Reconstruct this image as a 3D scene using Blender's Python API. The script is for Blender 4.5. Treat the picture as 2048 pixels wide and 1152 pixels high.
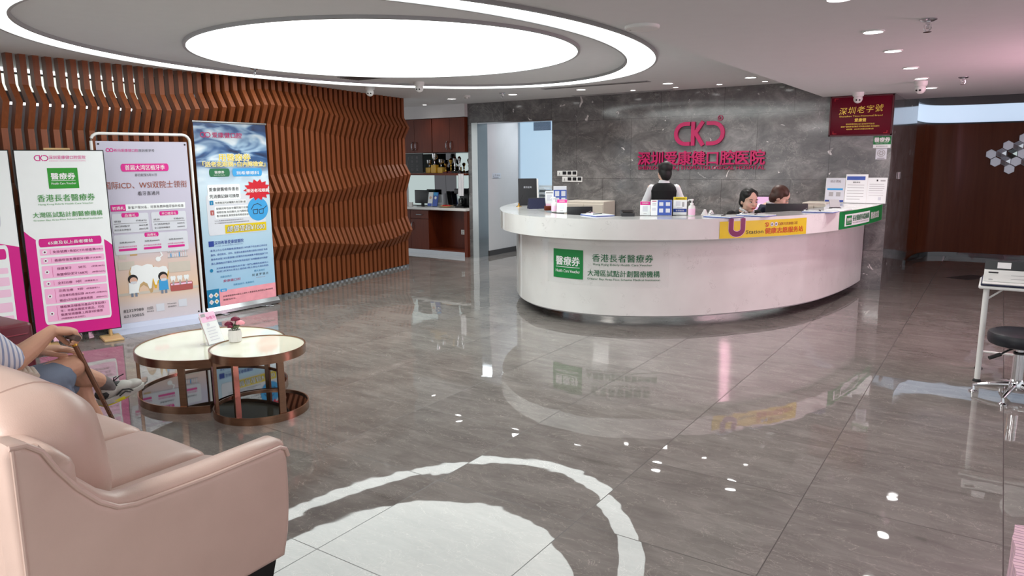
import bpy, bmesh, math, random
from mathutils import Vector, Matrix
from mathutils.bvhtree import BVHTree

for o in list(bpy.data.objects):
    bpy.data.objects.remove(o)
SC = bpy.context.scene
COL = SC.collection
R = math.radians
random.seed(7)

# ---------------------------------------------------------------- camera
# floor z=0, X runs along the dark marble wall, Y runs towards it; the phone is held at 1.6 m
YAW, PITCH, ROLL, FPX = 0.594, 0.1727, 0.0085, 1438.4
cam_data = bpy.data.cameras.new('camera')
cam_data.sensor_width = 36.0
cam_data.lens = 36.0 * FPX / 2048.0
cam_data.clip_start = 0.05
cam = bpy.data.objects.new('camera', cam_data)
COL.objects.link(cam)
rot = (Matrix.Rotation(YAW, 3, 'Z') @ Matrix.Rotation(math.pi / 2 - PITCH, 3, 'X') @ Matrix.Rotation(-ROLL, 3, 'Z'))
cam.matrix_world = Matrix.Translation((0, 0, 1.6)) @ rot.to_4x4()
SC.camera = cam

# ---------------------------------------------------------------- world, exposure, large lights
SC.view_settings.view_transform = 'Standard'
SC.view_settings.look = 'None'
SC.view_settings.gamma = 1.0
SC.view_settings.use_curve_mapping = False
SC.view_settings.exposure = 0.72
W = bpy.data.worlds.new('hall_beyond')
SC.world = W
W.use_nodes = True
bg = W.node_tree.nodes['Background']
bg.inputs[0].default_value = (0.92, 0.97, 1.0, 1)
bg.inputs[1].default_value = 0.60
SC.cycles.max_bounces = 8
SC.cycles.diffuse_bounces = 4
SC.cycles.glossy_bounces = 4
SC.cycles.transmission_bounces = 6
SC.cycles.sample_clamp_indirect = 6.0
SC.cycles.caustics_reflective = False
SC.cycles.caustics_refractive = False


def light(name, kind, loc, energy, color=(1, 1, 1), aim=None, **kw):
    d = bpy.data.lights.new(name, kind)
    d.energy = energy
    d.color = color
    for k, v in kw.items():
        setattr(d, k, v)
    o = bpy.data.objects.new(name, d)
    COL.objects.link(o)
    o.location = loc
    if aim is not None:
        o.rotation_euler = (Vector(aim) - Vector(loc)).to_track_quat('-Z', 'Y').to_euler()
    return o


# unseen fill lights added behind the camera; unseen pink lights off to the right
light('rear_fill_light', 'AREA', (-3.2, -1.6, 2.5), 165, (1, 0.98, 0.95), (-3.2, -1.6, 0), shape='RECTANGLE', size=3.0, size_y=1.5)
light('rear_fill_light', 'AREA', (1.2, 0.5, 2.3), 35, (1, 0.97, 0.95), (1.2, 0.5, 0), shape='RECTANGLE', size=1.5, size_y=3.0)
light('pink_side_light', 'AREA', (3.6, 7.6, 1.7), 8, (1, 0.55, 0.68), (-1.5, 6.8, 1.5), shape='RECTANGLE', size=1.6, size_y=1.6)  # stands for an unseen pink source, inferred from the tint on the counter
light('pink_ceiling_tint', 'AREA', (1.9, 6.9, 1.75), 42, (1, 0.50, 0.64), (0.9, 6.9, 2.37), shape='RECTANGLE', size=0.3, size_y=1.6)  # aimed upwards, added to tint the lower ceiling pink; no fixture modelled


light('passage_fill', 'AREA', (-6.4, 11.0, 2.5), 12, (0.85, 0.93, 1.0), (-6.7, 11.0, 0), shape='RECTANGLE', size=0.6, size_y=0.6)  # unseen light added to brighten the passage


# ---------------------------------------------------------------- materials
def lin(c):
    if isinstance(c, str):
        c = tuple(int(c[i:i + 2], 16) for i in (0, 2, 4))
    out = []
    for v in c:
        v /= 255.0
        out.append(v / 12.92 if v <= 0.04045 else ((v + 0.055) / 1.055) ** 2.4)
    return (out[0], out[1], out[2], 1.0)


class NT:
    """small node-tree helper"""

    def __init__(self, name):
        self.m = bpy.data.materials.new(name)
        self.m.use_nodes = True
        self.t = self.m.node_tree
        self.n = self.t.nodes
        self.bsdf = self.n['Principled BSDF']

    def node(self, typ, **kw):
        nd = self.n.new(typ)
        for k, v in kw.items():
            setattr(nd, k, v)
        return nd

    def put(self, nd, key, val):
        s = nd.inputs[key]
        if isinstance(val, bpy.types.NodeSocket):
            self.t.links.new(val, s)
        elif val is not None:
            s.default_value = val

    def coords(self, scale=(1, 1, 1), rotz=0.0, loc=(0, 0, 0), rot=None):
        tc = self.node('ShaderNodeTexCoord')
        mp = self.node('ShaderNodeMapping')
        self.put(mp, 'Vector', tc.outputs['Object'])
        mp.inputs['Scale'].default_value = scale
        mp.inputs['Rotation'].default_value = rot if rot else (0, 0, rotz)
        mp.inputs['Location'].default_value = loc
        return mp.outputs[0]

    def noise(self, vec, scale=5, detail=4, rough=0.5, dist=0.0):
        nd = self.node('ShaderNodeTexNoise')
        self.put(nd, 'Vector', vec)
        nd.inputs['Scale'].default_value = scale
        nd.inputs['Detail'].default_value = detail
        nd.inputs['Roughness'].default_value = rough
        nd.inputs['Distortion'].default_value = dist
        return nd.outputs[0]

    def ramp(self, fac, stops, interp='LINEAR'):
        nd = self.node('ShaderNodeValToRGB')
        self.put(nd, 'Fac', fac)
        cr = nd.color_ramp
        cr.interpolation = interp
        while len(cr.elements) < len(stops):
            cr.elements.new(0.5)
        for e, (p, c) in zip(cr.elements, stops):
            e.position = p
            e.color = c if len(c) == 4 else (c[0], c[1], c[2], 1)
        return nd.outputs[0]

    def mix(self, fac, a, b, mode='MIX'):
        nd = self.node('ShaderNodeMix', data_type='RGBA', blend_type=mode)
        self.put(nd, 0, fac)
        self.put(nd, 6, a)
        self.put(nd, 7, b)
        return nd.outputs[2]

    def math(self, op, a, b=None, c=None):
        nd = self.node('ShaderNodeMath', operation=op)
        self.put(nd, 0, a)
        if b is not None:
            self.put(nd, 1, b)
        if c is not None:
            self.put(nd, 2, c)
        return nd.outputs[0]

    def bump(self, h, strength=0.1, dist=0.01):
        nd = self.node('ShaderNodeBump')
        nd.inputs['Strength'].default_value = strength
        nd.inputs['Distance'].default_value = dist
        self.put(nd, 'Height', h)
        self.put(self.bsdf, 'Normal', nd.outputs[0])

    def done(self, color=None, rough=None, metal=None, spec=None, coat=None, ior=None):
        b = self.bsdf
        if color is not None:
            self.put(b, 'Base Color', color)
        if rough is not None:
            self.put(b, 'Roughness', rough)
        if metal is not None:
            self.put(b, 'Metallic', metal)
        if spec is not None:
            self.put(b, 'Specular IOR Level', spec)
        if coat is not None:
            self.put(b, 'Coat Weight', coat)
            b.inputs['Coat Roughness'].default_value = 0.04
        if ior is not None:
            self.put(b, 'IOR', ior)
        return self.m


MATS = {}


def mat(name, c, rough=0.5, metal=0.0, var=0.04, spec=None, coat=None):
    """plain coloured surface with a little procedural variation"""
    if name in MATS:
        return MATS[name]
    t = NT(name)
    col = lin(c)
    if var:
        n = t.noise(t.coords(), 9, 3)
        lo = tuple(max(0, v * (1 - var)) for v in col[:3]) + (1,)
        hi = tuple(min(1, v * (1 + var)) for v in col[:3]) + (1,)
        cc = t.ramp(n, [(0.3, lo), (0.7, hi)])
    else:
        cc = col
    MATS[name] = t.done(cc, rough, metal, spec, coat)
    return MATS[name]


def emit(name, rgb, strength, noise=0.0, scale=1.0):
    if name in MATS:
        return MATS[name]
    t = NT(name)
    t.put(t.bsdf, 'Base Color', (0.8, 0.8, 0.8, 1))
    c = (rgb[0], rgb[1], rgb[2], 1)
    if noise:
        n = t.noise(t.coords((1, 1, 1)), scale, 2)
        lo = tuple(v * (1 - noise) for v in rgb) + (1,)
        cc = t.ramp(n, [(0.35, lo), (0.65, c)])
        t.put(t.bsdf, 'Emission Color', cc)
    else:
        t.put(t.bsdf, 'Emission Color', c)
    t.bsdf.inputs['Emission Strength'].default_value = strength
    t.bsdf.inputs['Roughness'].default_value = 0.4
    MATS[name] = t.m
    return t.m


def m_floor():
    t = NT('polished_floor_tiles')
    base = t.coords(loc=(2.258, -2.656, 0))
    br = t.node('ShaderNodeTexBrick', offset=0.0, squash=1.0)
    t.put(br, 'Vector', base)
    br.inputs['Scale'].default_value = 1.0
    br.inputs['Mortar Size'].default_value = 0.0022
    br.inputs['Mortar Smooth'].default_value = 0.0
    br.inputs['Brick Width'].default_value = 0.8
    br.inputs['Row Height'].default_value = 0.8
    # every tile takes its veins from another part of the slab
    sp = t.node('ShaderNodeVectorMath', operation='DIVIDE')
    t.put(sp, 0, base)
    sp.inputs[1].default_value = (0.8, 0.8, 1)
    fl = t.node('ShaderNodeVectorMath', operation='FLOOR')
    t.put(fl, 0, sp.outputs[0])
    wn = t.node('ShaderNodeTexWhiteNoise', noise_dimensions='3D')
    t.put(wn, 'Vector', fl.outputs[0])
    off = t.node('ShaderNodeVectorMath', operation='SCALE')
    t.put(off, 0, wn.outputs['Color'])
    off.inputs['Scale'].default_value = 3.0
    ad = t.node('ShaderNodeVectorMath', operation='ADD')
    t.put(ad, 0, base)
    t.put(ad, 1, off.outputs[0])
    mp = t.node('ShaderNodeMapping')
    t.put(mp, 'Vector', ad.outputs[0])
    mp.inputs['Rotation'].default_value = (0, 0, R(2))
    mp.inputs['Scale'].default_value = (1.0, 3.6, 1)
    st = t.noise(mp.outputs[0], 3.2, 8, 0.66, 0.6)
    c1 = t.ramp(st, [(0.25, lin((96, 91, 88))), (0.5, lin((126, 121, 117))), (0.75, lin((154, 149, 145)))])
    cl = t.noise(ad.outputs[0], 2.2, 3, 0.5)
    c2 = t.mix(0.45, c1, t.ramp(cl, [(0.3, lin((102, 96, 93))), (0.7, lin((142, 136, 131)))]))
    mp2 = t.node('ShaderNodeMapping')
    t.put(mp2, 'Vector', ad.outputs[0])
    mp2.inputs['Rotation'].default_value = (0, 0, R(38))
    mp2.inputs['Scale'].default_value = (1.0, 2.6, 1)
    vn = t.noise(mp2.outputs[0], 2.3, 5, 0.6, 1.4)
    vd = t.math('ABSOLUTE', t.math('SUBTRACT', vn, 0.5))
    vm = t.ramp(vd, [(0.0, (0.42, 0.42, 0.42)), (0.005, (0, 0, 0))])
    c3 = t.mix(vm, c2, lin((196, 188, 180)))
    vn2 = t.noise(ad.outputs[0], 9, 4, 0.6, 1.0)
    vd2 = t.math('ABSOLUTE', t.math('SUBTRACT', vn2, 0.5))
    vm2 = t.ramp(vd2, [(0.0, (0.11, 0.11, 0.11)), (0.02, (0, 0, 0))])
    c4 = t.mix(vm2, c3, lin((184, 176, 168)))
    cf = t.mix(br.outputs['Fac'], c4, lin((62, 55, 52)))
    wav = t.noise(t.coords(), 3.4, 2, 0.5)
    bp = t.node('ShaderNodeBump')
    bp.inputs['Strength'].default_value = 0.018
    bp.inputs['Distance'].default_value = 0.05
    t.put(bp, 'Height', wav)
    # each tile lies a hair out of level
    tl = t.node('ShaderNodeVectorMath', operation='SUBTRACT')
    t.put(tl, 0, wn.outputs['Color'])
    tl.inputs[1].default_value = (0.5, 0.5, 0.5)
    ts = t.node('ShaderNodeVectorMath', operation='MULTIPLY')
    t.put(ts, 0, tl.outputs[0])
    ts.inputs[1].default_value = (0.010, 0.010, 0.0)
    na = t.node('ShaderNodeVectorMath', operation='ADD')
    t.put(na, 0, bp.outputs[0])
    t.put(na, 1, ts.outputs[0])
    nn = t.node('ShaderNodeVectorMath', operation='NORMALIZE')
    t.put(nn, 0, na.outputs[0])
    t.put(t.bsdf, 'Normal', nn.outputs[0])
    rg = t.math('MULTIPLY_ADD', br.outputs['Fac'], 0.4, 0.022)
    return t.done(cf, rg, spec=0.68, ior=1.55)


def m_marble():
    t = NT('dark_grey_marble')
    co = t.coords()
    sx = t.node('ShaderNodeSeparateXYZ')
    t.put(sx, 0, co)
    along = t.math('ADD', sx.outputs[0], sx.outputs[1])
    cb = t.node('ShaderNodeCombineXYZ')
    t.put(cb, 0, along)
    t.put(cb, 1, sx.outputs[2])
    br = t.node('ShaderNodeTexBrick', offset=0.5)
    mpb = t.node('ShaderNodeMapping')
    t.put(mpb, 'Vector', cb.outputs[0])
    mpb.inputs['Location'].default_value = (0.1, -0.49, 0)
    t.put(br, 'Vector', mpb.outputs[0])
    br.inputs['Scale'].default_value = 1.0
    br.inputs['Mortar Size'].default_value = 0.0018
    br.inputs['Mortar Smooth'].default_value = 0.0
    br.inputs['Brick Width'].default_value = 0.9
    br.inputs['Row Height'].default_value = 0.86
    br.inputs['Color1'].default_value = (0.42, 0.42, 0.42, 1)
    br.inputs['Color2'].default_value = (0.58, 0.58, 0.58, 1)
    n1 = t.noise(t.coords((1, 1, 1.5), rot=(0, 0.7, 0)), 2.8, 10, 0.74, 0.5)
    c1 = t.ramp(n1, [(0.28, lin((78, 78, 79))), (0.5, lin((110, 109, 109))), (0.72, lin((148, 146, 145)))])
    c1 = t.mix(0.25, c1, br.outputs['Color'], 'OVERLAY')
    n2 = t.noise(t.coords((1, 1, 1.9), rot=(0, 0.7, 0)), 1.5, 7, 0.66, 0.7)
    vd = t.math('ABSOLUTE', t.math('SUBTRACT', n2, 0.5))
    vm = t.ramp(vd, [(0.0, (0.45, 0.45, 0.45)), (0.007, (0, 0, 0))])
    c2 = t.mix(vm, c1, lin((176, 172, 168)))
    n3 = t.noise(co, 3.4, 5, 0.5, 2.2)
    sm = t.ramp(n3, [(0.675, (0, 0, 0)), (0.70, (0.85, 0.85, 0.85))])
    c3 = t.mix(sm, c2, lin((226, 222, 220)))
    cf = t.mix(br.outputs['Fac'], c3, lin((52, 49, 48)))
    return t.done(cf, 0.09, spec=0.6)


def m_quartz():
    t = NT('white_quartz')
    co = t.coords()
    n1 = t.noise(co, 2.0, 3)
    c1 = t.ramp(n1, [(0.3, lin((218, 216, 214))), (0.7, lin((232, 231, 229)))])
    n2 = t.noise(co, 7.5, 4, 0.6, 1.8)
    vd = t.math('ABSOLUTE', t.math('SUBTRACT', n2, 0.5))
    vl = t.ramp(vd, [(0.0, (1, 1, 1)), (0.014, (0, 0, 0))])
    n3 = t.noise(co, 7.0, 2)
    gate = t.ramp(n3, [(0.57, (0, 0, 0)), (0.64, (0.42, 0.42, 0.42))])
    c2 = t.mix(t.math('MULTIPLY', vl, gate), c1, lin((150, 146, 142)))
    return t.done(c2, 0.10, spec=0.55)


def m_wood(name, a, b, rough=0.35, grain=(1, 1, 0.06), scale=34, coat=0.0, spec=0.28):
    t = NT(name)
    n1 = t.noise(t.coords(grain), scale, 5, 0.6, 0.4)
    c1 = t.ramp(n1, [(0.25, lin(a)), (0.75, lin(b))])
    n2 = t.noise(t.coords((1, 1, 0.3)), 3, 2)
    c2 = t.mix(0.25, c1, t.ramp(n2, [(0.3, lin(a)), (0.7, lin(b))]))
    t.bump(n1, 0.05, 0.002)
    return t.done(c2, rough, spec=spec, coat=coat)


def m_leather():
    t = NT('pale_pink_leather')
    n = t.noise(t.coords(), 3.5, 3)
    c = t.ramp(n, [(0.3, lin((200, 172, 160))), (0.7, lin((210, 182, 170)))])
    v = t.node('ShaderNodeTexVoronoi')
    v.inputs['Scale'].default_value = 260
    t.put(v, 'Vector', t.coords())
    wr = t.noise(t.coords((1, 1, 1)), 5, 3, 0.5, 0.5)
    h = t.math('ADD', t.math('MULTIPLY', v.outputs['Distance'], 0.10), wr)
    t.bump(h, 0.16, 0.012)
    return t.done(c, 0.36, spec=0.5)


def m_brushed(name, c, rough=0.28, axis=(1, 1, 40)):
    t = NT(name)
    n = t.noise(t.coords(axis), 6, 3)
    col = lin(c)
    cc = t.ramp(n, [(0.3, tuple(v * 0.85 for v in col[:3]) + (1,)), (0.7, tuple(min(1, v * 1.12) for v in col[:3]) + (1,))])
    return t.done(cc, rough, 1.0)


MATS['floor'] = m_floor()
MATS['marble'] = m_marble()
MATS['quartz'] = m_quartz()
MATS['slat'] = m_wood('brown_slat_wood', (112, 57, 29), (144, 80, 45), 0.42)
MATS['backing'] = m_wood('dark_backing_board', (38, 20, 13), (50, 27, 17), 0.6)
MATS['cherry'] = m_wood('red_brown_cabinet_wood', (84, 32, 16), (112, 48, 26), 0.28)
MATS['walnut'] = m_wood('dark_red_wood_panelling', (88, 40, 23), (114, 60, 37), 0.22, (1, 1, 0.05), 14, 0.0, 0.12)
MATS['leather'] = m_leather()
MATS['bronze'] = m_brushed('brushed_bronze', (160, 124, 102), 0.26)
MATS['steel'] = m_brushed('brushed_steel', (196, 194, 190), 0.22)
mat('ceiling_paint', (226, 228, 229), 0.85, var=0.01)
mat('wall_paint', (216, 214, 214), 0.8, var=0.01)
mat('white', (242, 242, 242), 0.45, var=0.01)
mat('print_white', (240, 245, 246), 0.4, var=0.01)
mat('black', (16, 16, 18), 0.4, var=0)
mat('ink', (44, 42, 46), 0.6, var=0)
mat('grey_ink', (120, 116, 120), 0.6, var=0)
mat('magenta', (214, 28, 140), 0.4, var=0.01)
mat('logo_pink', (176, 8, 84), 0.3, var=0.02)
mat('pale_pink', (246, 204, 230), 0.4, var=0.01)
mat('pink_row', (250, 186, 224), 0.4, var=0.01)
mat('green', (44, 150, 44), 0.4, var=0.01)
mat('deep_green', (14, 128, 60), 0.4, var=0.01)
mat('text_green', (34, 110, 70), 0.5, var=0)
mat('leaf_text', (70, 150, 70), 0.5, var=0)
mat('yellow', (222, 196, 10), 0.4, var=0.01)
mat('red', (204, 28, 44), 0.4, var=0.01)
mat('plum', (116, 0, 80), 0.4, var=0.01)
mat('brown_text', (150, 66, 30), 0.5, var=0)
mat('orange_red', (200, 64, 24), 0.5, var=0)
mat('blue', (30, 64, 150), 0.4, var=0.01)
mat('sky', (60, 160, 220), 0.4, var=0.01)
mat('sky_dark', (14, 128, 176), 0.4, var=0.01)
mat('card_blue', (64, 92, 176), 0.4, var=0.01)
mat('qr_blank', (214, 218, 226), 0.5, var=0.02)
mat('chrome', (225, 225, 228), 0.07, 1.0, var=0)
mat('satin_metal', (186, 188, 192), 0.25, 1.0, var=0.02)
mat('jamb_steel', (188, 190, 188), 0.14, 1.0, var=0.02)
mat('mirror', (190, 200, 196), 0.03, 1.0, var=0)
mat('dark_mirror', (92, 90, 92), 0.04, 1.0, var=0)
mat('black_glass', (10, 10, 11), 0.03, var=0, spec=0.8)
mat('cream_glass', (238, 238, 220), 0.05, var=0.01, spec=0.7)
mat('plastic_white', (232, 232, 230), 0.35, var=0.01)
mat('plastic_grey', (170, 170, 172), 0.4, var=0.02)
mat('plastic_dark', (34, 34, 38), 0.35, var=0.02)
mat('skin', (205, 158, 132), 0.5, var=0.06)
mat('skin_pale', (222, 180, 160), 0.5, var=0.04)
mat('hair_black', (20, 17, 17), 0.55, var=0.1)
mat('hair_brown', (74, 44, 34), 0.5, var=0.25)
mat('cloth_black', (13, 13, 17), 0.8, var=0.08)
mat('cloth_navy', (28, 32, 62), 0.8, var=0.08)
mat('cloth_white', (230, 230, 234), 0.8, var=0.03)
mat('shorts_blue', (116, 130, 150), 0.9, var=0.10)
mat('lip', (176, 88, 84), 0.5, var=0)
mat('gold', (222, 178, 84), 0.25, 1.0, var=0.02)
mat('trophy_gold', (224, 176, 40), 0.3, var=0.05)
mat('maroon', (92, 22, 36), 0.35, var=0.04)
mat('maroon_rib', (128, 52, 64), 0.3, var=0.04)
mat('plaque_red', (104, 8, 34), 0.3, var=0.04, spec=0.2)
mat('beige', (206, 198, 186), 0.5, var=0.02)
mat('wood_pale', (196, 164, 116), 0.5, var=0.08)
mat('petal_dark', (124, 18, 58), 0.6, var=0.2)
mat('petal_pink', (244, 164, 176), 0.6, var=0.08)
mat('leaf', (96, 110, 78), 0.6, var=0.2)
mat('cane_brown', (116, 84, 66), 0.3, 0.7, var=0.05)
mat('grip', (92, 76, 70), 0.5, var=0.05)
mat('shoe_grey', (176, 176, 170), 0.6, var=0.06)
mat('shoe_yellow', (214, 206, 30), 0.5, var=0.03)
mat('sock', (110, 104, 104), 0.85, var=0.1)
mat('rubber', (20, 20, 22), 0.6, var=0.03)
mat('seat_black', (22, 24, 32), 0.42, var=0.05)
mat('dark_trim', (62, 58, 58), 0.4, var=0.03)
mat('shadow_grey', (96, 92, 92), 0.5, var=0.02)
emit('disc_glow', (0.93, 1.0, 0.965), 2.65, 0.06, 0.7)
emit('ring_glow', (0.93, 1.0, 0.97), 2.4, 0.06, 1.2)
emit('lamp_glow', (1.0, 0.99, 0.97), 9.0)
emit('spot_glow', (1.0, 0.98, 0.94), 8.0)
emit('blue_glow', (0.45, 0.65, 0.83), 0.44, 0.05, 0.8)
emit('clerestory_glow', (0.50, 0.66, 0.86), 0.54, 0.05, 0.8)
emit('transom_glow', (0.80, 0.85, 0.74), 0.75)
emit('transom_bright', (1.0, 1.0, 1.0), 1.3)
emit('screen_pink', (0.55, 0.12, 0.50), 0.42)
emit('screen_white', (0.95, 0.85, 0.95), 1.0)
emit('display_glow', (0.75, 0.68, 0.72), 0.08)
mat('lilac_grey', (182, 188, 210), 0.4, var=0.01)


def glass(name, c, rough=0.02, alpha=0.25):
    t = NT(name)
    t.put(t.bsdf, 'Base Color', lin(c))
    t.put(t.bsdf, 'Alpha', alpha)
    t.put(t.bsdf, 'Roughness', rough)
    MATS[name] = t.m


glass('clear_film', (225, 228, 226), 0.05, 0.10)
glass('acrylic', (225, 232, 236), 0.03, 0.25)
glass('tinted_acrylic', (90, 110, 150), 0.05, 0.6)


# ---------------------------------------------------------------- geometry helpers
def sm(o, ang=35):
    me = o.data
    me.polygons.foreach_set('use_smooth', [True] * len(me.polygons))
    me.set_sharp_from_angle(angle=R(ang))
    return o


class MB:
    """collects shapes, then links them as ONE mesh object"""

    def __init__(self):
        self.v, self.f, self.fm, self.mats = [], [], [], []

    def mi(self, m):
        if m not in self.mats:
            self.mats.append(m)
        return self.mats.index(m)

    def add(self, vs, fs, m):
        k = len(self.v)
        i = self.mi(m)
        self.v += [tuple(p) for p in vs]
        for f in fs:
            self.f.append([a + k for a in f])
            self.fm.append(i)
        return self

    def box(self, x0, y0, z0, x1, y1, z1, m):
        vs = [(x, y, z) for z in (z0, z1) for y in (y0, y1) for x in (x0, x1)]
        return self.add(vs, [(0, 2, 3, 1), (4, 5, 7, 6), (0, 1, 5, 4), (2, 6, 7, 3), (0, 4, 6, 2), (1, 3, 7, 5)], m)

    def bm(self, b, m):
        b.verts.ensure_lookup_table()
        for i, v in enumerate(b.verts):
            v.index = i
        self.add([v.co.copy() for v in b.verts], [[v.index for v in f.verts] for f in b.faces], m)
        b.free()
        return self

    def rbox(self, x0, y0, z0, x1, y1, z1, m, r=0.01, seg=3, mx=None, only_z=False):
        b = bmesh.new()
        bmesh.ops.create_cube(b, size=1)
        for v in b.verts:
            v.co = ((x0 + x1) / 2 + v.co.x * (x1 - x0), (y0 + y1) / 2 + v.co.y * (y1 - y0), (z0 + z1) / 2 + v.co.z * (z1 - z0))
        ed = [e for e in b.edges if not only_z or abs(e.verts[0].co.z - e.verts[1].co.z) > 1e-6]
        bmesh.ops.bevel(b, geom=ed, offset=r, segments=seg, profile=0.5, affect='EDGES')
        if mx:
            b.transform(mx)
        return self.bm(b, m)

    def prism(self, poly, a0, a1, m, axis='z', bevel=0, seg=2):
        """outline poly extruded along an axis: z (x,y), y (x,z) or x (y,z)"""
        def P(p, a):
            return {'z': (p[0], p[1], a), 'y': (p[0], a, p[1]), 'x': (a, p[0], p[1])}[axis]
        b = bmesh.new()
        lo = [b.verts.new(P(p, a0)) for p in poly]
        hi = [b.verts.new(P(p, a1)) for p in poly]
        n = len(poly)
        caps = [b.faces.new(lo), b.faces.new(hi)]
        for i in range(n):
            b.faces.new((lo[i], lo[(i + 1) % n], hi[(i + 1) % n], hi[i]))
        bmesh.ops.recalc_face_normals(b, faces=b.faces)
        if bevel:
            ed = list({e for f in caps for e in f.edges})
            bmesh.ops.bevel(b, geom=ed, offset=bevel, segments=seg, profile=0.5, affect='EDGES')
        return self.bm(b, m)

    def lathe(self, prof, m, c=(0, 0, 0), n=32, caps=True):
        vs, fs = [], []
        for r, z in prof:
            for k in range(n):
                t = 2 * math.pi * k / n
                vs.append((c[0] + r * math.cos(t), c[1] + r * math.sin(t), c[2] + z))
        for j in range(len(prof) - 1):
            for k in range(n):
                a, b2 = j * n + k, j * n + (k + 1) % n
                fs.append((a, b2, b2 + n, a + n))
        if caps:
            if prof[0][0] > 1e-6:
                fs.append(tuple(range(n))[::-1])
            if prof[-1][0] > 1e-6:
                q = (len(prof) - 1) * n
                fs.append(tuple(range(q, q + n)))
        return self.add(vs, fs, m)

    def tube(self, pts, r, m, n=10, closed=False, flat=1.0, up=(0, 0, 1)):
        pts = [Vector(p) for p in pts]
        rs = r if isinstance(r, (list, tuple)) else [r] * len(pts)
        vs, fs = [], []
        N = len(pts)
        for i, p in enumerate(pts):
            if closed:
                d = pts[(i + 1) % N] - pts[i - 1]
            else:
                d = pts[min(i + 1, N - 1)] - pts[max(i - 1, 0)]
            d.normalize()
            u = Vector(up)
            if abs(d.dot(u)) > 0.97:
                u = Vector((1, 0, 0))
            s = d.cross(u).normalized()
            w = s.cross(d).normalized()
            for k in range(n):
                t = 2 * math.pi * k / n
                vs.append(p + s * (math.cos(t) * rs[i]) + w * (math.sin(t) * rs[i] * flat))
        for i in range(N if closed else N - 1):
            for k in range(n):
                a, b2 = i * n + k, i * n + (k + 1) % n
                c, d2 = ((i + 1) % N) * n + k, ((i + 1) % N) * n + (k + 1) % n
                fs.append((a, b2, d2, c))
        if not closed:
            fs.append(tuple(range(n))[::-1])
            fs.append(tuple(range((N - 1) * n, N * n)))
        return self.add(vs, fs, m)

    def ball(self, c, r, m, sub=2, rot=None):
        b = bmesh.new()
        bmesh.ops.create_icosphere(b, subdivisions=sub, radius=1)
        rr = r if isinstance(r, (list, tuple)) else (r, r, r)
        for v in b.verts:
            p = Vector((v.co.x * rr[0], v.co.y * rr[1], v.co.z * rr[2]))
            if rot:
                p = rot @ p
            v.co = p + Vector(c)
        return self.bm(b, m)

    def flat(self, poly, m, fr, l=0.0):
        """polygon in the (u,v) space of a frame, lifted l off the surface"""
        self.add([fr(u, v, l) for u, v in poly], [tuple(range(len(poly)))], m)
        return self

    def rect(self, u0, v0, u1, v1, m, fr, l=0.0, n=1):
        vs, fs = [], []
        for i in range(n + 1):
            u = u0 + (u1 - u0) * i / n
            vs += [fr(u, v0, l), fr(u, v1, l)]
        for i in range(n):
            fs.append((2 * i, 2 * i + 2, 2 * i + 3, 2 * i + 1))
        return self.add(vs, fs, m)

    def rrect(self, u0, v0, u1, v1, r, m, fr, l=0.0):
        r = min(r, (u1 - u0) / 2 - 1e-5, (v1 - v0) / 2 - 1e-5)
        p = []
        for cx, cy, a in ((u1 - r, v0 + r, -90), (u1 - r, v1 - r, 0), (u0 + r, v1 - r, 90), (u0 + r, v0 + r, 180)):
            for k in range(6):
                t = R(a + 18 * k)
                p.append((cx + r * math.cos(t), cy + r * math.sin(t)))
        return self.flat(p, m, fr, l)

    def disc(self, u, v, r, m, fr, l=0.0, n=24, ry=None):
        ry = ry or r
        return self.flat([(u + r * math.cos(2 * math.pi * k / n), v + ry * math.sin(2 * math.pi * k / n)) for k in range(n)], m, fr, l)

    def stroke(self, pts, w, m, fr, l=0.0, depth=0.0):
        """flat (or, with depth, solid) ribbon along a polyline in frame space"""
        P = [Vector(p) for p in pts]
        L, Rr = [], []
        for i, p in enumerate(P):
            d0 = (P[i] - P[i - 1]).normalized() if i else (P[1] - P[0]).normalized()
            d1 = (P[i + 1] - P[i]).normalized() if i < len(P) - 1 else d0
            n0, n1 = Vector((-d0.y, d0.x)), Vector((-d1.y, d1.x))
            nn = (n0 + n1).normalized()
            k = w / 2 / max(0.4, nn.dot(n0))
            L.append(p + nn * k)
            Rr.append(p - nn * k)
        for i in range(len(P) - 1):
            q = [Rr[i], Rr[i + 1], L[i + 1], L[i]]
            if depth:
                vs = [fr(a.x, a.y, l) for a in q] + [fr(a.x, a.y, l + depth) for a in q]
                self.add(vs, [(3, 2, 1, 0), (4, 5, 6, 7), (0, 1, 5, 4), (1, 2, 6, 5), (2, 3, 7, 6), (3, 0, 4, 7)], m)
            else:
                self.add([fr(a.x, a.y, l) for a in q], [(0, 1, 2, 3)], m)
        return self

    def text(self, s, u, v, size, m, fr, l=0.0015, align='c', bold=0.0, sx=1.0, depth=0.0, shear=0.0, width=None, res=2):
        vs, fs, x0, x1 = glyphs(s, depth / size if depth else 0.0, shear, res)
        if not vs:
            return self
        if width:
            sx = width / ((x1 - x0) * size)
        k = size * sx
        ox = {'c': -(x0 + x1) / 2 * k, 'l': -x0 * k, 'r': -x1 * k}[align]
        # heavier strokes: the same letters laid down again a hair to each side
        st = [(0, 0)] if bold <= 0 else [(-bold, 0), (bold, 0)] if bold < 0.013 else [(-bold, -bold * 0.7), (bold, -bold * 0.7), (-bold, bold * 0.7), (bold, bold * 0.7)]
        for i, (bx, by) in enumerate(st):
            self.add([fr(u + ox + (p[0] + bx) * k, v + (p[1] + by) * size, l + p[2] * size + i * 0.00012) for p in vs], fs, m)
        return self

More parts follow.
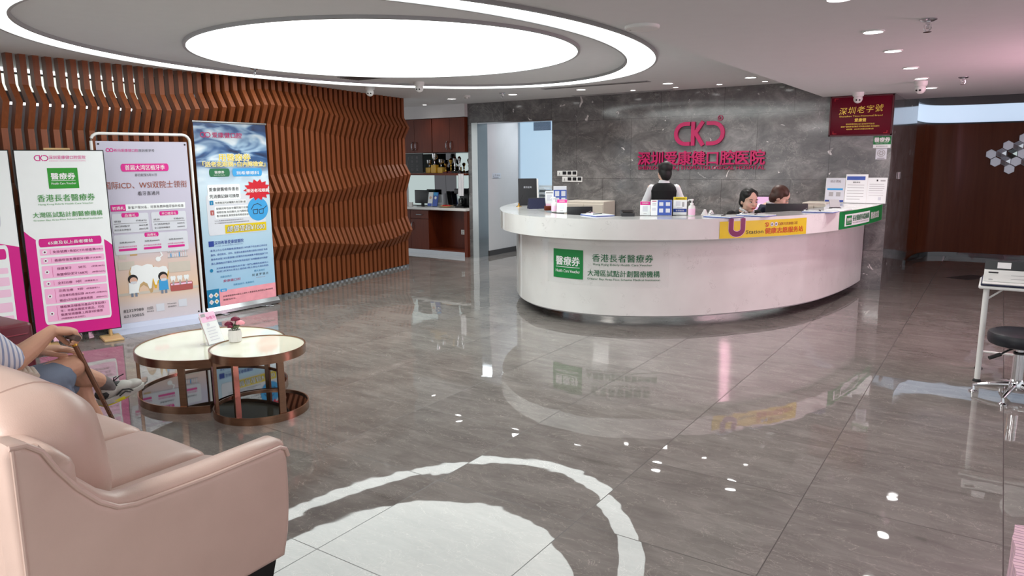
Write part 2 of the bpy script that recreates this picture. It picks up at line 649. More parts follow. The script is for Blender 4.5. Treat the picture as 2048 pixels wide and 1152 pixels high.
    def build(self, name, parent=None, ang=35, label=None):
        me = bpy.data.meshes.new(name)
        me.from_pydata(self.v, [], self.f)
        for m in self.mats:
            me.materials.append(MATS[m])
        me.polygons.foreach_set('material_index', self.fm)
        me.update()
        o = bpy.data.objects.new(name, me)
        COL.objects.link(o)
        if parent:
            o.parent = parent
        if label:
            o['label'] = label
        if ang:
            sm(o, ang)
        return o


GL = {}


def glyphs(s, depth=0.0, shear=0.0, res=2):
    key = (s, depth, shear, res)
    if key not in GL:
        c = bpy.data.curves.new('lettering', 'FONT')
        c.body = s
        c.size = 1
        c.resolution_u = res
        c.extrude = depth / 2
        c.shear = shear
        o = bpy.data.objects.new('lettering', c)
        me = bpy.data.meshes.new_from_object(o)
        vs = [(v.co.x, v.co.y, v.co.z + depth / 2) for v in me.vertices]
        fs = [tuple(p.vertices) for p in me.polygons]
        bpy.data.objects.remove(o)
        bpy.data.curves.remove(c)
        bpy.data.meshes.remove(me)
        xs = [v[0] for v in vs] or [0]
        GL[key] = (vs, fs, min(xs), max(xs))
    return GL[key]


def frame(o, a, b, n):
    o, a, b, n = Vector(o), Vector(a), Vector(b), Vector(n)
    return lambda u, v, l=0.0: tuple(o + a * u + b * v + n * l)


XZ = frame((0, 0, 0), (1, 0, 0), (0, 0, 1), (0, -1, 0))      # local sign frame, seen from -y
TOP = frame((0, 0, 0), (1, 0, 0), (0, 1, 0), (0, 0, 1))


def tag(o, label=None, cat=None, group=None, kind=None):
    for k, v in (('label', label), ('category', cat), ('group', group), ('kind', kind)):
        if v:
            o[k] = v
    return o


def thing(name, label, cat, loc=(0, 0, 0), rotz=0.0, group=None):
    o = bpy.data.objects.new(name, None)
    o.empty_display_size = 0.05
    COL.objects.link(o)
    o.location = loc
    o.rotation_euler = (0, 0, rotz)
    return tag(o, label, cat, group)


def struct(name, mb, ang=0):
    return tag(mb.build(name, None, ang), kind='structure')


def dup(root, loc, rotz=0.0, label=None):
    r = root.copy()
    COL.objects.link(r)
    r.location = loc
    r.rotation_euler = (0, 0, rotz)
    if label:
        r['label'] = label
    for ch in list(root.children):
        c = ch.copy()
        COL.objects.link(c)
        c.parent = r
        for g in list(ch.children):
            d = g.copy()
            COL.objects.link(d)
            d.parent = c
    return r


def ell(cx, cy, a, b, n=96, t0=0.0, t1=2 * math.pi):
    return [(cx + a * math.cos(t0 + (t1 - t0) * k / n), cy + b * math.sin(t0 + (t1 - t0) * k / n)) for k in range(n)]


def catmull(pts, n=8):
    P = [Vector(p) for p in pts]
    P = [2 * P[0] - P[1]] + P + [2 * P[-1] - P[-2]]
    out = []
    for i in range(1, len(P) - 2):
        for k in range(n):
            t = k / n
            a, b, c, d = P[i - 1], P[i], P[i + 1], P[i + 2]
            out.append(0.5 * ((2 * b) + (c - a) * t + (2 * a - 5 * b + 4 * c - d) * t * t + (3 * b - a - 3 * c + d) * t ** 3))
    out.append(P[-2])
    return out


def offset_path(P, d):
    out = []
    for i, p in enumerate(P):
        t = (P[min(i + 1, len(P) - 1)] - P[max(i - 1, 0)]).normalized()
        out.append(p + Vector((-t.y, t.x)) * d)
    return out


def blob(name, fn, m, parent, voxel=0.006, smooth=6, label=None, loc=None):
    """closed shapes gathered by fn(mb) fused into one continuous smooth surface"""
    mb = MB()
    fn(mb)
    me = bpy.data.meshes.new(name)
    me.from_pydata(mb.v, [], mb.f)
    b = bmesh.new()
    b.from_mesh(me)
    bmesh.ops.recalc_face_normals(b, faces=b.faces)
    b.to_mesh(me)
    b.free()
    t = bpy.data.objects.new(name, me)
    COL.objects.link(t)
    rm = t.modifiers.new('r', 'REMESH')
    rm.mode = 'VOXEL'
    rm.voxel_size = voxel
    sm_ = t.modifiers.new('s', 'SMOOTH')
    sm_.factor = 0.5
    sm_.iterations = smooth
    dg = bpy.context.evaluated_depsgraph_get()
    me2 = bpy.data.meshes.new_from_object(t.evaluated_get(dg))
    bpy.data.objects.remove(t)
    bpy.data.meshes.remove(me)
    me2.name = name
    me2.materials.clear()
    me2.materials.append(MATS[m])
    me2.polygons.foreach_set('use_smooth', [True] * len(me2.polygons))
    o = bpy.data.objects.new(name, me2)
    COL.objects.link(o)
    if parent:
        o.parent = parent
    if label:
        o['label'] = label
    return o


def limb(mb, pts, rs, n=14):
    """tapering limb with rounded joints"""
    for i in range(len(pts) - 1):
        mb.tube([pts[i], pts[i + 1]], [rs[i], rs[i + 1]], 'skin', n)
    for p, r in zip(pts, rs):
        mb.ball(p, r, 'skin', 2)


def loft(mb, secs, n=24, m='skin'):
    """sections (x, y, z, rx, ry) stacked into a closed body"""
    vs, fs = [], []
    for x, y, z, rx, ry in secs:
        for k in range(n):
            t = 2 * math.pi * k / n
            vs.append((x + rx * math.cos(t), y + ry * math.sin(t), z))
    for j in range(len(secs) - 1):
        for k in range(n):
            a, b = j * n + k, j * n + (k + 1) % n
            fs.append((a, b, b + n, a + n))
    fs.append(tuple(range(n))[::-1])
    fs.append(tuple(range((len(secs) - 1) * n, len(secs) * n)))
    mb.add(vs, fs, m)


# ---------------------------------------------------------------- room shell
HC, HL = 2.57, 2.37           # main ceiling, lower ceiling on the right
EDGE = -1.93                  # where the lower ceiling starts

b = MB()
b.add([(-12, -4, 0), (6, -4, 0), (6, 16, 0), (-12, 16, 0)], [(0, 1, 2, 3)], 'floor')
struct('floor', b)
b = MB()
b.box(-12, -4, HC, EDGE, 16, HC + 0.1, 'ceiling_paint')
struct('ceiling', b)
b = MB()
b.box(EDGE, -4, HL, 6, 10.9, HC + 0.1, 'ceiling_paint')
struct('ceiling_low', b)
b = MB()
b.box(-1.93, 10.9, 2.70, 6, 16, 2.8, 'ceiling_paint')
struct('ceiling_far', b)

b = MB()
b.box(-7.5, 9.82, 0, -7.40, 10.1, HC, 'marble')
b.box(-7.40, 9.82, 2.255, -5.857, 10.07, HC, 'marble')
b.box(-5.857, 9.82, 0, -1.13, 10.07, HC, 'marble')
b.box(-1.38, 10.07, 0, -1.13, 12.6, 2.75, 'marble')
struct('wall_back', b)

# passage behind the opening
b = MB()
b.box(-7.5, 10.1, 0, -7.3, 11.06, 2.57, 'wall_paint')
struct('wall_passage', b)
b = MB()
b.box(-7.30, 10.1, 0, -7.285, 11.06, 0.09, 'dark_trim')
struct('baseboard_passage', b)
b = MB()
b.box(-7.42, 9.815, 0, -7.30, 10.1, 2.255, 'jamb_steel')
struct('trim_1', b)
b = MB()
b.box(-7.36, 11.04, 0, -7.29, 11.10, 2.5, 'satin_metal')
b.box(-7.40, 9.83, 2.235, -5.86, 10.06, 2.253, 'satin_metal')
b.box(-7.30, 11.06, 2.32, -5.4, 11.10, 2.38, 'satin_metal')
struct('trim_2', b)
b = MB()
b.box(-9.4, 12.9, 0, -4.6, 13.0, 2.57, 'blue_glow')
struct('window_3', b)
b = MB()
b.box(-5.5, 10.07, 0, -5.4, 12.9, 2.57, 'wall_paint')
b.box(-9.4, 10.25, 0, -9.3, 12.9, 2.57, 'wall_paint')
struct('wall_corridor', b)

# recess that holds the cabinets
b = MB()
b.box(-9.4, 10.2, 0, -7.5, 10.25, HC, 'wall_paint')
b.box(-9.4, 9.74, 2.36, -7.5, 10.2, HC, 'wall_paint')
struct('wall_recess', b)

# curved wood wall beyond the column, clerestory above it
wp = catmull([(-1.14, 12.4), (-1.12, 13.1), (-1.03, 13.6), (-0.80, 13.86), (-0.45, 13.95), (0.1, 13.97), (1.5, 13.97), (5.5, 13.97)], 8)


def sheet(mb, P, z0, z1, m, th=0.04, d=0.0):
    A = offset_path(P, d)
    B = offset_path(P, d + th)
    vs, fs = [], []
    for a, c in zip(A, B):
        vs += [(a.x, a.y, z0), (a.x, a.y, z1), (c.x, c.y, z1), (c.x, c.y, z0)]
    for i in range(len(A) - 1):
        k = 4 * i
        for j in range(4):
            fs.append((k + j, k + (j + 1) % 4, k + 4 + (j + 1) % 4, k + 4 + j))
    fs.append((0, 1, 2, 3))
    k = 4 * (len(A) - 1)
    fs.append((k + 3, k + 2, k + 1, k))
    mb.add(vs, fs, m)


b = MB()
sheet(b, wp, 0.06, 2.15, 'walnut')
struct('wall_far', b, 30)
b = MB()
sheet(b, wp, 0.0, 0.075, 'dark_mirror', 0.03, -0.03)
struct('baseboard_far', b, 30)
b = MB()
sheet(b, wp, 2.15, 2.175, 'black', 0.05, 0.0)
struct('trim_3', b, 30)
b = MB()
sheet(b, wp, 2.1, 2.50, 'clerestory_glow', 0.03, 0.16)
struct('window_1', b, 30)
b = MB()
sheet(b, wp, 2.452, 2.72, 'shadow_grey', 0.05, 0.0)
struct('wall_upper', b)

# office seen between the slats on the left: pale wall with a lit transom
b = MB()
b.box(-8.35, 1.0, 0, -8.25, 4.75, 2.21, 'plastic_grey')
b.box(-8.35, 1.0, 2.24, -8.25, 4.75, 2.345, 'shadow_grey')
b.box(-8.35, 1.0, 2.51, -8.25, 4.75, 2.53, 'shadow_grey')
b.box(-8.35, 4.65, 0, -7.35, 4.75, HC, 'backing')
b.box(-8.35, 0.9, 0, -7.35, 1.0, HC, 'wall_paint')
struct('wall_left', b)
b = MB()
b.box(-8.33, 1.0, 2.345, -8.27, 4.65, 2.51, 'transom_glow')
b.box(-8.33, 1.0, 2.53, -8.27, 4.65, 2.565, 'transom_bright')
b.box(-8.33, 1.0, 2.21, -8.27, 4.65, 2.24, 'transom_bright')
struct('window_2', b)

# dark diamond set into the floor near the right-hand table
b = MB()
b.add([(-0.52, 11.373, 0.002), (-0.25, 11.29, 0.002), (0.02, 11.70, 0.002), (-0.237, 11.826, 0.002)], [(0, 1, 2, 3)], 'dark_trim')
struct('trim_4', b)


# ---------------------------------------------------------------- slatted partition
def interp(tab, y):
    if y <= tab[0][0]:
        return tab[0][1:]
    for p, q in zip(tab, tab[1:]):
        if y <= q[0]:
            t = (y - p[0]) / (q[0] - p[0])
            return tuple(a + (c - a) * t for a, c in zip(p[1:], q[1:]))
    return tab[-1][1:]


SX = [(3.0, -7.20), (4.6, -7.17), (5.4, -7.12), (6.0, -7.19), (6.9, -7.37), (7.6, -7.49), (8.35, -7.60)]
B1 = [(4.3, 2.31, 2.15, 1.93), (5.5, 2.46, 2.28, 2.07), (6.3, 2.45, 2.26, 2.01), (7.1, 2.36, 2.16, 1.93), (8.3, 2.28, 2.135, 1.97)]
B2 = [(4.3, 1.46, 1.27, 1.08), (5.5, 1.48, 1.276, 1.09), (6.2, 1.50, 1.258, 1.06), (6.7, 1.54, 1.27, 1.10), (7.46, 1.57, 1.347, 1.13), (8.4, 1.59, 1.44, 1.18)]
B3 = [(4.3, 0.90, 0.68, 0.49), (5.5, 0.875, 0.645, 0.467), (6.1, 0.82, 0.63, 0.41), (6.6, 0.77, 0.56, 0.38), (7.2, 0.72, 0.48, 0.355), (7.9, 0.74, 0.505, 0.37), (8.4, 0.80, 0.60, 0.425)]
scr = thing('slatted_partition', 'tall wavy partition of zigzag brown wooden slats behind the banners', 'partition', (-7.3, 2, 0))
PITCH, BUMP, DEP, TH = 0.104, 0.10, 0.078, 0.052
for k in range(62):
    y = 2.0 + PITCH * k
    x0 = interp(SX, y)[0] + 7.3
    s1, a1, e1 = interp(B1, y)
    s2, a2, e2 = interp(B2, y)
    s3, a3, e3 = interp(B3, y)
    prof = [(0, 0.045), (0, e3), (BUMP, a3), (0, s3), (0, e2), (BUMP, a2), (0, s2), (0, e1), (BUMP, a1), (0, s1), (0, HC)]
    fr_ = [(x0 + d, z) for d, z in prof]
    bk = [(x0 + d - DEP, z) for d, z in prof]
    m = MB()
    n = len(prof)
    vs, fs = [], []
    for yy in (y - 2 - TH / 2, y - 2 + TH / 2):
        vs += [(p[0], yy, p[1]) for p in fr_] + [(p[0], yy, p[1]) for p in bk]
    for i in range(n - 1):
        fs.append((i, i + 1, n + i + 1, n + i))
        fs.append((2 * n + i + 1, 2 * n + i, 3 * n + i, 3 * n + i + 1))
        fs.append((i + 1, i, 2 * n + i, 2 * n + i + 1))
        fs.append((n + i, n + i + 1, 3 * n + i + 1, 3 * n + i))
    fs.append((0, n, 3 * n, 2 * n))
    fs.append((n - 1, 3 * n - 1, 4 * n - 1, 2 * n - 1)) if False else None
    fs = [f for f in fs if f]
    m.add(vs, fs, 'slat')
    sl = m.build('slat', scr, 0)
    m = MB()
    m.box(x0 - DEP + 0.005, y - 2 - TH / 2 + 0.003, 0, x0 - 0.004, y - 2 + TH / 2 - 0.003, 0.045, 'satin_metal')
    m.build('foot', sl, 0)
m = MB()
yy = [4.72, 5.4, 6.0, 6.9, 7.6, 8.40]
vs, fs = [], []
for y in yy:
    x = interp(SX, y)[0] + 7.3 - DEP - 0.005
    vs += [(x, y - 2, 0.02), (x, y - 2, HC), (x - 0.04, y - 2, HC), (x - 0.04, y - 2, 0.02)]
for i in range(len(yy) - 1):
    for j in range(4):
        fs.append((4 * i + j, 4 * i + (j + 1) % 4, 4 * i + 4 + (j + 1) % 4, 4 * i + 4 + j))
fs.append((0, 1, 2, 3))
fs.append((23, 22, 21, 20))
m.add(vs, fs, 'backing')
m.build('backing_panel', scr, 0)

# ---------------------------------------------------------------- ceiling lights and fittings
cl = thing('ceiling_light', 'big round glowing ceiling light panel in the middle of the oval ring', 'ceiling light', (-4.62, 4.93, HC))
m = MB()
m.lathe([(1.688, 0), (1.688, -0.024), (1.665, -0.024), (1.665, -0.016)], 'plastic_grey', n=128, caps=False)
m.build('frame', cl)
m = MB()
m.lathe([(1.668, -0.020), (1.668, -0.016)], 'disc_glow', n=128)
m.build('diffuser', cl, 0)

rl = thing('ring_light', 'glowing oval ring light recessed around the round ceiling panel', 'ceiling light', (-4.715, 4.97, HC))
o1, i1 = ell(0, 0.03, 2.24, 3.07, 128), ell(0, -0.04, 1.99, 2.88, 128)
# the lower ceiling cuts across the ring on the right; there the ring simply runs on above it
m = MB()


def ringstrip(mb, A, B, za, zb, mm):
    n = len(A)
    vs = [(p[0], p[1], za) for p in A] + [(p[0], p[1], zb) for p in B]
    mb.add(vs, [(k, (k + 1) % n, n + (k + 1) % n, n + k) for k in range(n)], mm)


ringstrip(m, o1, i1, -0.021, -0.021, 'ring_glow')
m.build('diffuser', rl, 0)
m = MB()
for P, g in ((o1, 0.02), (i1, -0.02)):
    Q = [(p[0] * (1 + g / 2.2), p[1] * (1 + g / 3.0)) for p in P]
    ringstrip(m, Q, Q, 0.0, -0.026, 'plastic_grey')
    ringstrip(m, Q, P, -0.026, -0.026, 'plastic_grey')
    ringstrip(m, P, P, -0.026, -0.018, 'plastic_grey')
m.build('frame', rl)


def downlight(x, y, z, r, label, watts, group, glow='lamp_glow'):
    t = thing('downlight', label, 'downlight', (x, y, z), 0, group)
    m = MB()
    m.lathe([(r, 0), (r, -0.006), (r * 0.86, -0.008), (r * 0.80, 0.0)], 'plastic_white', n=28, caps=False)
    m.build('trim', t)
    m = MB()
    m.lathe([(r * 0.83, -0.003), (r * 0.83, -0.002)], glow, n=28)
    m.build('lens', t, 0)
    d = light('lamp', 'SPOT', (0, 0, -0.03), watts, (1, 0.97, 0.93), spot_size=R(125), spot_blend=0.9, shadow_soft_size=r * 0.8)
    d.parent = t
    return t


NUM = ['first', 'second', 'third', 'fourth', 'fifth', 'sixth', 'seventh']
for i, x in enumerate((-7.08, -5.955, -4.842, -3.60, -2.57)):
    downlight(x, 8.88, HC, 0.075, 'large round downlight, %s from the left in the row before the marble wall' % NUM[i], 37, 'large downlights before the marble wall')
for i, x in enumerate((-4.312, -3.70, -3.112, -2.541)):
    downlight(x, 9.40, HC, 0.042, 'small round spotlight, %s from the left close against the marble wall' % NUM[i], 9, 'small spotlights along the marble wall', 'spot_glow')
downlight(-8.13, 9.47, HC, 0.042, 'small round spotlight above the wooden wall cabinets', 4, None, 'spot_glow')
for i, y in enumerate((3.93, 5.04, 6.0, 7.19, 8.17, 9.31)):
    downlight(-0.73, y, HL, 0.065, 'round downlight in the lower ceiling, %s in the row going away' % NUM[i], 23, 'downlights in the lower ceiling')


def turret(x, y, z, yaw, label):
    t = thing('security_camera', label, 'camera', (x, y, z), yaw)
    m = MB()
    m.lathe([(0.062, 0), (0.062, -0.03), (0.056, -0.045), (0.05, -0.05)], 'plastic_white', n=28)
    m.build('base', t)
    m = MB()
    m.ball((0, 0, -0.075), 0.05, 'plastic_white', 3)
    m.build('ball', t)
    m = MB()
    for s in (-1, 1):
        m.ball((s * 0.017, -0.042, -0.090), (0.010, 0.012, 0.010), 'black', 2)
    m.build('lens', t)


turret(-6.78, 6.84, HC, R(35), 'white dome camera on the ceiling edge above the slatted partition')
turret(-5.95, 6.84, HC, R(20), 'white dome camera hanging before the far curve of the ring light')
turret(-1.47, 9.40, HL, R(10), 'white dome camera overlapping the top of the red plaque')
turret(-0.76, 8.50, HL, R(-20), 'white dome camera beside the downlights of the lower ceiling')


def sprinkler(x, y, z, label):
    t = thing('sprinkler', label, 'sprinkler', (x, y, z))
    m = MB()
    m.lathe([(0.045, 0), (0.045, -0.004), (0.03, -0.012)], 'satin_metal', n=24)
    m.build('escutcheon', t)
    m = MB()
    m.lathe([(0.012, -0.01), (0.012, -0.03), (0.008, -0.032), (0.008, -0.05)], 'chrome', n=14)
    m.tube([(0.016, 0, -0.03), (0.018, 0, -0.05), (0.006, 0, -0.066)], 0.003, 'chrome', 6)
    m.tube([(-0.016, 0, -0.03), (-0.018, 0, -0.05), (-0.006, 0, -0.066)], 0.003, 'chrome', 6)
    m.lathe([(0.022, -0.068), (0.022, -0.070)], 'chrome', n=14)
    m.build('head', t)


sprinkler(-6.43, 4.86, HC, 'fire sprinkler beside the round ceiling panel, above the banners')
sprinkler(-5.96, 8.62, HC, 'fire sprinkler next to a downlight before the stone doorway')
sprinkler(-0.42, 4.80, HL, 'large fire sprinkler in the lower ceiling at the upper right')
sprinkler(-0.39, 8.33, HL, 'small far fire sprinkler in the lower ceiling beyond the downlights')

t = thing('smoke_detector', 'small white smoke detector on the ceiling by the wall cabinets', 'detector', (-6.587, 8.62, HC))
m = MB()
m.lathe([(0.052, 0), (0.052, -0.02), (0.03, -0.034), (0.02, -0.045), (0.0, -0.047)], 'plastic_white', n=24)
m.build('housing', t)
for k in range(3):
    a = 2.1 * k
    m = MB()
    m.box(0.03 * math.cos(a) - 0.004, 0.03 * math.sin(a) - 0.004, -0.04, 0.03 * math.cos(a) + 0.004, 0.03 * math.sin(a) + 0.004, -0.03, 'plastic_dark')
    m.build('slot', t, 0)


def slot_vent(x0, x1, y, w, label):
    t = thing('air_vent', label, 'vent', (x0, y, HC))
    m = MB()
    L = x1 - x0
    m.box(0, -w / 2, -0.004, L, w / 2, 0, 'shadow_grey')
    m.build('slot', t, 0)
    m = MB()
    for q in (-w / 2 - 0.012, w / 2):
        m.box(-0.01, q, -0.007, L + 0.01, q + 0.012, 0, 'plastic_grey')
    m.box(-0.012, -w / 2 - 0.012, -0.007, 0, w / 2 + 0.012, 0, 'plastic_grey')
    m.box(L, -w / 2 - 0.012, -0.007, L + 0.012, w / 2 + 0.012, 0, 'plastic_grey')
    m.build('frame', t, 0)


slot_vent(-5.20, -3.70, 8.50, 0.10, 'long dark slot vent just behind the ring light')
slot_vent(-5.40, -3.85, 9.68, 0.06, 'thin slot vent along the top of the marble wall')
t = thing('air_grille', 'square louvred air grille in the ceiling beside the round panel', 'vent', (-6.09, 6.06, HC))
m = MB()
m.box(-0.25, -0.17, -0.008, 0.25, 0.17, 0, 'plastic_grey')
m.build('frame', t, 0)
m = MB()
for k in range(9):
    m.box(-0.23, -0.15 + 0.034 * k, -0.014, 0.23, -0.136 + 0.034 * k, -0.008, 'shadow_grey')
m.build('louvre', t, 0)
for x, y, z, lb in ((-6.90, 6.37, HC, 'flat round cover plate on the ceiling left of the dome cameras'), (-6.3, 7.4, HC, 'flat round cover plate on the ceiling behind the dome cameras')):
    t = thing('cover_plate', lb, 'cover', (x, y, z))
    m = MB()
    m.lathe([(0.10, 0), (0.10, -0.004), (0.085, -0.008)], 'ceiling_paint', n=32)
    m.build('plate', t)
    m = MB()
    m.lathe([(0.105, 0), (0.105, -0.003), (0.101, -0.004), (0.101, 0)], 'plastic_grey', n=32, caps=False)
    m.build('rim', t)
t = thing('access_panel', 'round white speaker plate on the lower ceiling beside the ring light', 'speaker', (-1.84, 4.02, HL))
t.location = (-1.80, 4.03, HL)
m = MB()
m.lathe([(0.10, 0), (0.10, -0.012), (0.094, -0.018), (0.05, -0.020), (0.0, -0.020)], 'plastic_white', n=40)
m.build('plate', t)
m = MB()
m.lathe([(0.006, -0.0215), (0.0, -0.022)], 'black', c=(-0.06, -0.03, 0), n=10)
m.build('screw', t, 0)


# ---------------------------------------------------------------- cabinets in the recess
def arc_handle(x, y, z0, z1, parent, name='handle'):
    m = MB()
    zm = (z0 + z1) / 2
    pts = [(x, y, z1), (x, y - 0.022, z1 - 0.01), (x, y - 0.034, (z1 + zm) / 2), (x, y - 0.036, zm), (x, y - 0.034, (z0 + zm) / 2), (x, y - 0.022, z0 + 0.01), (x, y, z0)]
    m.tube(pts, 0.008, 'satin_metal', 8)
    return m.build(name, parent)


def upper(x0, xm, x1, label, hx):
    t = thing('wall_cabinet', label, 'cabinet', (x0, 9.77, 1.78), 0, 'wooden wall cabinets')
    w = x1 - x0
    m = MB()
    m.box(0, 0, 0, w, 0.36, 0.575, 'cherry')
    m.build('body', t, 0)
    for a, c, h in ((0.003, xm - x0 - 0.002, hx[0] - x0), (xm - x0 + 0.002, w - 0.003, hx[1] - x0)):
        m = MB()
        m.rbox(a, -0.02, 0.003, c, 0, 0.572, 'cherry', 0.003, 1)
        d = m.build('door', t, 0)
        arc_handle(h, -0.02, 0.045, 0.185, d)


upper(-9.02, -8.63, -8.235, 'red-brown double wall cabinet next to the slatted partition', (-8.67, -8.587))
upper(-8.225, -7.834, -7.515, 'red-brown double wall cabinet next to the dark stone pillar', (-7.893, -7.798))
m = MB()
m.box(-9.1, 9.76, 1.392, -7.512, 10.18, 1.428, 'cherry')
tag(m.build('shelf', None, 0), 'red-brown wooden shelf carrying trophies below the wall cabinets', 'shelf')
m = MB()
for x0, x1, mm in ((-9.2, -8.56, 'mirror'), (-8.555, -8.30, 'dark_mirror'), (-8.295, -8.06, 'dark_mirror'), (-8.055, -7.502, 'mirror')):
    m.box(x0, 10.188, 0.84, x1, 10.198, 1.775, mm)
tag(m.build('mirror_panel', None, 0), 'mirrored back panel behind the trophies and the worktop', 'mirror')
m = MB()
m.rbox(-9.1, 9.71, 0.79, -7.495, 10.185, 0.832, 'quartz', 0.006, 2)
tag(m.build('worktop', None), 'white stone worktop on the low wooden cabinet', 'worktop')
t = thing('base_cabinet', 'low red-brown cabinet with one drawer, one door and an open knee space', 'cabinet', (-9.1, 9.77, 0))
m = MB()
m.box(0, 0, 0.075, 0.745, 0.40, 0.785, 'cherry')
m.box(1.54, -0.02, 0, 1.605, 0.40, 0.785, 'cherry')
m.box(0.745, 0.36, 0.075, 1.54, 0.38, 0.785, 'cherry')
m.box(0.745, 0.0, 0.075, 1.54, 0.36, 0.10, 'cherry')
m.build('body', t, 0)
m = MB()
m.box(0.0, 0.02, 0, 1.54, 0.04, 0.075, 'satin_metal')
m.build('kick_plate', t, 0)
m = MB()
m.rbox(0.32, -0.02, 0.63, 0.742, 0, 0.775, 'cherry', 0.003, 1)
d = m.build('drawer', t, 0)
m = MB()
m.tube([(0.475, -0.02, 0.70), (0.48, -0.045, 0.70), (0.60, -0.045, 0.70), (0.605, -0.02, 0.70)], 0.008, 'satin_metal', 8)
m.build('handle', d)
m = MB()
m.rbox(0.32, -0.02, 0.08, 0.742, 0, 0.622, 'cherry', 0.003, 1)
d = m.build('door', t, 0)
arc_handle(0.37, -0.02, 0.42, 0.56, d)
m = MB()
m.rbox(0.003, -0.02, 0.08, 0.315, 0, 0.775, 'cherry', 0.003, 1)
m.build('door', t, 0)
t = thing('wall_socket', 'white double socket in the knee space of the low cabinet', 'socket', (-7.875, 10.125, 0.385))
m = MB()
m.rbox(-0.043, -0.012, -0.043, 0.043, 0.003, 0.043, 'plastic_white', 0.006, 2)
m.build('plate', t)
for u, v in ((-0.012, 0.015), (0.012, 0.015), (0, -0.018)):
    m = MB()
    m.box(u - 0.003, -0.0135, v - 0.007, u + 0.003, -0.011, v + 0.007, 'plastic_dark')
    m.build('slot', t, 0)


def trophy(x, y, z, h, label, kind, group='trophies on the shelf'):
    t = thing('trophy', label, 'trophy', (x, y, z), 0, group)
    if kind == 0:       # cup on a yellow box plinth
        m = MB()
        m.rbox(-0.055, -0.045, 0, 0.055, 0.045, h * 0.42, 'trophy_gold', 0.004, 1)
        m.build('plinth', t, 0)
        m = MB()
        m.lathe([(0.028, h * 0.42), (0.03, h * 0.45), (0.009, h * 0.50), (0.008, h * 0.60), (0.028, h * 0.68), (0.04, h * 0.82), (0.042, h * 0.98), (0.044, h), (0.038, h * 0.98), (0.0, h * 0.75)], 'chrome', n=20)
        m.build('cup', t)
        for s in (-1, 1):
            m = MB()
            m.tube([(s * 0.040, 0, h * 0.93), (s * 0.062, 0, h * 0.88), (s * 0.058, 0, h * 0.76), (s * 0.032, 0, h * 0.70)], 0.004, 'gold', 6)
            m.build('handle', t)
    else:               # slender figure on a dark red foot
        m = MB()
        m.rbox(-0.045, -0.04, 0, 0.045, 0.04, h * 0.12, 'maroon' if kind == 1 else 'black', 0.004, 1)
        m.build('plinth', t, 0)
        m = MB()
        m.lathe([(0.03, h * 0.12), (0.012, h * 0.2), (0.008, h * 0.35), (0.018, h * 0.45), (0.010, h * 0.55), (0.026, h * 0.72), (0.034, h * 0.86), (0.020, h * 0.95), (0.0, h)], 'gold' if kind == 1 else 'chrome', n=18)
        m.build('figure', t)


trophy(-8.47, 9.95, 1.428, 0.23, 'small silver cup on a yellow box, leftmost trophy next to the dark poster', 0)
trophy(-8.33, 9.93, 1.428, 0.34, 'tallest silver cup on a yellow box, middle one of three', 0)
trophy(-8.20, 9.95, 1.428, 0.24, 'silver cup on a yellow box, third from the dark poster', 0)
trophy(-8.08, 9.93, 1.428, 0.18, 'short gold figure trophy on a dark red foot', 1)
trophy(-7.965, 9.93, 1.428, 0.26, 'taller gold figure trophy on a dark red foot', 1)
trophy(-7.855, 9.90, 1.428, 0.29, 'slim silver trophy on a black foot, second from the pillar', 2)
trophy(-7.755, 9.90, 1.428, 0.29, 'slim silver trophy on a black foot, closest to the pillar', 2)
t = thing('dark_poster', 'dark navy framed poster with faint grey writing under the wall cabinet', 'poster', (-8.82, 9.86, 1.43))
m = MB()
m.box(-0.27, 0, 0, 0.27, 0.02, 0.34, 'black')
m.build('panel', t, 0)
m = MB()
for i, s in enumerate('健康口腔'):
    m.text(s, 0.02, 0.25 - 0.07 * i, 0.055, 'grey_ink', XZ, 0.001)
for i, s in enumerate('美丽人生'):
    m.text(s, 0.14, 0.25 - 0.07 * i, 0.055, 'grey_ink', XZ, 0.001)
m.stroke([(-0.20, 0.05), (-0.16, 0.2), (-0.10, 0.12), (-0.06, 0.28)], 0.008, 'grey_ink', XZ, 0.001)
m.build('lettering', t, 0)
t = thing('brochure_rack', 'clear brochure rack with blue leaflets on the white worktop', 'rack', (-8.35, 9.90, 0.832), 0)
m = MB()
m.box(-0.16, 0.06, 0, 0.16, 0.075, 0.22, 'acrylic')
m.box(-0.16, -0.06, 0, 0.16, 0.075, 0.008, 'acrylic')
m.build('holder', t, 0)
for i, (u, mm, lb) in enumerate(((-0.085, 'print_white', None), (0.03, 'sky', None))):
    mx = Matrix.Translation((u, -0.01, 0.012)) @ Matrix.Rotation(R(-12), 4, 'X')
    m = MB()
    m.rbox(-0.05, -0.012, 0, 0.05, 0.012, 0.25, 'card_blue' if i else 'print_white', 0.002, 1, mx)
    fr = lambda a, c, l=0.0, mx=mx: tuple(mx @ Vector((a, -0.0122 - l, c)))
    m.rect(-0.048, 0.19, 0.048, 0.248, 'sky' if i else 'print_white', fr, 0.001)
    m.rect(-0.048, 0.0, 0.048, 0.05, 'card_blue', fr, 0.001)
    m.disc(0.005, 0.15, 0.026, 'skin_pale' if i == 0 else 'print_white', fr, 0.0015)
    m.build('leaflet', t, 0)
t = thing('fruit_plate', 'round plate of reddish snacks on the white worktop', 'plate', (-8.05, 9.88, 0.832))
m = MB()
m.lathe([(0.05, 0), (0.06, 0.006), (0.125, 0.028), (0.128, 0.032), (0.06, 0.014), (0.0, 0.012)], 'wood_pale', n=30)
m.build('plate', t)
m = MB()
for i in range(14):
    a = i * 2.4
    r = 0.018 * math.sqrt(i + 0.5) + 0.01
    m.ball((r * math.cos(a), r * math.sin(a), 0.030), 0.018, 'red' if i % 3 else 'wood_pale', 1)
tag(m.build('snacks', t), kind='stuff')
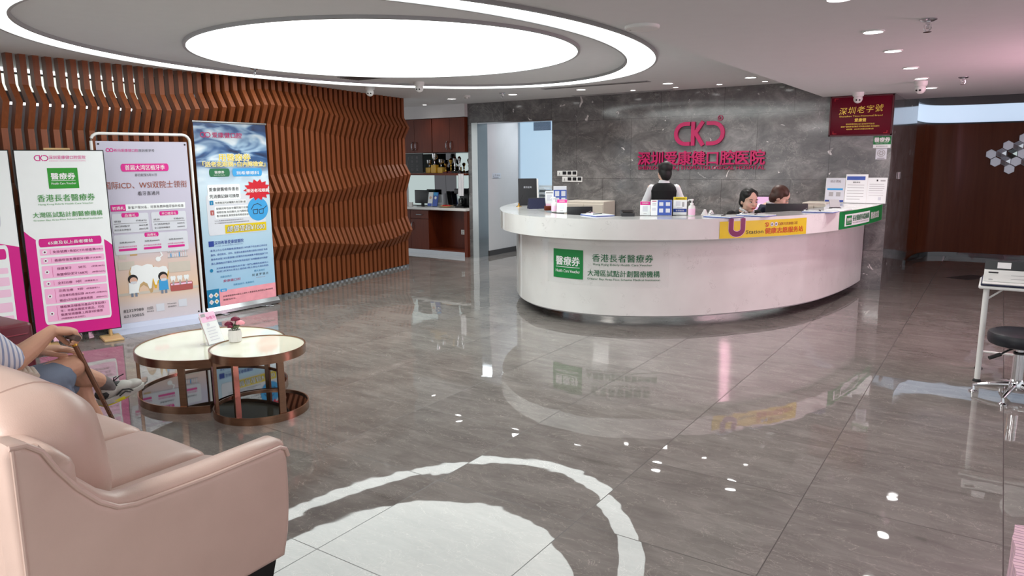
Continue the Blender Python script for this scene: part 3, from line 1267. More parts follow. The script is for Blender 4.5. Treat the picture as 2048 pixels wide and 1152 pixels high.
t = thing('desk_monitor', 'black flat monitor standing on the white worktop by the partition', 'monitor', (-8.72, 10.02, 0.832))
m = MB()
m.rbox(-0.17, -0.015, 0.05, 0.17, 0.015, 0.29, 'plastic_dark', 0.006, 2)
m.build('screen', t)
m = MB()
m.box(-0.03, 0, 0.004, 0.03, 0.02, 0.06, 'black')
m.rbox(-0.09, -0.06, 0, 0.09, 0.06, 0.008, 'black', 0.003, 1)
m.build('stand', t, 0)
t = thing('paper_cup_box', 'small white carton on the worktop in front of the black monitor', 'box', (-8.86, 9.86, 0.832), 0.3)
m = MB()
m.rbox(-0.035, -0.025, 0, 0.035, 0.025, 0.075, 'plastic_white', 0.003, 1)
m.build('carton', t, 0)
m = MB()
m.box(-0.036, -0.0255, 0.068, 0.036, 0.0255, 0.076, 'print_white')
m.build('lid', t, 0)
t = thing('coffee_machine', 'black coffee machine on the worktop beside the dark pillar', 'machine', (-7.76, 9.98, 0.832))
m = MB()
m.rbox(-0.10, -0.10, 0, 0.10, 0.13, 0.03, 'black', 0.01, 2)
m.rbox(-0.10, 0.03, 0.03, 0.10, 0.13, 0.27, 'black', 0.012, 2)
m.rbox(-0.11, -0.11, 0.24, 0.11, 0.13, 0.33, 'plastic_dark', 0.018, 3)
m.build('body', t)
m = MB()
m.lathe([(0.045, 0.032), (0.05, 0.05), (0.048, 0.13), (0.036, 0.16), (0.036, 0.165)], 'black_glass', c=(-0.01, -0.045, 0), n=24)
m.tube([(0.035, -0.06, 0.06), (0.08, -0.09, 0.07), (0.08, -0.09, 0.13), (0.035, -0.06, 0.14)], 0.007, 'black', 8)
m.build('jug', t)
t = thing('hand_towel', 'white towel hanging from the trophy shelf beside the dark pillar', 'towel', (-7.60, 9.73, 1.05))
m = MB()
vs, fs = [], []
for i in range(9):
    for j in range(7):
        vs.append((-0.055 + 0.11 * j / 6, -0.012 + 0.010 * math.sin(j * 2.1 + i * 0.25), 0.37 * i / 8))
k = len(vs)
vs += [(p[0], p[1] + 0.014, p[2]) for p in vs]
for i in range(8):
    for j in range(6):
        a = i * 7 + j
        fs.append((a, a + 1, a + 8, a + 7))
        fs.append((k + a + 7, k + a + 8, k + a + 1, k + a))
for i in range(8):
    a = i * 7
    fs += [(a, a + 7, k + a + 7, k + a), (a + 13, a + 6, k + a + 6, k + a + 13)]
for j in range(6):
    fs += [(j, k + j, k + j + 1, j + 1), (56 + j + 1, k + 56 + j + 1, k + 56 + j, 56 + j)]
m.add(vs, fs, 'cloth_white')
m.build('cloth', t, 60)
m = MB()
m.tube([(0, -0.004, 0.36), (0, -0.02, 0.385), (0, 0.03, 0.385)], 0.005, 'chrome', 8)
m.build('hook', t)

# ---------------------------------------------------------------- things in the passage
t = thing('hanging_sign', 'small blue-grey hanging sign in the lit passage doorway', 'sign', (-6.515, 10.6, 2.13))
m = MB()
m.box(-0.165, -0.015, 0, 0.165, 0.015, 0.175, 'tinted_acrylic')
m.build('panel', t, 0)
m = MB()
for s in (-0.12, 0.12):
    m.tube([(s, 0, 0.175), (s, 0, 0.44)], 0.004, 'satin_metal', 6)
m.build('rod', t)
t = thing('paper_trays', 'stack of white paper trays glimpsed in the lit passage', 'trays', (-7.08, 11.5, 0))
m = MB()
m.rbox(-0.15, -0.15, 0, 0.19, 0.15, 0.84, 'plastic_white', 0.01, 1)
m.build('stand', t, 0)
for i in range(4):
    m = MB()
    z = 0.85 + 0.085 * i
    m.box(-0.14, -0.14, z, 0.14 + 0.03 * (i % 2), 0.14, z + 0.012, 'plastic_white')
    m.box(-0.14, 0.13, z, 0.14, 0.14, z + 0.07, 'plastic_white')
    m.box(-0.12, -0.11, z + 0.012, 0.12, 0.12, z + 0.035, 'print_white')
    m.build('tray', t, 0)
t = thing('door_notice', 'small notice with faint black symbols on the white passage wall', 'notice', (-7.298, 10.35, 1.375), R(90))
m = MB()
m.rbox(-0.125, -0.004, -0.045, 0.125, 0.0, 0.045, 'qr_blank', 0.001, 1)
m.build('plate', t, 0)
m = MB()
m.text('上下', -0.06, -0.012, 0.05, 'ink', XZ, 0.005)
m.text('洗手间', 0.05, -0.008, 0.035, 'grey_ink', XZ, 0.005)
m.rect(-0.11, -0.038, 0.06, -0.030, 'ink', XZ, 0.005)
m.build('lettering', t, 0)

# ---------------------------------------------------------------- on the marble wall
t = thing('wall_logo_sign', 'large pink raised clinic name and emblem on the dark marble wall', 'sign', (-3.5, 9.82, 1.47))
m = MB()
D = 0.03
w = 0.052
x0, x1, z0, z1 = -0.33, 0.33, 0.365, 0.635


def half(cx, sgn, n=14):
    r, zc = (z1 - z0) / 2, (z0 + z1) / 2
    return [(cx + sgn * r * math.sin(math.pi * k / n), zc + r * math.cos(math.pi * k / n)) for k in range(n + 1)]


zi = (z1 - z0) / 2
c1 = [(-0.125, z1)] + half(x0 + zi, -1) + [(-0.125, z0)]
c2 = [(0.105, z1)] + half(x1 - zi, 1) + [(0.105, z0)]
m.stroke(c1, w, 'logo_pink', XZ, 0.004, D)
m.stroke(c2, w, 'logo_pink', XZ, 0.004, D)
m.stroke([(-0.085, z0 - 0.026), (-0.085, z1 + 0.026)], w, 'logo_pink', XZ, 0.004, D)
m.stroke([(0.055, z1 + 0.026), (-0.05, 0.51), (0.06, z0 - 0.026)], w, 'logo_pink', XZ, 0.005, D)
m.stroke([(0.285 + 0.032 * math.cos(2 * math.pi * k / 18), 0.70 + 0.032 * math.sin(2 * math.pi * k / 18)) for k in range(19)], 0.008, 'logo_pink', XZ, 0.004, 0.01)
m.text('R', 0.285, 0.684, 0.045, 'logo_pink', XZ, 0.006, depth=0.01)
m.build('emblem', t, 0)
m = MB()
for i, s in enumerate('深圳爱康健口腔医院'):
    m.text(s, -0.80 + 0.201 * i, 0.093, 0.205, 'logo_pink', XZ, 0.004, bold=0.022, depth=0.03)
m.build('lettering', t, 0)
m = MB()
m.text('SHENZHEN C.K.J STOMATOLOGICAL HOSPITAL', 0.005, 0.016, 0.068, 'logo_pink', XZ, 0.004, bold=0.01, depth=0.012, width=1.80)
m.build('lettering', t, 0)

for i, (x, z, n, blank, lb) in enumerate(((-5.757, 1.385, 4, 0, 'white row of switches on the marble wall, upper row beside the doorway'), (-5.667, 1.295, 4, 0, 'white row of switches on the marble wall, lower row'))):
    t = thing('switch_panel', lb, 'switch', (x, 9.82, z), 0, 'light switches by the doorway')
    m = MB()
    m.rbox(0, -0.012, 0, 0.088 * n, 0.0, 0.082, 'plastic_white', 0.004, 2)
    m.build('plate', t)
    for k in range(n):
        m = MB()
        u = 0.088 * k + 0.012
        if k == 0:
            m.box(u + 0.026, -0.0145, 0.030, u + 0.036, -0.011, 0.055, 'grey_ink')
            m.box(u + 0.018, -0.0145, 0.016, u + 0.044, -0.011, 0.021, 'grey_ink')
        else:
            m.box(u, -0.016, 0.024, u + 0.064, -0.011, 0.074, 'plastic_dark')
        m.build('rocker', t, 0)

t = thing('honour_plaque', 'large dark red framed plaque with gold writing high on the column', 'plaque', (-1.488, 9.82, 1.885), 0)
m = MB()
m.rbox(-0.352, -0.03, 0, 0.352, 0, 0.478, 'plaque_red', 0.006, 2)
m.build('panel', t)
m = MB()
for a in ((-0.352, 0, -0.335, 0.478), (0.335, 0, 0.352, 0.478), (-0.352, 0, 0.352, 0.016), (-0.352, 0.462, 0.352, 0.478)):
    m.box(a[0], -0.036, a[1], a[2], -0.005, a[3], 'maroon')
m.build('frame', t, 0)
m = MB()
for i, s in enumerate('深圳老字號'):
    m.text(s, -0.20 + 0.10 * i, 0.265 + 0.006 * i, 0.092, 'gold', XZ, 0.032, shear=0.15)
m.text('Shenzhen Time-Honored Brand', 0.0, 0.228, 0.028, 'gold', XZ, 0.032, width=0.48)
m.text('爱康健', 0.0, 0.172, 0.044, 'gold', XZ, 0.032, bold=0.02)
m.text('深圳市商务局认证 深圳老字号协会', 0.0, 0.134, 0.021, 'gold', XZ, 0.032, width=0.32)
m.text('深圳广播电影电视集团 深圳报业集团 深圳商报社', 0.0, 0.104, 0.021, 'gold', XZ, 0.032, width=0.43)
m.text('有效期：2020年5月至2025年5月', 0.0, 0.074, 0.020, 'gold', XZ, 0.032, width=0.30)
m.stroke([(-0.30, 0.06), (-0.30, 0.03), (-0.26, 0.03)], 0.006, 'red', XZ, 0.032)
m.stroke([(0.30, 0.06), (0.30, 0.03), (0.26, 0.03)], 0.006, 'red', XZ, 0.032)
m.stroke([(-0.30, 0.42), (-0.30, 0.45), (-0.26, 0.45)], 0.006, 'red', XZ, 0.032)
m.build('lettering', t, 0)


def voucher_badge(m, u0, v0, u1, v1, fr, g, l=0.002, n=1):
    """green square: three white characters, a rule and the English line"""
    w, h = u1 - u0, v1 - v0
    m.rect(u0, v0, u1, v1, g, fr, l, n)
    m.text('醫療券', (u0 + u1) / 2, v0 + h * 0.47, h * 0.34, 'white', fr, l + 0.0015, bold=0.02, width=w * 0.80)
    m.rect(u0 + w * 0.1, v0 + h * 0.375, u1 - w * 0.1, v0 + h * 0.395, 'white', fr, l + 0.0015, n)
    m.text('Health Care Voucher', (u0 + u1) / 2, v0 + h * 0.20, h * 0.15, 'white', fr, l + 0.0015, bold=0.01, width=w * 0.82)


t = thing('voucher_sticker', 'small dark green voucher sticker on the column under the red plaque', 'sticker', (-1.235, 9.82, 1.735))
m = MB()
m.box(-0.095, -0.003, 0, 0.095, 0, 0.14, 'deep_green')
m.box(-0.095, -0.0035, 0, 0.095, 0, 0.042, 'print_white')
m.build('sheet', t, 0)
m = MB()
m.text('醫療券', 0, 0.078, 0.058, 'white', XZ, 0.004, bold=0.03)
m.text('Health Care Voucher', 0, 0.056, 0.016, 'white', XZ, 0.004)
m.text('香港長者醫療券計劃', 0, 0.016, 0.014, 'grey_ink', XZ, 0.0045)
m.build('lettering', t, 0)
t = thing('seal_sticker', 'pale square sticker with a round grey seal below the green voucher sticker', 'sticker', (-1.235, 9.82, 1.60))
m = MB()
m.box(-0.06, -0.003, 0, 0.06, 0, 0.128, 'qr_blank')
m.build('sheet', t, 0)
m = MB()
m.disc(0, 0.074, 0.045, 'plastic_grey', XZ, 0.0035)
m.disc(0, 0.074, 0.036, 'qr_blank', XZ, 0.0045)
for k in range(6):
    m.disc(0.02 * math.cos(k * 1.05), 0.074 + 0.02 * math.sin(k * 1.05), 0.010, 'plastic_grey', XZ, 0.0055, 10)
m.rect(-0.04, 0.012, 0.04, 0.018, 'grey_ink', XZ, 0.0045)
m.build('print', t, 0)
t = thing('wall_switch', 'pale pair of switches on the polished side of the marble column', 'switch', (-1.128, 10.77, 1.39), R(90))
m = MB()
m.rbox(-0.09, -0.012, -0.045, 0.09, 0, 0.045, 'plastic_white', 0.004, 2)
m.build('plate', t)
for u in (-0.045, 0.045):
    m = MB()
    m.box(u - 0.03, -0.015, -0.03, u + 0.03, -0.011, 0.03, 'plastic_grey')
    m.build('rocker', t, 0)


# ---------------------------------------------------------------- reception counter
ZT, ZF, ZB = 1.07, 0.877, 0.115        # top, bottom of the overhanging band, bottom of the white front
OUT = catmull([(-5.46, 8.55), (-5.38, 8.15), (-5.25, 7.72), (-5.10, 7.36), (-4.93, 7.06), (-4.70, 6.74), (-4.42, 6.42), (-4.02, 6.14), (-3.58, 6.02), (-3.10, 6.05),
               (-2.68, 6.23), (-2.27, 6.52), (-1.92, 6.94), (-1.62, 7.42), (-1.40, 7.98), (-1.27, 8.60), (-1.20, 9.2), (-1.165, 9.765)], 8)
OUT = [Vector((p[0], p[1])) for p in OUT]
INN = offset_path(OUT, 0.42)
BODY = offset_path(OUT, 0.19)
PLN = offset_path(OUT, 0.46)


class Path:
    def __init__(self, P):
        self.P = P
        self.s = [0.0]
        for a, c in zip(P, P[1:]):
            self.s.append(self.s[-1] + (c - a).length)

    def at(self, s):
        s = max(0.0, min(self.s[-1] - 1e-6, s))
        for i in range(len(self.P) - 1):
            if s <= self.s[i + 1]:
                t = (s - self.s[i]) / (self.s[i + 1] - self.s[i])
                p = self.P[i].lerp(self.P[i + 1], t)
                a = (self.P[min(i + 1, len(self.P) - 1)] - self.P[max(i - 1, 0)]).normalized()
                c = (self.P[min(i + 2, len(self.P) - 1)] - self.P[i]).normalized()
                d = a.lerp(c, t).normalized()
                return p, d
        return self.P[-1], (self.P[-1] - self.P[-2]).normalized()

    def near(self, x, y):
        q = Vector((x, y))
        return min(((self.at(k * 0.01)[0] - q).length, k * 0.01) for k in range(int(self.s[-1] / 0.01)))[1]

    def fr(self, u, v, l=0.0):
        p, d = self.at(u)
        return (p.x + d.y * l, p.y - d.x * l, v)


FAS, BDY = Path(OUT), Path(BODY)
rc = thing('reception_counter', 'long curved white stone reception counter with steel plinth', 'counter', (0, 0, 0))


def wallstrip(mb, A, Bp, z0, z1, m):
    n = len(A)
    vs = []
    for a, c in zip(A, Bp):
        vs += [(a.x, a.y, z0), (a.x, a.y, z1), (c.x, c.y, z1), (c.x, c.y, z0)]
    fs = []
    for i in range(n - 1):
        k = 4 * i
        for j in range(4):
            fs.append((k + j, k + 4 + j, k + 4 + (j + 1) % 4, k + (j + 1) % 4))
    fs.append((0, 1, 2, 3))
    k = 4 * (n - 1)
    fs.append((k + 3, k + 2, k + 1, k))
    mb.add(vs, fs, m)


# top: from the outer edge inwards, wider at the wall end
TOPI = []
for i, p in enumerate(INN):
    f = i / (len(INN) - 1)
    k = max(0.0, (p.y - 8.9) / 0.9) if f > 0.7 else 0.0
    TOPI.append(Vector((p.x - 0.27 * min(1, k), p.y)))
m = MB()
wallstrip(m, offset_path(OUT, 0.012), TOPI, ZT - 0.03, ZT, 'quartz')
m.build('top', rc, 40)
m = MB()
wallstrip(m, OUT, offset_path(OUT, 0.012), ZF, ZT, 'quartz')
wallstrip(m, offset_path(OUT, 0.012), offset_path(OUT, 0.24), ZF, ZF + 0.03, 'quartz')
m.build('band', rc, 40)
m = MB()
wallstrip(m, BODY, offset_path(OUT, 0.26), ZB, ZF, 'quartz')
m.build('front_panel', rc, 40)
m = MB()
wallstrip(m, offset_path(OUT, 0.205), offset_path(OUT, 0.50), ZB - 0.015, ZB, 'plastic_grey')
m.build('soffit', rc, 40)
m = MB()
wallstrip(m, PLN, offset_path(OUT, 0.50), 0.0, ZB - 0.015, 'steel')
m.build('plinth', rc, 40)
m = MB()
DI = offset_path(OUT, 0.26)[10:-22]
DJ = offset_path(OUT, 0.72)[10:-22]
wallstrip(m, DI, DJ, 0.74, 0.765, 'beige')
wallstrip(m, offset_path(OUT, 0.27)[10:-22], offset_path(OUT, 0.29)[10:-22], 0.12, 0.74, 'beige')
m.build('work_desk', rc, 40)


FB, BB = FAS.fr, BDY.fr
m = MB()
m.rect(2.90, 0.40, 4.17, 0.80, 'clear_film', BB, 0.002, 24)
voucher_badge(m, 2.985, 0.455, 3.335, 0.745, BB, 'deep_green', 0.004, 8)
for i, s in enumerate('香港長者醫療券'):
    m.text(s, 3.47 + 0.085 * i, 0.648, 0.082, 'text_green', BB, 0.004, bold=0.012)
m.text('Hong Kong Elderly Health Care Voucher', 3.725, 0.606, 0.030, 'text_green', BB, 0.004, width=0.57)
m.text('大灣區試點計劃醫療機構', 3.735, 0.503, 0.068, 'text_green', BB, 0.004, bold=0.012, width=0.70)
m.text('Greater Bay Area Pilot Scheme Medical Institution', 3.735, 0.462, 0.029, 'text_green', BB, 0.004, width=0.71)
m.build('front_decal', rc, 0, 'green voucher badge and green writing on a clear film')

m = MB()
m.rect(4.985, 0.880, 6.045, 1.040, 'yellow', FB, 0.003, 24)
uu = [(5.105, 1.062), (5.105, 0.965)] + [(5.170 - 0.065 * math.cos(math.pi * k / 12), 0.965 - 0.048 * math.sin(math.pi * k / 12)) for k in range(1, 12)] + [(5.235, 0.965), (5.235, 1.062)]
m.stroke(uu, 0.058, 'pale_pink', FB, 0.005)
m.stroke(uu, 0.050, 'plum', FB, 0.0065)
for u in (5.105, 5.235):
    m.disc(u, 1.062, 0.025, 'plum', FB, 0.0068, 14, 0.006)
m.text('Station', 5.375, 0.915, 0.052, 'ink', FB, 0.005, width=0.20)
m.text('健康志愿服务站', 5.745, 0.913, 0.060, 'orange_red', FB, 0.005, bold=0.015, width=0.50)
m.text('希玛爱康健口腔', 5.80, 0.985, 0.030, 'brown_text', FB, 0.005, width=0.22)
for u in (5.575, 5.625):
    m.disc(u, 0.996, 0.020, 'qr_blank', FB, 0.005, 16)
    m.disc(u, 0.996, 0.010, 'grey_ink', FB, 0.0062, 12)
for u in (5.665, 5.69):
    m.stroke([(u + 0.011 * math.cos(2 * math.pi * k / 12), 0.996 + 0.011 * math.sin(2 * math.pi * k / 12)) for k in range(13)], 0.005, 'brown_text', FB, 0.005)
m.stroke([(5.515 + 0.018 * math.cos(R(a)), 0.996 + 0.018 * math.sin(R(a))) for a in range(-150, 95, 20)], 0.008, 'orange_red', FB, 0.005)
m.stroke([(5.500, 1.008), (5.528, 0.978)], 0.007, 'orange_red', FB, 0.0055)
m.stroke([(5.493, 1.004), (5.507, 1.014)], 0.009, 'orange_red', FB, 0.0058)
m.build('band_decal', rc, 0, 'yellow service station strip with a big plum letter U')
m = MB()
m.rect(6.655, 0.880, 8.30, 1.066, 'deep_green', FB, 0.003, 40)
m.rect(6.79, 0.905, 7.62, 1.030, 'print_white', FB, 0.0045, 24)
voucher_badge(m, 6.83, 0.915, 6.985, 1.015, FB, 'deep_green', 0.006, 5)
m.text('長者醫療券試點機構', 7.30, 0.955, 0.068, 'text_green', FB, 0.006, bold=0.02, width=0.58)
m.text('Elderly Health Care Voucher Medical Institution', 7.30, 0.925, 0.020, 'grey_ink', FB, 0.006, width=0.56)
m.text('醫健試點', 7.88, 0.935, 0.085, 'white', FB, 0.006, bold=0.01, width=0.42)
m.build('band_decal', rc, 0, 'green strip with a white voucher label near the column')


# ---------------------------------------------------------------- things standing on the counter
def face(x, y):
    return math.atan2(-x, y)


def card_stand(x, y, w, h, rows, name, label, cat, lean=-10, group=None, z=ZT, yaw=None):
    """small upright acrylic card: rows are (v0, v1, u0, u1, colour)"""
    t = thing(name, label, cat, (x, y, z), face(x, y) if yaw is None else yaw, group)
    mx = Matrix.Rotation(R(lean), 4, 'X')
    m = MB()
    m.rbox(-w / 2, -0.003, 0.004, w / 2, 0.003, h, 'plastic_white', 0.002, 1, mx)
    m.rbox(-w / 2, -0.02, 0, w / 2, 0.055, 0.006, 'acrylic', 0.002, 1)
    m.build('holder', t, 0)
    fr = lambda u, v, l=0.0: tuple(mx @ Vector((u * w / 2, -0.0035 - l, 0.006 + v * (h - 0.008))))
    m = MB()
    for i, r in enumerate(rows):
        if len(r) == 5:
            m.rect(r[2], r[0], r[3], r[1], r[4], fr, 0.0006 * (1 + i * 0.15))
        else:
            s, u, v, sz, mm, wd = r
            f2 = lambda a, c, l=0.0: tuple(mx @ Vector((a, -0.0035 - l, c)))
            m.text(s, u * w / 2, 0.006 + v * (h - 0.008), sz, mm, f2, 0.002, width=wd)
    m.build('print', t, 0)
    return t


PINKCARD = [(0.0, 1.0, -0.98, 0.98, 'print_white'), (0.74, 1.0, -0.98, 0.98, 'magenta'), ('扫码预约', 0, 0.82, 0.018, 'white', 0.06), (0.26, 0.66, -0.5, 0.5, 'qr_blank'), (0.08, 0.12, -0.3, 0.3, 'plastic_grey')]
FOURCARD = [(0.0, 1.0, -0.98, 0.98, 'print_white'), (0.0, 1.0, -0.36, 0.98, 'card_blue'), (0.90, 0.94, -0.88, -0.46, 'logo_pink'), (0.76, 0.79, -0.85, -0.5, 'plastic_grey'), (0.66, 0.69, -0.85, -0.5, 'plastic_grey'), (0.30, 0.48, -0.85, -0.5, 'qr_blank'),
            (0.62, 0.86, -0.20, 0.18, 'qr_blank'), (0.62, 0.86, 0.42, 0.82, 'qr_blank'), (0.18, 0.44, -0.20, 0.18, 'qr_blank'), (0.18, 0.44, 0.42, 0.82, 'qr_blank')]
card_stand(-2.90, 6.66, 0.10, 0.142, PINKCARD, 'payment_card', 'small white card with a pink heading, right of the black terminal on the counter', 'card')
card_stand(-2.748, 6.70, 0.205, 0.158, FOURCARD, 'payment_card', 'wide card with a blue half and four pale squares in the middle of the counter', 'card')
card_stand(-2.622, 6.87, 0.132, 0.182, [(0.0, 1.0, -0.98, 0.98, 'print_white'), (0.84, 1.0, -0.98, 0.98, 'yellow'), ('健康码登记处', 0, 0.87, 0.018, 'ink', 0.09), (0.50, 0.76, -0.62, 0.06, 'qr_blank'), (0.45, 0.72, 0.3, 0.62, 'plastic_grey'), (0.14, 0.34, -0.98, 0.98, 'blue'), ('智慧医院', 0.0, 0.20, 0.016, 'white', 0.08), (0.38, 0.40, -0.4, 0.4, 'grey_ink')],
           'notice_card', 'white card with a yellow heading and a blue band beside the sanitiser', 'card')
card_stand(-3.846, 6.65, 0.11, 0.142, PINKCARD, 'payment_card', 'small white card with a pink heading at the left end of the counter', 'card', yaw=face(-3.846, 6.65) - 0.2)


def pump(x, y, label, h=0.165, yaw=0.4):
    t = thing('sanitiser_bottle', label, 'bottle', (x, y, ZT), yaw, 'sanitiser pump bottles on the counter')
    k = h / 0.165
    m = MB()
    m.lathe([(0.030, 0), (0.034, 0.004), (0.034, 0.085 * k), (0.030, 0.098 * k), (0.012, 0.108 * k), (0.012, 0.112 * k)], 'plastic_white', n=24)
    m.build('bottle', t)
    m = MB()
    m.lathe([(0.0346, 0.012), (0.0346, 0.072 * k)], 'pale_pink', n=24, caps=False)
    m.build('label', t)
    m = MB()
    m.lathe([(0.016, 0.108 * k), (0.016, 0.125 * k), (0.006, 0.127 * k), (0.006, 0.148 * k), (0.016, 0.15 * k), (0.016, 0.163 * k), (0.0, 0.165 * k)], 'white', n=16)
    m.tube([(-0.008, 0, 0.157 * k), (-0.034, 0, 0.155 * k), (-0.040, 0, 0.142 * k)], 0.006, 'white', 8)
    m.build('pump', t)


pump(-2.49, 6.84, 'white pump bottle with a pink label beside the yellow card on the counter')
pump(-3.965, 6.70, 'white pump bottle with a pink label, left end of the counter before the blue card')

t = thing('card_terminal', 'small black payment terminal lying on the counter left of the cards', 'terminal', (-3.04, 6.55, ZT), face(-3.04, 6.55) + 0.1)
m = MB()
m.prism([(-0.07, 0), (0.07, 0), (0.07, 0.052), (0.045, 0.056), (-0.07, 0.030)], -0.066, 0.066, 'plastic_dark', 'x', 0.006)
m.build('body', t)
m = MB()
m.add([(-0.05, -0.052, 0.0375), (0.05, -0.052, 0.0375), (0.05, 0.02, 0.053), (-0.05, 0.02, 0.053)], [(0, 1, 2, 3)], 'black_glass')
m.build('screen', t, 0)
t = thing('ornament', 'small white two-humped ornament beside the clipboards on the counter', 'ornament', (-2.38, 6.99, ZT), face(-2.38, 6.99))
m = MB()
for s, h in ((-0.028, 0.062), (0.032, 0.055)):
    m.lathe([(0.034, 0), (0.028, h * 0.35), (0.016, h * 0.7), (0.013, h * 0.9), (0.0, h)], 'plastic_white', c=(s, 0, 0), n=18)
m.build('body', t)
m = MB()
m.rbox(-0.065, -0.03, 0, 0.07, 0.03, 0.008, 'plastic_white', 0.003, 1)
m.build('base', t)


def clipboard(x, y, w, d, yaw, label, pen='black'):
    t = thing('clipboard', label, 'clipboard', (x, y, ZT + 0.001), yaw, 'clipboards on the counter')
    m = MB()
    m.rbox(-w / 2, -d / 2, 0, w / 2, d / 2, 0.006, 'card_blue', 0.002, 1)
    m.build('board', t, 0)
    m = MB()
    m.rbox(-w / 2 + 0.004, -d / 2 + 0.004, 0.006, w / 2 - 0.004, d / 2 - 0.006, 0.012, 'print_white', 0.001, 1)
    for k in range(7):
        m.rect(-w * 0.36, -d * 0.34 + k * d * 0.09, w * 0.3, -d * 0.33 + k * d * 0.09, 'plastic_grey', frame((0, 0, 0.0125), (1, 0, 0), (0, 1, 0), (0, 0, 1)), 0)
    m.build('paper', t, 0)
    m = MB()
    m.rbox(-0.05, d / 2 - 0.03, 0.010, 0.05, d / 2 - 0.004, 0.022, 'chrome', 0.003, 2)
    m.tube([(-0.03, d / 2 - 0.012, 0.02), (0, d / 2 - 0.02, 0.036), (0.03, d / 2 - 0.012, 0.02)], 0.003, 'chrome', 6)
    m.build('clip', t)
    m = MB()
    m.tube([(-0.06, -0.02, 0.0165), (0.07, 0.03, 0.0165)], 0.004, pen, 8)
    m.build('pen', t)


clipboard(-3.33, 6.47, 0.22, 0.31, R(58), 'clipboard with white paper left of the black terminal')
clipboard(-2.17, 6.83, 0.22, 0.31, R(72), 'clipboard with white paper above the letter U, next to the white ornament')
clipboard(-1.95, 7.14, 0.22, 0.31, R(76), 'clipboard with white paper before the seated woman in black')
clipboard(-1.52, 7.93, 0.22, 0.31, R(86), 'clipboard with white paper at the right bend of the counter')
t = thing('folded_paper', 'white sheets lying on the counter before the green strip', 'paper', (-1.42, 8.32, ZT + 0.001), R(85))
m = MB()
m.rbox(-0.15, -0.10, 0, 0.15, 0.10, 0.006, 'print_white', 0.001, 1)
m.build('sheet', t, 0)
m = MB()
m.rbox(-0.13, -0.11, 0.006, 0.16, 0.09, 0.010, 'print_white', 0.001, 1)
m.build('sheet', t, 0)
t = thing('card_reader', 'small tilted grey reader on the counter before the leaning notices', 'reader', (-1.50, 8.62, ZT), face(-1.5, 8.6) + 0.35)
m = MB()
m.rbox(-0.055, -0.035, 0, 0.055, 0.04, 0.012, 'plastic_dark', 0.004, 1)
m.build('base', t)
m = MB()
m.rbox(-0.055, -0.006, 0.0, 0.055, 0.006, 0.095, 'plastic_grey', 0.003, 1, Matrix.Translation((0, 0.005, 0.01)) @ Matrix.Rotation(R(-28), 4, 'X'))
m.build('screen', t)

# left end of the counter
t = thing('suggestion_folder', 'black upright folder with white characters at the far left of the counter', 'folder', (-4.88, 7.62, ZT), face(-4.88, 7.62) + 0.15)
mx = Matrix.Translation((0, 0.02, 0)) @ Matrix.Rotation(R(-9), 4, 'X')
m = MB()
m.rbox(-0.125, -0.012, 0.0, 0.105, 0.012, 0.335, 'plastic_dark', 0.003, 1, mx)
m.build('cover', t, 0)
m = MB()
m.rbox(0.108, -0.012, 0.08, 0.128, 0.012, 0.33, 'plastic_white', 0.002, 1, mx)
m.build('paper_edge', t, 0)
m = MB()
fr2 = lambda u, v, l=0.0, mx=mx: tuple(mx @ Vector((u, -0.0125 - l, v)))
m.text('意见征询', -0.01, 0.215, 0.026, 'qr_blank', fr2, 0.001, width=0.10)
m.build('lettering', t, 0)
t = thing('tent_calendar', 'dark navy folded stand in front of the black folder on the counter', 'calendar', (-4.46, 7.13, ZT), face(-4.46, 7.1) + 0.3)
m = MB()
m.prism([(-0.055, 0), (0.055, 0), (0.008, 0.118), (-0.008, 0.118)], -0.10, 0.10, 'cloth_navy', 'x', 0.002)
m.build('card', t, 0)
m = MB()
m.tube([(-0.10, 0, 0.118), (0.10, 0, 0.118)], 0.007, 'black', 8)
m.build('spine', t)
card_stand(-4.40, 7.32, 0.10, 0.20, [(0, 1, -0.98, 0.98, 'print_white'), (0.84, 0.94, -0.8, 0.8, 'plastic_grey'), (0.4, 0.78, -0.6, 0.6, 'qr_blank'), (0.0, 0.22, -0.98, 0.98, 'pale_pink')], 'leaflet_stand', 'narrow white leaflet stand before the black folder', 'stand', -6)
card_stand(-4.42, 7.60, 0.16, 0.245, [(0, 1, -0.98, 0.98, 'qr_blank'), (0.0, 0.82, -0.98, 0.98, 'card_blue'), (0.50, 0.76, -0.75, -0.12, 'qr_blank'), (0.50, 0.76, 0.2, 0.82, 'qr_blank'), (0.16, 0.42, -0.75, -0.12, 'qr_blank'), (0.16, 0.42, 0.2, 0.82, 'qr_blank')],
           'payment_card', 'tall blue card with four pale squares at the left end of the counter', 'card', -6)
t = thing('wooden_box', 'small reddish wooden box under the leaflets at the left end of the counter', 'box', (-4.16, 6.93, ZT), face(-4.16, 6.9) + 0.2)
m = MB()
m.rbox(-0.06, -0.035, 0, 0.06, 0.035, 0.05, 'cherry', 0.004, 2)
m.build('box', t)
m = MB()
m.ball((0.055, -0.045, 0.014), 0.012, 'gold', 2)
m.build('clasp', t)
t = thing('desk_bell', 'small brass stand with a pen at the left edge of the counter', 'pen stand', (-4.86, 7.36, ZT), 0.6)
m = MB()
m.lathe([(0.035, 0), (0.035, 0.006), (0.010, 0.012), (0.008, 0.03), (0.014, 0.036), (0.0, 0.042)], 'gold', n=20)
m.build('stand', t)
m = MB()
m.tube([(0.0, 0, 0.03), (0.05, 0.0, 0.14)], 0.005, 'black', 8)
m.build('pen', t)

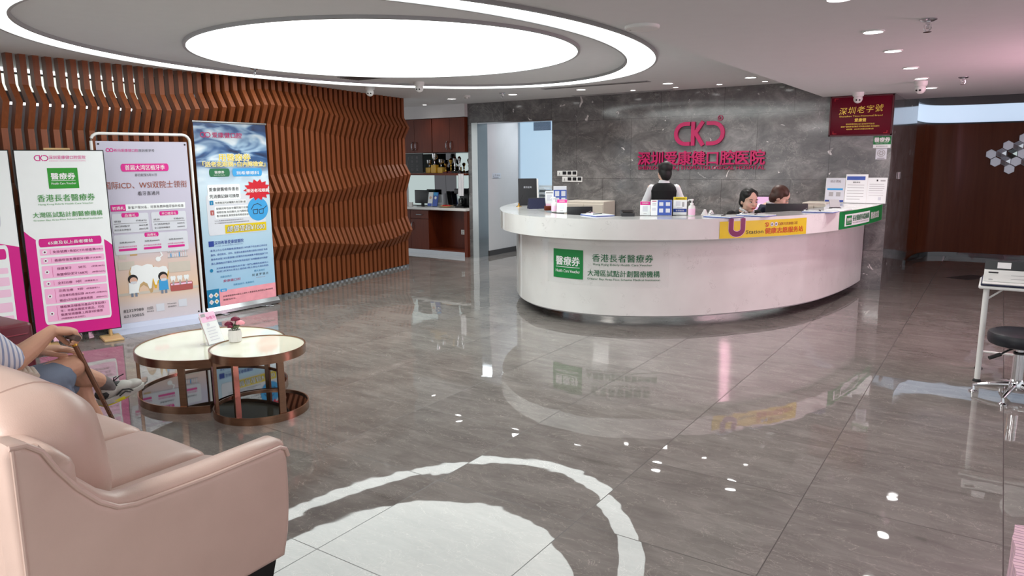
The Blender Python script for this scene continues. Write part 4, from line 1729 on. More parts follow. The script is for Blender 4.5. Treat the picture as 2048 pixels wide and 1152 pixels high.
# low monitors standing on the work desk behind the counter
def monitor(x, y, w, h, ztop, yaw, label, back=True, m_scr='plastic_dark', tilt=-8):
    t = thing('desk_monitor', label, 'monitor', (x, y, 0.765), yaw)
    zt = ztop - 0.765
    mx = Matrix.Translation((0, 0, zt - h)) @ Matrix.Rotation(R(tilt), 4, 'X')
    m = MB()
    m.rbox(-w / 2, -0.012, 0, w / 2, 0.014, h, 'plastic_dark', 0.005, 2, mx)
    m.build('housing', t)
    m = MB()
    m.box(-0.03, -0.01, 0.01, 0.03, 0.012, zt - h + 0.06, 'black')
    m.rbox(-0.10, -0.08, 0, 0.10, 0.08, 0.010, 'black', 0.003, 1)
    m.build('stand', t, 0)
    if not back:
        m = MB()
        fr = lambda u, v, l=0.0: tuple(mx @ Vector((u, -0.0125 - l, v)))
        m.rect(-w / 2 + 0.014, 0.016, w / 2 - 0.014, h - 0.014, m_scr, fr, 0.0008)
        for c in (-0.075, -0.035):
            m.stroke([(c + 0.018 * math.cos(2 * math.pi * k / 14), h * 0.62 + 0.018 * math.sin(2 * math.pi * k / 14)) for k in range(15)], 0.008, 'screen_white', fr, 0.002)
        m.text('希玛', 0.055, h * 0.58, 0.042, 'screen_white', fr, 0.002)
        m.text('爱康健口腔', 0.0, h * 0.34, 0.052, 'screen_white', fr, 0.002, width=w * 0.62)
        m.build('screen', t, 0, 'glowing pink-violet screen with a white emblem')
    return t


monitor(-1.86, 7.98, 0.425, 0.28, 1.148, face(-1.86, 7.98) + 0.16, 'black monitor back rising behind the counter before the brown-haired person')
monitor(-3.63, 6.66, 0.27, 0.20, 1.140, face(-3.66, 6.76) + 0.15, 'low black monitor back behind the counter at the left')

# low cabinets against the marble wall behind the staff
for x0, x1, h, lb in ((-5.40, -4.75, 1.03, 'pale low cabinet against the marble wall at the left behind the counter'), (-2.02, -1.74, 1.085, 'cream low cabinet against the marble wall behind the black monitor')):
    t = thing('low_cabinet', lb, 'cabinet', (x0, 9.42, 0))
    w = x1 - x0
    m = MB()
    m.rbox(0, 0, 0, w, 0.38, h, 'beige', 0.006, 1)
    m.build('body', t)
    for k in range(2):
        m = MB()
        m.rbox(0.005 + k * w / 2, -0.016, 0.08, (k + 1) * w / 2 - 0.005, 0, h - 0.04, 'beige', 0.003, 1)
        d = m.build('door', t)
        m = MB()
        m.tube([(w / 2 + (-0.03 if k == 0 else 0.03), -0.016, h * 0.62), (w / 2 + (-0.03 if k == 0 else 0.03), -0.035, h * 0.64), (w / 2 + (-0.03 if k == 0 else 0.03), -0.035, h * 0.72), (w / 2 + (-0.03 if k == 0 else 0.03), -0.016, h * 0.74)], 0.004, 'satin_metal', 6)
        m.build('handle', d)
t = thing('back_desk', 'pale side desk under the pink screen behind the seated staff', 'desk', (-2.50, 9.15, 0))
m = MB()
m.rbox(-0.35, -0.25, 0.735, 0.40, 0.30, 0.765, 'beige', 0.005, 1)
m.build('top', t)
m = MB()
m.box(-0.33, -0.22, 0, -0.30, 0.28, 0.735, 'beige')
m.build('side', t, 0)
m = MB()
m.box(0.35, -0.22, 0, 0.38, 0.28, 0.735, 'beige')
m.build('side', t, 0)
monitor(-2.345, 8.98, 0.49, 0.32, 1.180, face(-2.345, 8.98) - 0.05, 'glowing pink-violet monitor screen behind the two seated people', False, 'screen_pink', -4)

# three framed notices leaning against the wall on the right end of the counter
for x, w, h, lb, rows in ((-1.715, 0.225, 0.31, 'grey-blue framed notice leaning on the marble wall, left of the three', [(0, 1, -0.97, 0.97, 'qr_blank'), (0.02, 0.10, -0.95, 0.95, 'blue'), ('就诊须知', 0, 0.82, 0.034, 'grey_ink', 0.12), (0.5, 0.58, -0.8, 0.8, 'sky'), (0.25, 0.42, -0.6, -0.15, 'plastic_grey'), (0.25, 0.42, 0.15, 0.6, 'plastic_grey')]),
                       (-1.475, 0.25, 0.355, 'white notice with a blue header strip, middle of three on the counter end', [(0, 1, -0.97, 0.97, 'print_white'), (0.80, 0.93, -0.9, 0.75, 'card_blue'), ('服务承诺', 0, 0.70, 0.020, 'ink', 0.08), (0.62, 0.635, -0.8, 0.7, 'plastic_grey'), (0.52, 0.535, -0.8, 0.7, 'plastic_grey'), (0.42, 0.435, -0.8, 0.7, 'plastic_grey'), (0.32, 0.335, -0.8, 0.7, 'plastic_grey'), (0.22, 0.235, -0.8, 0.7, 'plastic_grey'), (0.12, 0.135, -0.8, 0.4, 'plastic_grey')]),
                       (-1.245, 0.215, 0.315, 'white typed letter notice beside the column edge, right of the three', [(0, 1, -0.97, 0.97, 'print_white'), (0.86, 0.93, -0.1, 0.06, 'ink'), (0.86, 0.91, 0.3, 0.8, 'plastic_grey'), (0.74, 0.75, -0.8, 0.7, 'grey_ink'), (0.66, 0.67, -0.8, 0.75, 'grey_ink'), (0.58, 0.59, -0.8, 0.75, 'grey_ink'), (0.50, 0.51, -0.8, 0.6, 'grey_ink'), (0.40, 0.41, -0.8, 0.7, 'plastic_grey'), (0.30, 0.31, -0.8, 0.7, 'plastic_grey'), (0.12, 0.24, 0.2, 0.5, 'qr_blank')])):
    card_stand(x, 9.745, w, h, rows, 'framed_notice', lb, 'notice', -7, 'framed notices on the counter end', ZT, 0.0)


# ---------------------------------------------------------------- banners on the left
def board(name, label, p0, p1, z0, h, group='advertising banners by the slats'):
    d = Vector((p1[0] - p0[0], p1[1] - p0[1]))
    t = thing(name, label, 'banner', ((p0[0] + p1[0]) / 2, (p0[1] + p1[1]) / 2, 0), math.atan2(d.y, d.x), group)
    return t, d.length, (lambda w: (lambda u, v, l=0.0: ((u - 0.5) * w, -0.011 - l, z0 + v * h)))(d.length)


def ckd(m, u, v, hgt, mm, fr, l, k=1.0):
    """flat C K reversed-C emblem: u,v centre in board space, aspect k = board height / width"""
    a = hgt / 2
    s = lambda x, y: (u + x * a * k, v + y * a)
    w = 0.28 * a
    def st(pts):
        for p, q in zip(pts, pts[1:]):
            dx, dy = q[0] - p[0], q[1] - p[1]
            n = math.hypot(dx, dy) or 1
            ox, oy = -dy / n * 0.17, dx / n * 0.17
            ex, ey = dx / n * 0.05, dy / n * 0.05
            m.flat([s(p[0] - ox - ex, p[1] - oy - ey), s(q[0] - ox + ex, q[1] - oy + ey), s(q[0] + ox + ex, q[1] + oy + ey), s(p[0] + ox - ex, p[1] + oy - ey)], mm, fr, l)
    st([(-0.75, 1)] + [(-1.35 - math.sin(math.pi * i / 8), math.cos(math.pi * i / 8)) for i in range(9)] + [(-0.75, -1)])
    st([(0.75, 1)] + [(1.35 + math.sin(math.pi * i / 8), math.cos(math.pi * i / 8)) for i in range(9)] + [(0.75, -1)])
    st([(-0.5, 1.15), (-0.5, -1.15)])
    st([(0.45, 1.1), (-0.3, 0.05), (0.5, -1.1)])


# --- white and magenta voucher board on an easel
t, w, fr = board('voucher_board', 'white and magenta voucher price board behind the seated man with the cane', (-7.035, 2.815), (-6.835, 3.455), 0.09, 1.645)
H = 1.645
K = H / w
m = MB()
m.rbox(-w / 2 - 0.008, -0.010, 0.082, w / 2 + 0.008, 0.012, 0.09 + H + 0.008, 'black', 0.002, 1)
m.build('frame', t, 0)
m = MB()
m.rect(0, 0, 1, 1, 'print_white', fr, 0.0)
swp = [(0, 0), (1, 0), (1, 0.478), (0.95, 0.500), (0.90, 0.515), (0.5, 0.53), (0.12, 0.53), (0.06, 0.552), (0, 0.580)]
m.flat(swp, 'magenta', fr, 0.001)
m.rrect(0.115, 0.065, 0.905, 0.545, 0.03, 'print_white', fr, 0.002)
m.rrect(0.145, 0.49, 0.875, 0.535, 0.02, 'magenta', fr, 0.003)
rows = ((0.445, 0.480), (0.398, 0.433), (0.320, 0.388), (0.272, 0.308), (0.178, 0.262), (0.080, 0.168))
for a, c in rows:
    m.rrect(0.145, a, 0.885, c, 0.008, 'pink_row', fr, 0.003)
    m.disc(0.20, (a + c) / 2, 0.026, 'print_white', fr, 0.004, 18, 0.026 / K)
    m.disc(0.20, (a + c) / 2, 0.011, 'plum', fr, 0.005, 10, 0.012 / K)
    m.rect(0.262, a + 0.006, 0.265, c - 0.006, 'magenta', fr, 0.004)
m.build('print_panel', t, 0)
m = MB()
ckd(m, 0.285, 0.962, 0.026, 'magenta', fr, 0.001, K)
F2 = lambda u, v, l=0.0: fr(u / w, v / H, l)


def put(s, u, v, size, mm, width=None, align='c', bold=0.0, l=0.004):
    m.text(s, u * w, v * H, size, mm, F2, l, align, bold, 1.0, 0.0, 0.0, width * w if width else None)


put('深圳爱康健口腔医院', 0.58, 0.958, 0.034, 'magenta', 0.42)
put('SHENZHEN C.K.J STOMATOLOGICAL HOSPITAL', 0.58, 0.945, 0.010, 'magenta', 0.42)
voucher_badge(m, 0.335, 0.80, 0.68, 0.91, fr, 'green', 0.0015)
put('香港長者醫療券', 0.52, 0.735, 0.068, 'leaf_text', 0.66, bold=0.012)
put('Hong Kong Elderly Health Care Voucher', 0.51, 0.714, 0.020, 'leaf_text', 0.63)
put('大灣區試點計劃醫療機構', 0.52, 0.650, 0.052, 'leaf_text', 0.80, bold=0.010)
put('Greater Bay Area Pilot Scheme Medical Institution', 0.52, 0.630, 0.019, 'leaf_text', 0.80)
put('65歲及以上長者權益', 0.51, 0.503, 0.034, 'white', 0.52, bold=0.015, l=0.006)
for s, u, v, z, wd in (('免掛號費+免拍CT片檢查費', 0.54, 0.455, 0.026, 0.50), ('(原價60)', 0.835, 0.457, 0.015, 0.09), ('義齒修復免費拔牙1顆', 0.50, 0.409, 0.026, 0.40), ('(不含智齒)', 0.78, 0.411, 0.016, 0.14),
                       ('保健潔牙', 0.40, 0.362, 0.026, 0.17), ('58元', 0.61, 0.362, 0.026, 0.09), ('(原價188元)', 0.80, 0.363, 0.016, 0.16), ('無鹽噴砂潔牙', 0.425, 0.330, 0.026, 0.24), ('168元', 0.615, 0.330, 0.026, 0.11), ('(原價550元)', 0.80, 0.331, 0.016, 0.16),
                       ('全科治療', 0.39, 0.283, 0.026, 0.17), ('9折', 0.55, 0.283, 0.026, 0.07), ('(原價基礎上)', 0.70, 0.284, 0.016, 0.16),
                       ('牙周治療', 0.39, 0.240, 0.026, 0.17), ('9折', 0.56, 0.240, 0.026, 0.07), ('(原價基礎上)', 0.71, 0.241, 0.016, 0.16), ('牙周專科檢查記錄', 0.45, 0.213, 0.026, 0.29), ('(套系)8折', 0.67, 0.214, 0.018, 0.12), ('(原價200元)', 0.81, 0.214, 0.015, 0.13), ('贈送2次牙周治療後維護', 0.50, 0.186, 0.026, 0.39), ('(價值600元)', 0.80, 0.187, 0.015, 0.13),
                       ('種植集采種植牙產品可享延保1', 0.57, 0.150, 0.026, 0.54), ('年；非集采種植牙產品，可在', 0.56, 0.128, 0.026, 0.52), ('集團常規優惠上再享9折優惠', 0.55, 0.106, 0.026, 0.50), ('(特價種植牙產品除外)', 0.44, 0.087, 0.016, 0.28)):
    put(s, u, v, z, 'plum', wd, l=0.006)
m.build('lettering', t, 0)
def easel(t, h, top=True):
    for s in (-0.25, 0.25):
        m = MB()
        m.box(s - 0.015, 0.013, 0.02, s + 0.015, 0.026, 0.6, 'wood_pale')
        m.build('upright', t, 0)
        m = MB()
        m.rbox(s - 0.09, -0.20, 0.0, s + 0.075, 0.06, 0.022, 'wood_pale', 0.005, 1)
        m.box(s - 0.01, -0.02, 0.02, s + 0.01, 0.012, 0.083, 'wood_pale')
        m.build('foot', t, 0)
    if top:
        m = MB()
        m.rbox(-0.12, -0.012, 0.098 + h, 0.08, 0.022, 0.115 + h, 'wood_pale', 0.003, 1)
        m.build('clamp', t, 0)


easel(t, H)

# --- its neighbour at the picture's left edge
t, w, fr = board('voucher_board', 'white and magenta board cut off at the left picture edge beside the suitcase', (-7.25, 2.085), (-7.05, 2.77), 0.09, 1.645)
K = H / w
m = MB()
m.rbox(-w / 2 - 0.008, -0.010, 0.082, w / 2 + 0.008, 0.012, 0.09 + H + 0.008, 'black', 0.002, 1)
m.build('frame', t, 0)
m = MB()
m.rect(0, 0, 1, 1, 'print_white', fr, 0.0)
m.flat([(0, 0), (1, 0), (1, 0.50)] + [(1 - 0.1 * i, 0.50 + 0.04 * math.sin(i * 0.32)) for i in range(1, 11)], 'magenta', fr, 0.001)
m.rrect(0.10, 0.05, 0.885, 0.515, 0.03, 'print_white', fr, 0.002)
m.rrect(0.14, 0.44, 0.86, 0.495, 0.02, 'magenta', fr, 0.003)
for a, c in ((0.365, 0.395), (0.30, 0.345), (0.24, 0.28), (0.16, 0.21), (0.08, 0.14)):
    m.rrect(0.14, a, 0.86, c, 0.008, 'pale_pink', fr, 0.003)
m.rrect(0.52, 0.60, 0.84, 0.75, 0.03, 'leaf', fr, 0.002) if False else m.rrect(0.30, 0.60, 0.85, 0.77, 0.04, 'qr_blank', fr, 0.002)
m.rect(0.36, 0.655, 0.80, 0.725, 'deep_green', fr, 0.003)
m.rrect(0.20, 0.80, 0.83, 0.855, 0.02, 'green', fr, 0.002)
m.build('print_panel', t, 0)
m = MB()
ckd(m, 0.285, 0.955, 0.026, 'magenta', fr, 0.001, K)
F2 = lambda u, v, l=0.0, fr=fr, w=w: fr(u / w, v / H, l)
put('深圳爱康健口腔医院', 0.58, 0.95, 0.034, 'magenta', 0.42)
put('醫療券 Health Care Voucher', 0.515, 0.815, 0.04, 'white', 0.55)
put('香港長者醫療券', 0.58, 0.675, 0.05, 'white', 0.40, l=0.006)
for i, s in enumerate(('洗牙檢查套餐', '全口拍片檢查', '種植牙方案', '預約登記', '診後回訪')):
    put(s, 0.55, (0.372, 0.312, 0.25, 0.175, 0.10)[i], 0.026, 'plum', 0.30, l=0.006)
m.build('lettering', t, 0)
easel(t, H, False)


# --- dental banner in a tubular frame
def m_dental():
    n = NT('dental_banner_print')
    tc = n.node('ShaderNodeTexCoord')
    sp = n.node('ShaderNodeSeparateXYZ')
    n.put(sp, 0, tc.outputs['Object'])
    z = n.math('DIVIDE', sp.outputs[2], 1.85)
    c = n.ramp(z, [(0.0, lin((208, 202, 210))), (0.12, lin((214, 204, 206))), (0.20, lin((230, 200, 172))), (0.36, lin((220, 198, 190))), (0.46, lin((198, 194, 212))), (1.0, lin((194, 192, 210)))])
    MATS['dental_print'] = n.done(c, 0.45)


m_dental()
t, w, fr = board('dental_banner', 'lilac dental implant banner in a rounded tube frame between the two other banners', (-7.035, 3.50), (-6.845, 4.295), 0.075, 1.755)
H = 1.755
K = H / w
F2 = lambda u, v, l=0.0, fr=fr, w=w: fr(u / w, v / H, l)
m = MB()
m.box(-w / 2, -0.010, 0.075, w / 2, -0.006, 0.075 + H, 'dental_print')
# the printed dental scene: cabinets, two big teeth, two people, a pink gum block
m.rect(0.72, 0.40, 0.90, 0.41, 'qr_blank', fr, 0.001)
for v in (0.345, 0.375, 0.405):
    m.rect(0.66, v, 0.90, v + 0.004, 'plastic_grey', fr, 0.001)
for i in range(9):
    m.rect(0.67 + 0.025 * i, 0.349, 0.682 + 0.025 * i, 0.349 + 0.016 + 0.005 * (i % 3), 'sky' if i % 4 == 1 else 'qr_blank', fr, 0.0012)
    m.rect(0.67 + 0.025 * i, 0.379, 0.682 + 0.025 * i, 0.379 + 0.014 + 0.006 * ((i + 1) % 3), 'pale_pink' if i % 3 == 1 else 'qr_blank', fr, 0.0012)
m.rect(0.10, 0.30, 0.28, 0.345, 'beige', fr, 0.001)
m.rect(0.12, 0.36, 0.20, 0.40, 'beige', fr, 0.001)
m.rect(0.24, 0.375, 0.32, 0.40, 'wood_pale', fr, 0.001)
m.rect(0.66, 0.26, 0.92, 0.32, 'beige', fr, 0.001)
m.stroke([(0.45 * w, 0.405 * H), (0.56 * w, 0.415 * H), (0.60 * w, 0.365 * H), (0.545 * w, 0.345 * H)], 0.012, 'print_white', F2, 0.0012)
m.disc(0.55, 0.345, 0.03, 'print_white', fr, 0.0013, 16, 0.03 / K)


def tooth(u, v, s, mm, l):
    p = []
    for x, y in ((-1, 0.55), (-0.85, 0.95), (-0.45, 1.05), (0, 0.92), (0.45, 1.05), (0.85, 0.95), (1, 0.55), (0.9, 0.1), (0.75, -0.35), (0.62, -0.95), (0.45, -1.0), (0.3, -0.55), (0, -0.35), (-0.3, -0.55), (-0.45, -1.0), (-0.62, -0.95), (-0.75, -0.35), (-0.9, 0.1)):
        p.append((u + x * s * 0.9, v + y * s / K))
    m.flat(p, mm, fr, l)


m.rect(0.0, 0.155, 1.0, 0.17, 'beige', fr, 0.0008)
tooth(0.36, 0.235, 0.17, 'wood_pale', 0.0012)
tooth(0.36, 0.25, 0.15, 'print_white', 0.0016)
tooth(0.55, 0.235, 0.12, 'trophy_gold', 0.0014)
tooth(0.55, 0.25, 0.11, 'print_white', 0.0018)
for u, coat, hairw in ((0.245, 'print_white', 0.05), (0.585, 'sky', 0.055)):
    m.flat([(u - 0.055, 0.165), (u + 0.055, 0.165), (u + 0.05, 0.225), (u - 0.05, 0.225)], coat, fr, 0.0025)
    m.disc(u, 0.245, 0.055, 'hair_black', fr, 0.0026, 20, 0.055 / K)
    m.disc(u + 0.006, 0.236, 0.042, 'skin_pale', fr, 0.003, 18, 0.042 / K)
    m.rrect(u - 0.028, 0.218, u + 0.04, 0.232, 0.01, 'qr_blank', fr, 0.0034)
    m.rect(u - 0.035, 0.145, u - 0.01, 0.166, 'shorts_blue', fr, 0.0025)
    m.rect(u + 0.01, 0.145, u + 0.035, 0.166, 'shorts_blue', fr, 0.0025)
m.rrect(0.66, 0.15, 0.93, 0.20, 0.012, 'lip', fr, 0.0016)
m.rect(0.67, 0.185, 0.92, 0.195, 'pale_pink', fr, 0.0018)
for u in (0.70, 0.78, 0.86):
    tooth(u, 0.222, 0.036, 'print_white', 0.0022)
    m.rect(u - 0.01, 0.185, u + 0.01, 0.207, 'plastic_grey', fr, 0.002)
# panels and pills of the offer table
m.rrect(0.20, 0.885 - 0.02, 0.74, 0.885 + 0.022, 0.02, 'magenta', fr, 0.002) if False else m.rrect(0.235, 0.838, 0.765, 0.880, 0.03, 'magenta', fr, 0.002)
m.rect(0.085, 0.625, 0.92, 0.660, 'print_white', fr, 0.002)
m.rect(0.085, 0.625, 0.245, 0.660, 'magenta', fr, 0.003)
m.rrect(0.085, 0.505, 0.485, 0.610, 0.015, 'qr_blank', fr, 0.002)
m.rrect(0.515, 0.505, 0.92, 0.610, 0.015, 'qr_blank', fr, 0.002)
m.rrect(0.085, 0.385, 0.92, 0.495, 0.015, 'qr_blank', fr, 0.002)
for a, c, v in ((0.19, 0.38, 0.590), (0.61, 0.83, 0.590), (0.42, 0.58, 0.475)):
    m.rrect(a, v, c, v + 0.024, 0.012, 'magenta', fr, 0.003)
for u in (0.225, 0.50, 0.775):
    m.rrect(u - 0.10, 0.405, u + 0.10, 0.418, 0.01, 'magenta', fr, 0.003)
for a, c in ((0.10, 0.46), (0.53, 0.90)):
    m.rect(a, 0.555, c, 0.557, 'grey_ink', fr, 0.003)
m.rect(0.475, 0.045, 0.57, 0.088, 'qr_blank', fr, 0.002)
m.rect(0.74, 0.055, 0.84, 0.098, 'qr_blank', fr, 0.002)
for u, v in ((0.025, 0.985), (0.975, 0.985), (0.025, 0.012), (0.975, 0.012)):
    m.disc(u, v, 0.011, 'black', fr, 0.002, 12, 0.011 / K)
m.build('print_panel', t, 0)
m = MB()
for c in (0.118, 0.155):
    m.stroke([((c + 0.018 * math.cos(2 * math.pi * k / 14)) * w, 0.953 * H + 0.018 * w * math.sin(2 * math.pi * k / 14)) for k in range(15)], 0.007, 'magenta', F2, 0.001)
put('希玛爱康健口腔', 0.31, 0.945, 0.032, 'magenta', 0.26)
put('深圳老字号', 0.53, 0.945, 0.030, 'ink', 0.18)
put('首届大湾区植牙季', 0.50, 0.848, 0.052, 'white', 0.44, bold=0.01)
put('即日起至5月31日', 0.50, 0.812, 0.030, 'ink', 0.24)
put('国际ICD、WSI双院士领衔', 0.50, 0.748, 0.075, 'brown_text', 0.92)
put('看牙直通月', 0.51, 0.708, 0.042, 'ink', 0.24)
put('初遇礼', 0.165, 0.633, 0.036, 'white', 0.13, bold=0.01)
put('新客户限30名，可享免费种植牙拍片检查', 0.585, 0.635, 0.030, 'ink', 0.63)
put('品鉴礼', 0.285, 0.594, 0.030, 'white', 0.12, l=0.006)
put('半口植牙礼', 0.72, 0.594, 0.030, 'white', 0.17, l=0.006)
put('消费礼', 0.50, 0.479, 0.030, 'white', 0.11, l=0.006)
for u, v, s, wd in ((0.14, 0.565, '项目', 0.07), (0.40, 0.565, '价格(¥元)', 0.12), (0.57, 0.565, '项目', 0.07), (0.83, 0.565, '价格(¥元)', 0.12), (0.19, 0.538, '进口种植牙', 0.16), (0.42, 0.538, '5800元/颗', 0.10), (0.19, 0.518, '进口亲水种植牙', 0.18), (0.42, 0.518, '8800元/颗', 0.10),
                    (0.63, 0.538, '半口即刻种植牙', 0.18), (0.85, 0.538, '40000元', 0.09), (0.63, 0.518, '全口即刻种植牙', 0.18), (0.85, 0.518, '60000元', 0.09), (0.225, 0.448, '消费满20000元', 0.17), (0.50, 0.448, '消费满30000元', 0.17), (0.775, 0.448, '消费满35000元', 0.17)):
    put(s, u, v, 0.019, 'ink', wd, l=0.005)
for u, s in ((0.225, '送价值5000元洁牙套餐'), (0.50, '送价值8000元美白套餐'), (0.775, '送价值10000元护理礼')):
    put(s, u, 0.425, 0.016, 'magenta', 0.20, l=0.005)
put('82329988', 0.22, 0.062, 0.040, 'ink', 0.22)
put('62150055', 0.22, 0.032, 0.040, 'ink', 0.22)
put('扫码', 0.405, 0.062, 0.034, 'ink', 0.07)
put('预约咨询', 0.405, 0.048, 0.016, 'ink', 0.08)
put('Whatsapp', 0.66, 0.078, 0.018, 'ink', 0.11)
put('咨询预约', 0.66, 0.060, 0.018, 'ink', 0.10)
m.build('lettering', t, 0)
m = MB()
hw, zt = w / 2 + 0.035, 1.90
pts = [(-hw, 0.0, 0.06), (-hw, 0.0, zt - 0.07)] + [(-hw + 0.07 - 0.07 * math.cos(R(a)), 0.0, zt - 0.07 + 0.07 * math.sin(R(a))) for a in (22, 45, 67, 90)]
pts += [(-p[0], p[1], p[2]) for p in pts[::-1]]
m.tube(pts, 0.014, 'plastic_white', 12)
m.build('frame', t)
m = MB()
m.prism([(-0.17, 0.0), (0.12, 0.0), (0.06, 0.035), (0.03, 0.075), (-0.03, 0.075), (-0.07, 0.035)], -w / 2 - 0.045, w / 2 + 0.06, 'lilac_grey', 'x', 0.004)
m.build('base', t, 0)


# --- blue roll-up banner
def m_rollup():
    n = NT('rollup_banner_print')
    tc = n.node('ShaderNodeTexCoord')
    sp = n.node('ShaderNodeSeparateXYZ')
    n.put(sp, 0, tc.outputs['Object'])
    z = n.math('DIVIDE', sp.outputs[2], 2.04)
    base = n.ramp(z, [(0.0, lin((150, 200, 232))), (0.25, lin((166, 204, 230))), (0.55, lin((190, 214, 226))), (0.68, lin((206, 226, 238))), (1.0, lin((190, 214, 230)))])
    # out-of-focus picture of paper and instruments across the top
    ph = n.noise(n.coords((1.6, 1, 4.6), rot=(0, 0.5, 0)), 1.5, 2, 0.45, 1.2)
    pc = n.ramp(ph, [(0.30, lin((14, 24, 60))), (0.45, lin((52, 92, 140))), (0.55, lin((150, 180, 206))), (0.68, lin((222, 232, 238)))])
    dark = n.ramp(z, [(0.86, (0, 0, 0)), (0.93, (1, 1, 1))])
    pc2 = n.mix(dark, pc, n.mix(0.35, pc, lin((16, 24, 58))))
    gate = n.ramp(z, [(0.68, (0, 0, 0)), (0.80, (1, 1, 1))])
    MATS['rollup_print'] = n.done(n.mix(gate, base, pc2), 0.35)


m_rollup()
t, w, fr = board('rollup_banner', 'tall blue roll-up banner with a red starburst, last banner before the bare slats', (-6.955, 4.44), (-6.915, 5.315), 0.085, 1.955)
H = 1.955
K = H / w
F2 = lambda u, v, l=0.0, fr=fr, w=w: fr(u / w, v / H, l)
m = MB()
m.box(-w / 2 + 0.01, -0.010, 0.08, w / 2 - 0.01, -0.007, 0.085 + H, 'rollup_print')
m.rect(0.012, 0.0, 0.988, 0.085, 'petal_pink', fr, 0.001)
m.rect(0.012, 0.0, 0.175, 0.100, 'sky_dark', fr, 0.0015)
for u, c2 in ((0.062, 'pale_pink'), (0.132, 'trophy_gold')):
    for q in range(4):
        for v in (0.030, 0.066):
            m.disc(u + 0.014 * math.cos(q * 1.57), v + 0.014 / K * math.sin(q * 1.57), 0.016, 'print_white', fr, 0.0025, 12, 0.016 / K)
    for v in (0.030, 0.066):
        m.disc(u, v, 0.011, c2, fr, 0.003, 10, 0.011 / K)
m.rrect(0.19, 0.078, 0.28, 0.095, 0.008, 'sky', fr, 0.002)
m.rrect(0.10, 0.395, 0.905, 0.615, 0.02, 'qr_blank', fr, 0.001)
m.rrect(0.125, 0.585, 0.565, 0.670, 0.012, 'print_white', fr, 0.002)
m.rrect(0.20, 0.562, 0.64, 0.582, 0.008, 'print_white', fr, 0.002)
m.rrect(0.20, 0.485, 0.68, 0.552, 0.014, 'print_white', fr, 0.002)
m.rrect(0.14, 0.560, 0.19, 0.584, 0.006, 'sky_dark', fr, 0.002)
m.rrect(0.14, 0.505, 0.19, 0.532, 0.006, 'lip', fr, 0.002)
m.rrect(0.165, 0.712, 0.44, 0.756, 0.022, 'text_green', fr, 0.002)
m.rrect(0.475, 0.712, 0.895, 0.756, 0.022, 'sky', fr, 0.002)
st = []
for k in range(28):
    a = 2 * math.pi * k / 28
    r = 1.0 if k % 2 == 0 else 0.74
    st.append((0.815 + 0.205 * r * math.cos(a), 0.633 + 0.062 * r * math.sin(a)))
m.flat([(min(p[0], 0.992), p[1]) for p in st], 'red', fr, 0.003)
m.disc(0.80, 0.525, 0.15, 'sky', fr, 0.0025, 32, 0.15 / K)
for u in (0.76, 0.845):
    m.stroke([((u + a * 0.034) * w, (0.510 + c * 0.011) * H) for a, c in ((-1, 1), (1, 1.25), (0.8, -1), (-0.7, -1.1), (-1, 1))], 0.007, 'ink', F2, 0.004)
m.stroke([(0.700 * w, 0.523 * H), (0.74 * w, 0.548 * H), (0.80 * w, 0.556 * H), (0.855 * w, 0.542 * H)], 0.007, 'ink', F2, 0.004)
m.stroke([(0.878 * w, 0.523 * H), (0.93 * w, 0.540 * H)], 0.007, 'ink', F2, 0.004)
m.flat([(0.32, 0.400), (0.905, 0.400), (0.905, 0.448), (0.32, 0.448)], 'yellow', fr, 0.003)
m.rect(0.085, 0.335, 0.155, 0.365, 'blue', fr, 0.002)
m.disc(0.095, 0.204, 0.022, 'sky_dark', fr, 0.002, 18, 0.022 / K)
m.build('print_panel', t, 0)
m = MB()
ckd(m, 0.155, 0.935, 0.024, 'logo_pink', fr, 0.002, K)
put('爱康健口腔', 0.44, 0.923, 0.062, 'logo_pink', 0.40, bold=0.01)
for s, u, v, z, wd in (('用醫療券', 0.52, 0.800, 0.088, 0.44), ('「送老花眼鏡+白內障檢查」', 0.52, 0.768, 0.064, 0.86)):
    put(s, u, v, z * 0.94, 'print_white', wd, bold=0.05, l=0.003)
    put(s, u, v, z * 0.94, 'yellow', wd, bold=0.012, l=0.005)
put('醫療券', 0.30, 0.730, 0.032, 'white', 0.13)
put('Health Care Voucher', 0.30, 0.719, 0.012, 'white', 0.15)
put('到希華眼科', 0.69, 0.722, 0.042, 'white', 0.32, bold=0.01)
put('愛康健醫療券患者', 0.345, 0.636, 0.042, 'ink', 0.40, bold=0.012)
put('凭消費記錄可換取', 0.345, 0.598, 0.042, 'ink', 0.40, bold=0.012)
put('贈送老花眼鏡', 0.815, 0.622, 0.042, 'white', 0.33, bold=0.015, l=0.005)
put('免費贈送阿波羅鏡片老花鏡1副', 0.42, 0.566, 0.026, 'ink', 0.42)
for i, s in enumerate(('配鏡同時包含在醫院進行全面', '視眼檢查,包括驗光,白內障檢查', '青光眼檢查,黃斑檢查和眼底檢查')):
    put(s, 0.44, 0.534 - 0.020 * i, 0.026, 'ink', 0.44)
put('1', 0.165, 0.564, 0.036, 'white')
put('2', 0.165, 0.511, 0.036, 'white')
put('*以上免費贈送眼鏡鏡架為指定款式', 0.38, 0.470, 0.016, 'grey_ink', 0.40)
put('*以上眼鏡數量有限送完即止最終解釋權歸醫院所有', 0.42, 0.457, 0.016, 'grey_ink', 0.48)
m.text('總價值超¥1000', 0.61 * w, 0.410 * H, 0.072, 'ink', F2, 0.005, bold=0.03, shear=0.2, width=0.54 * w)
m.text('總價值超¥1000', 0.61 * w, 0.410 * H, 0.072, 'print_white', F2, 0.007, shear=0.2, width=0.54 * w)
put('深圳希華愛康健醫院', 0.36, 0.345, 0.044, 'blue', 0.40, bold=0.006)
put('C-MER (SHENZHEN) HOSPITAL', 0.36, 0.333, 0.012, 'blue', 0.38)
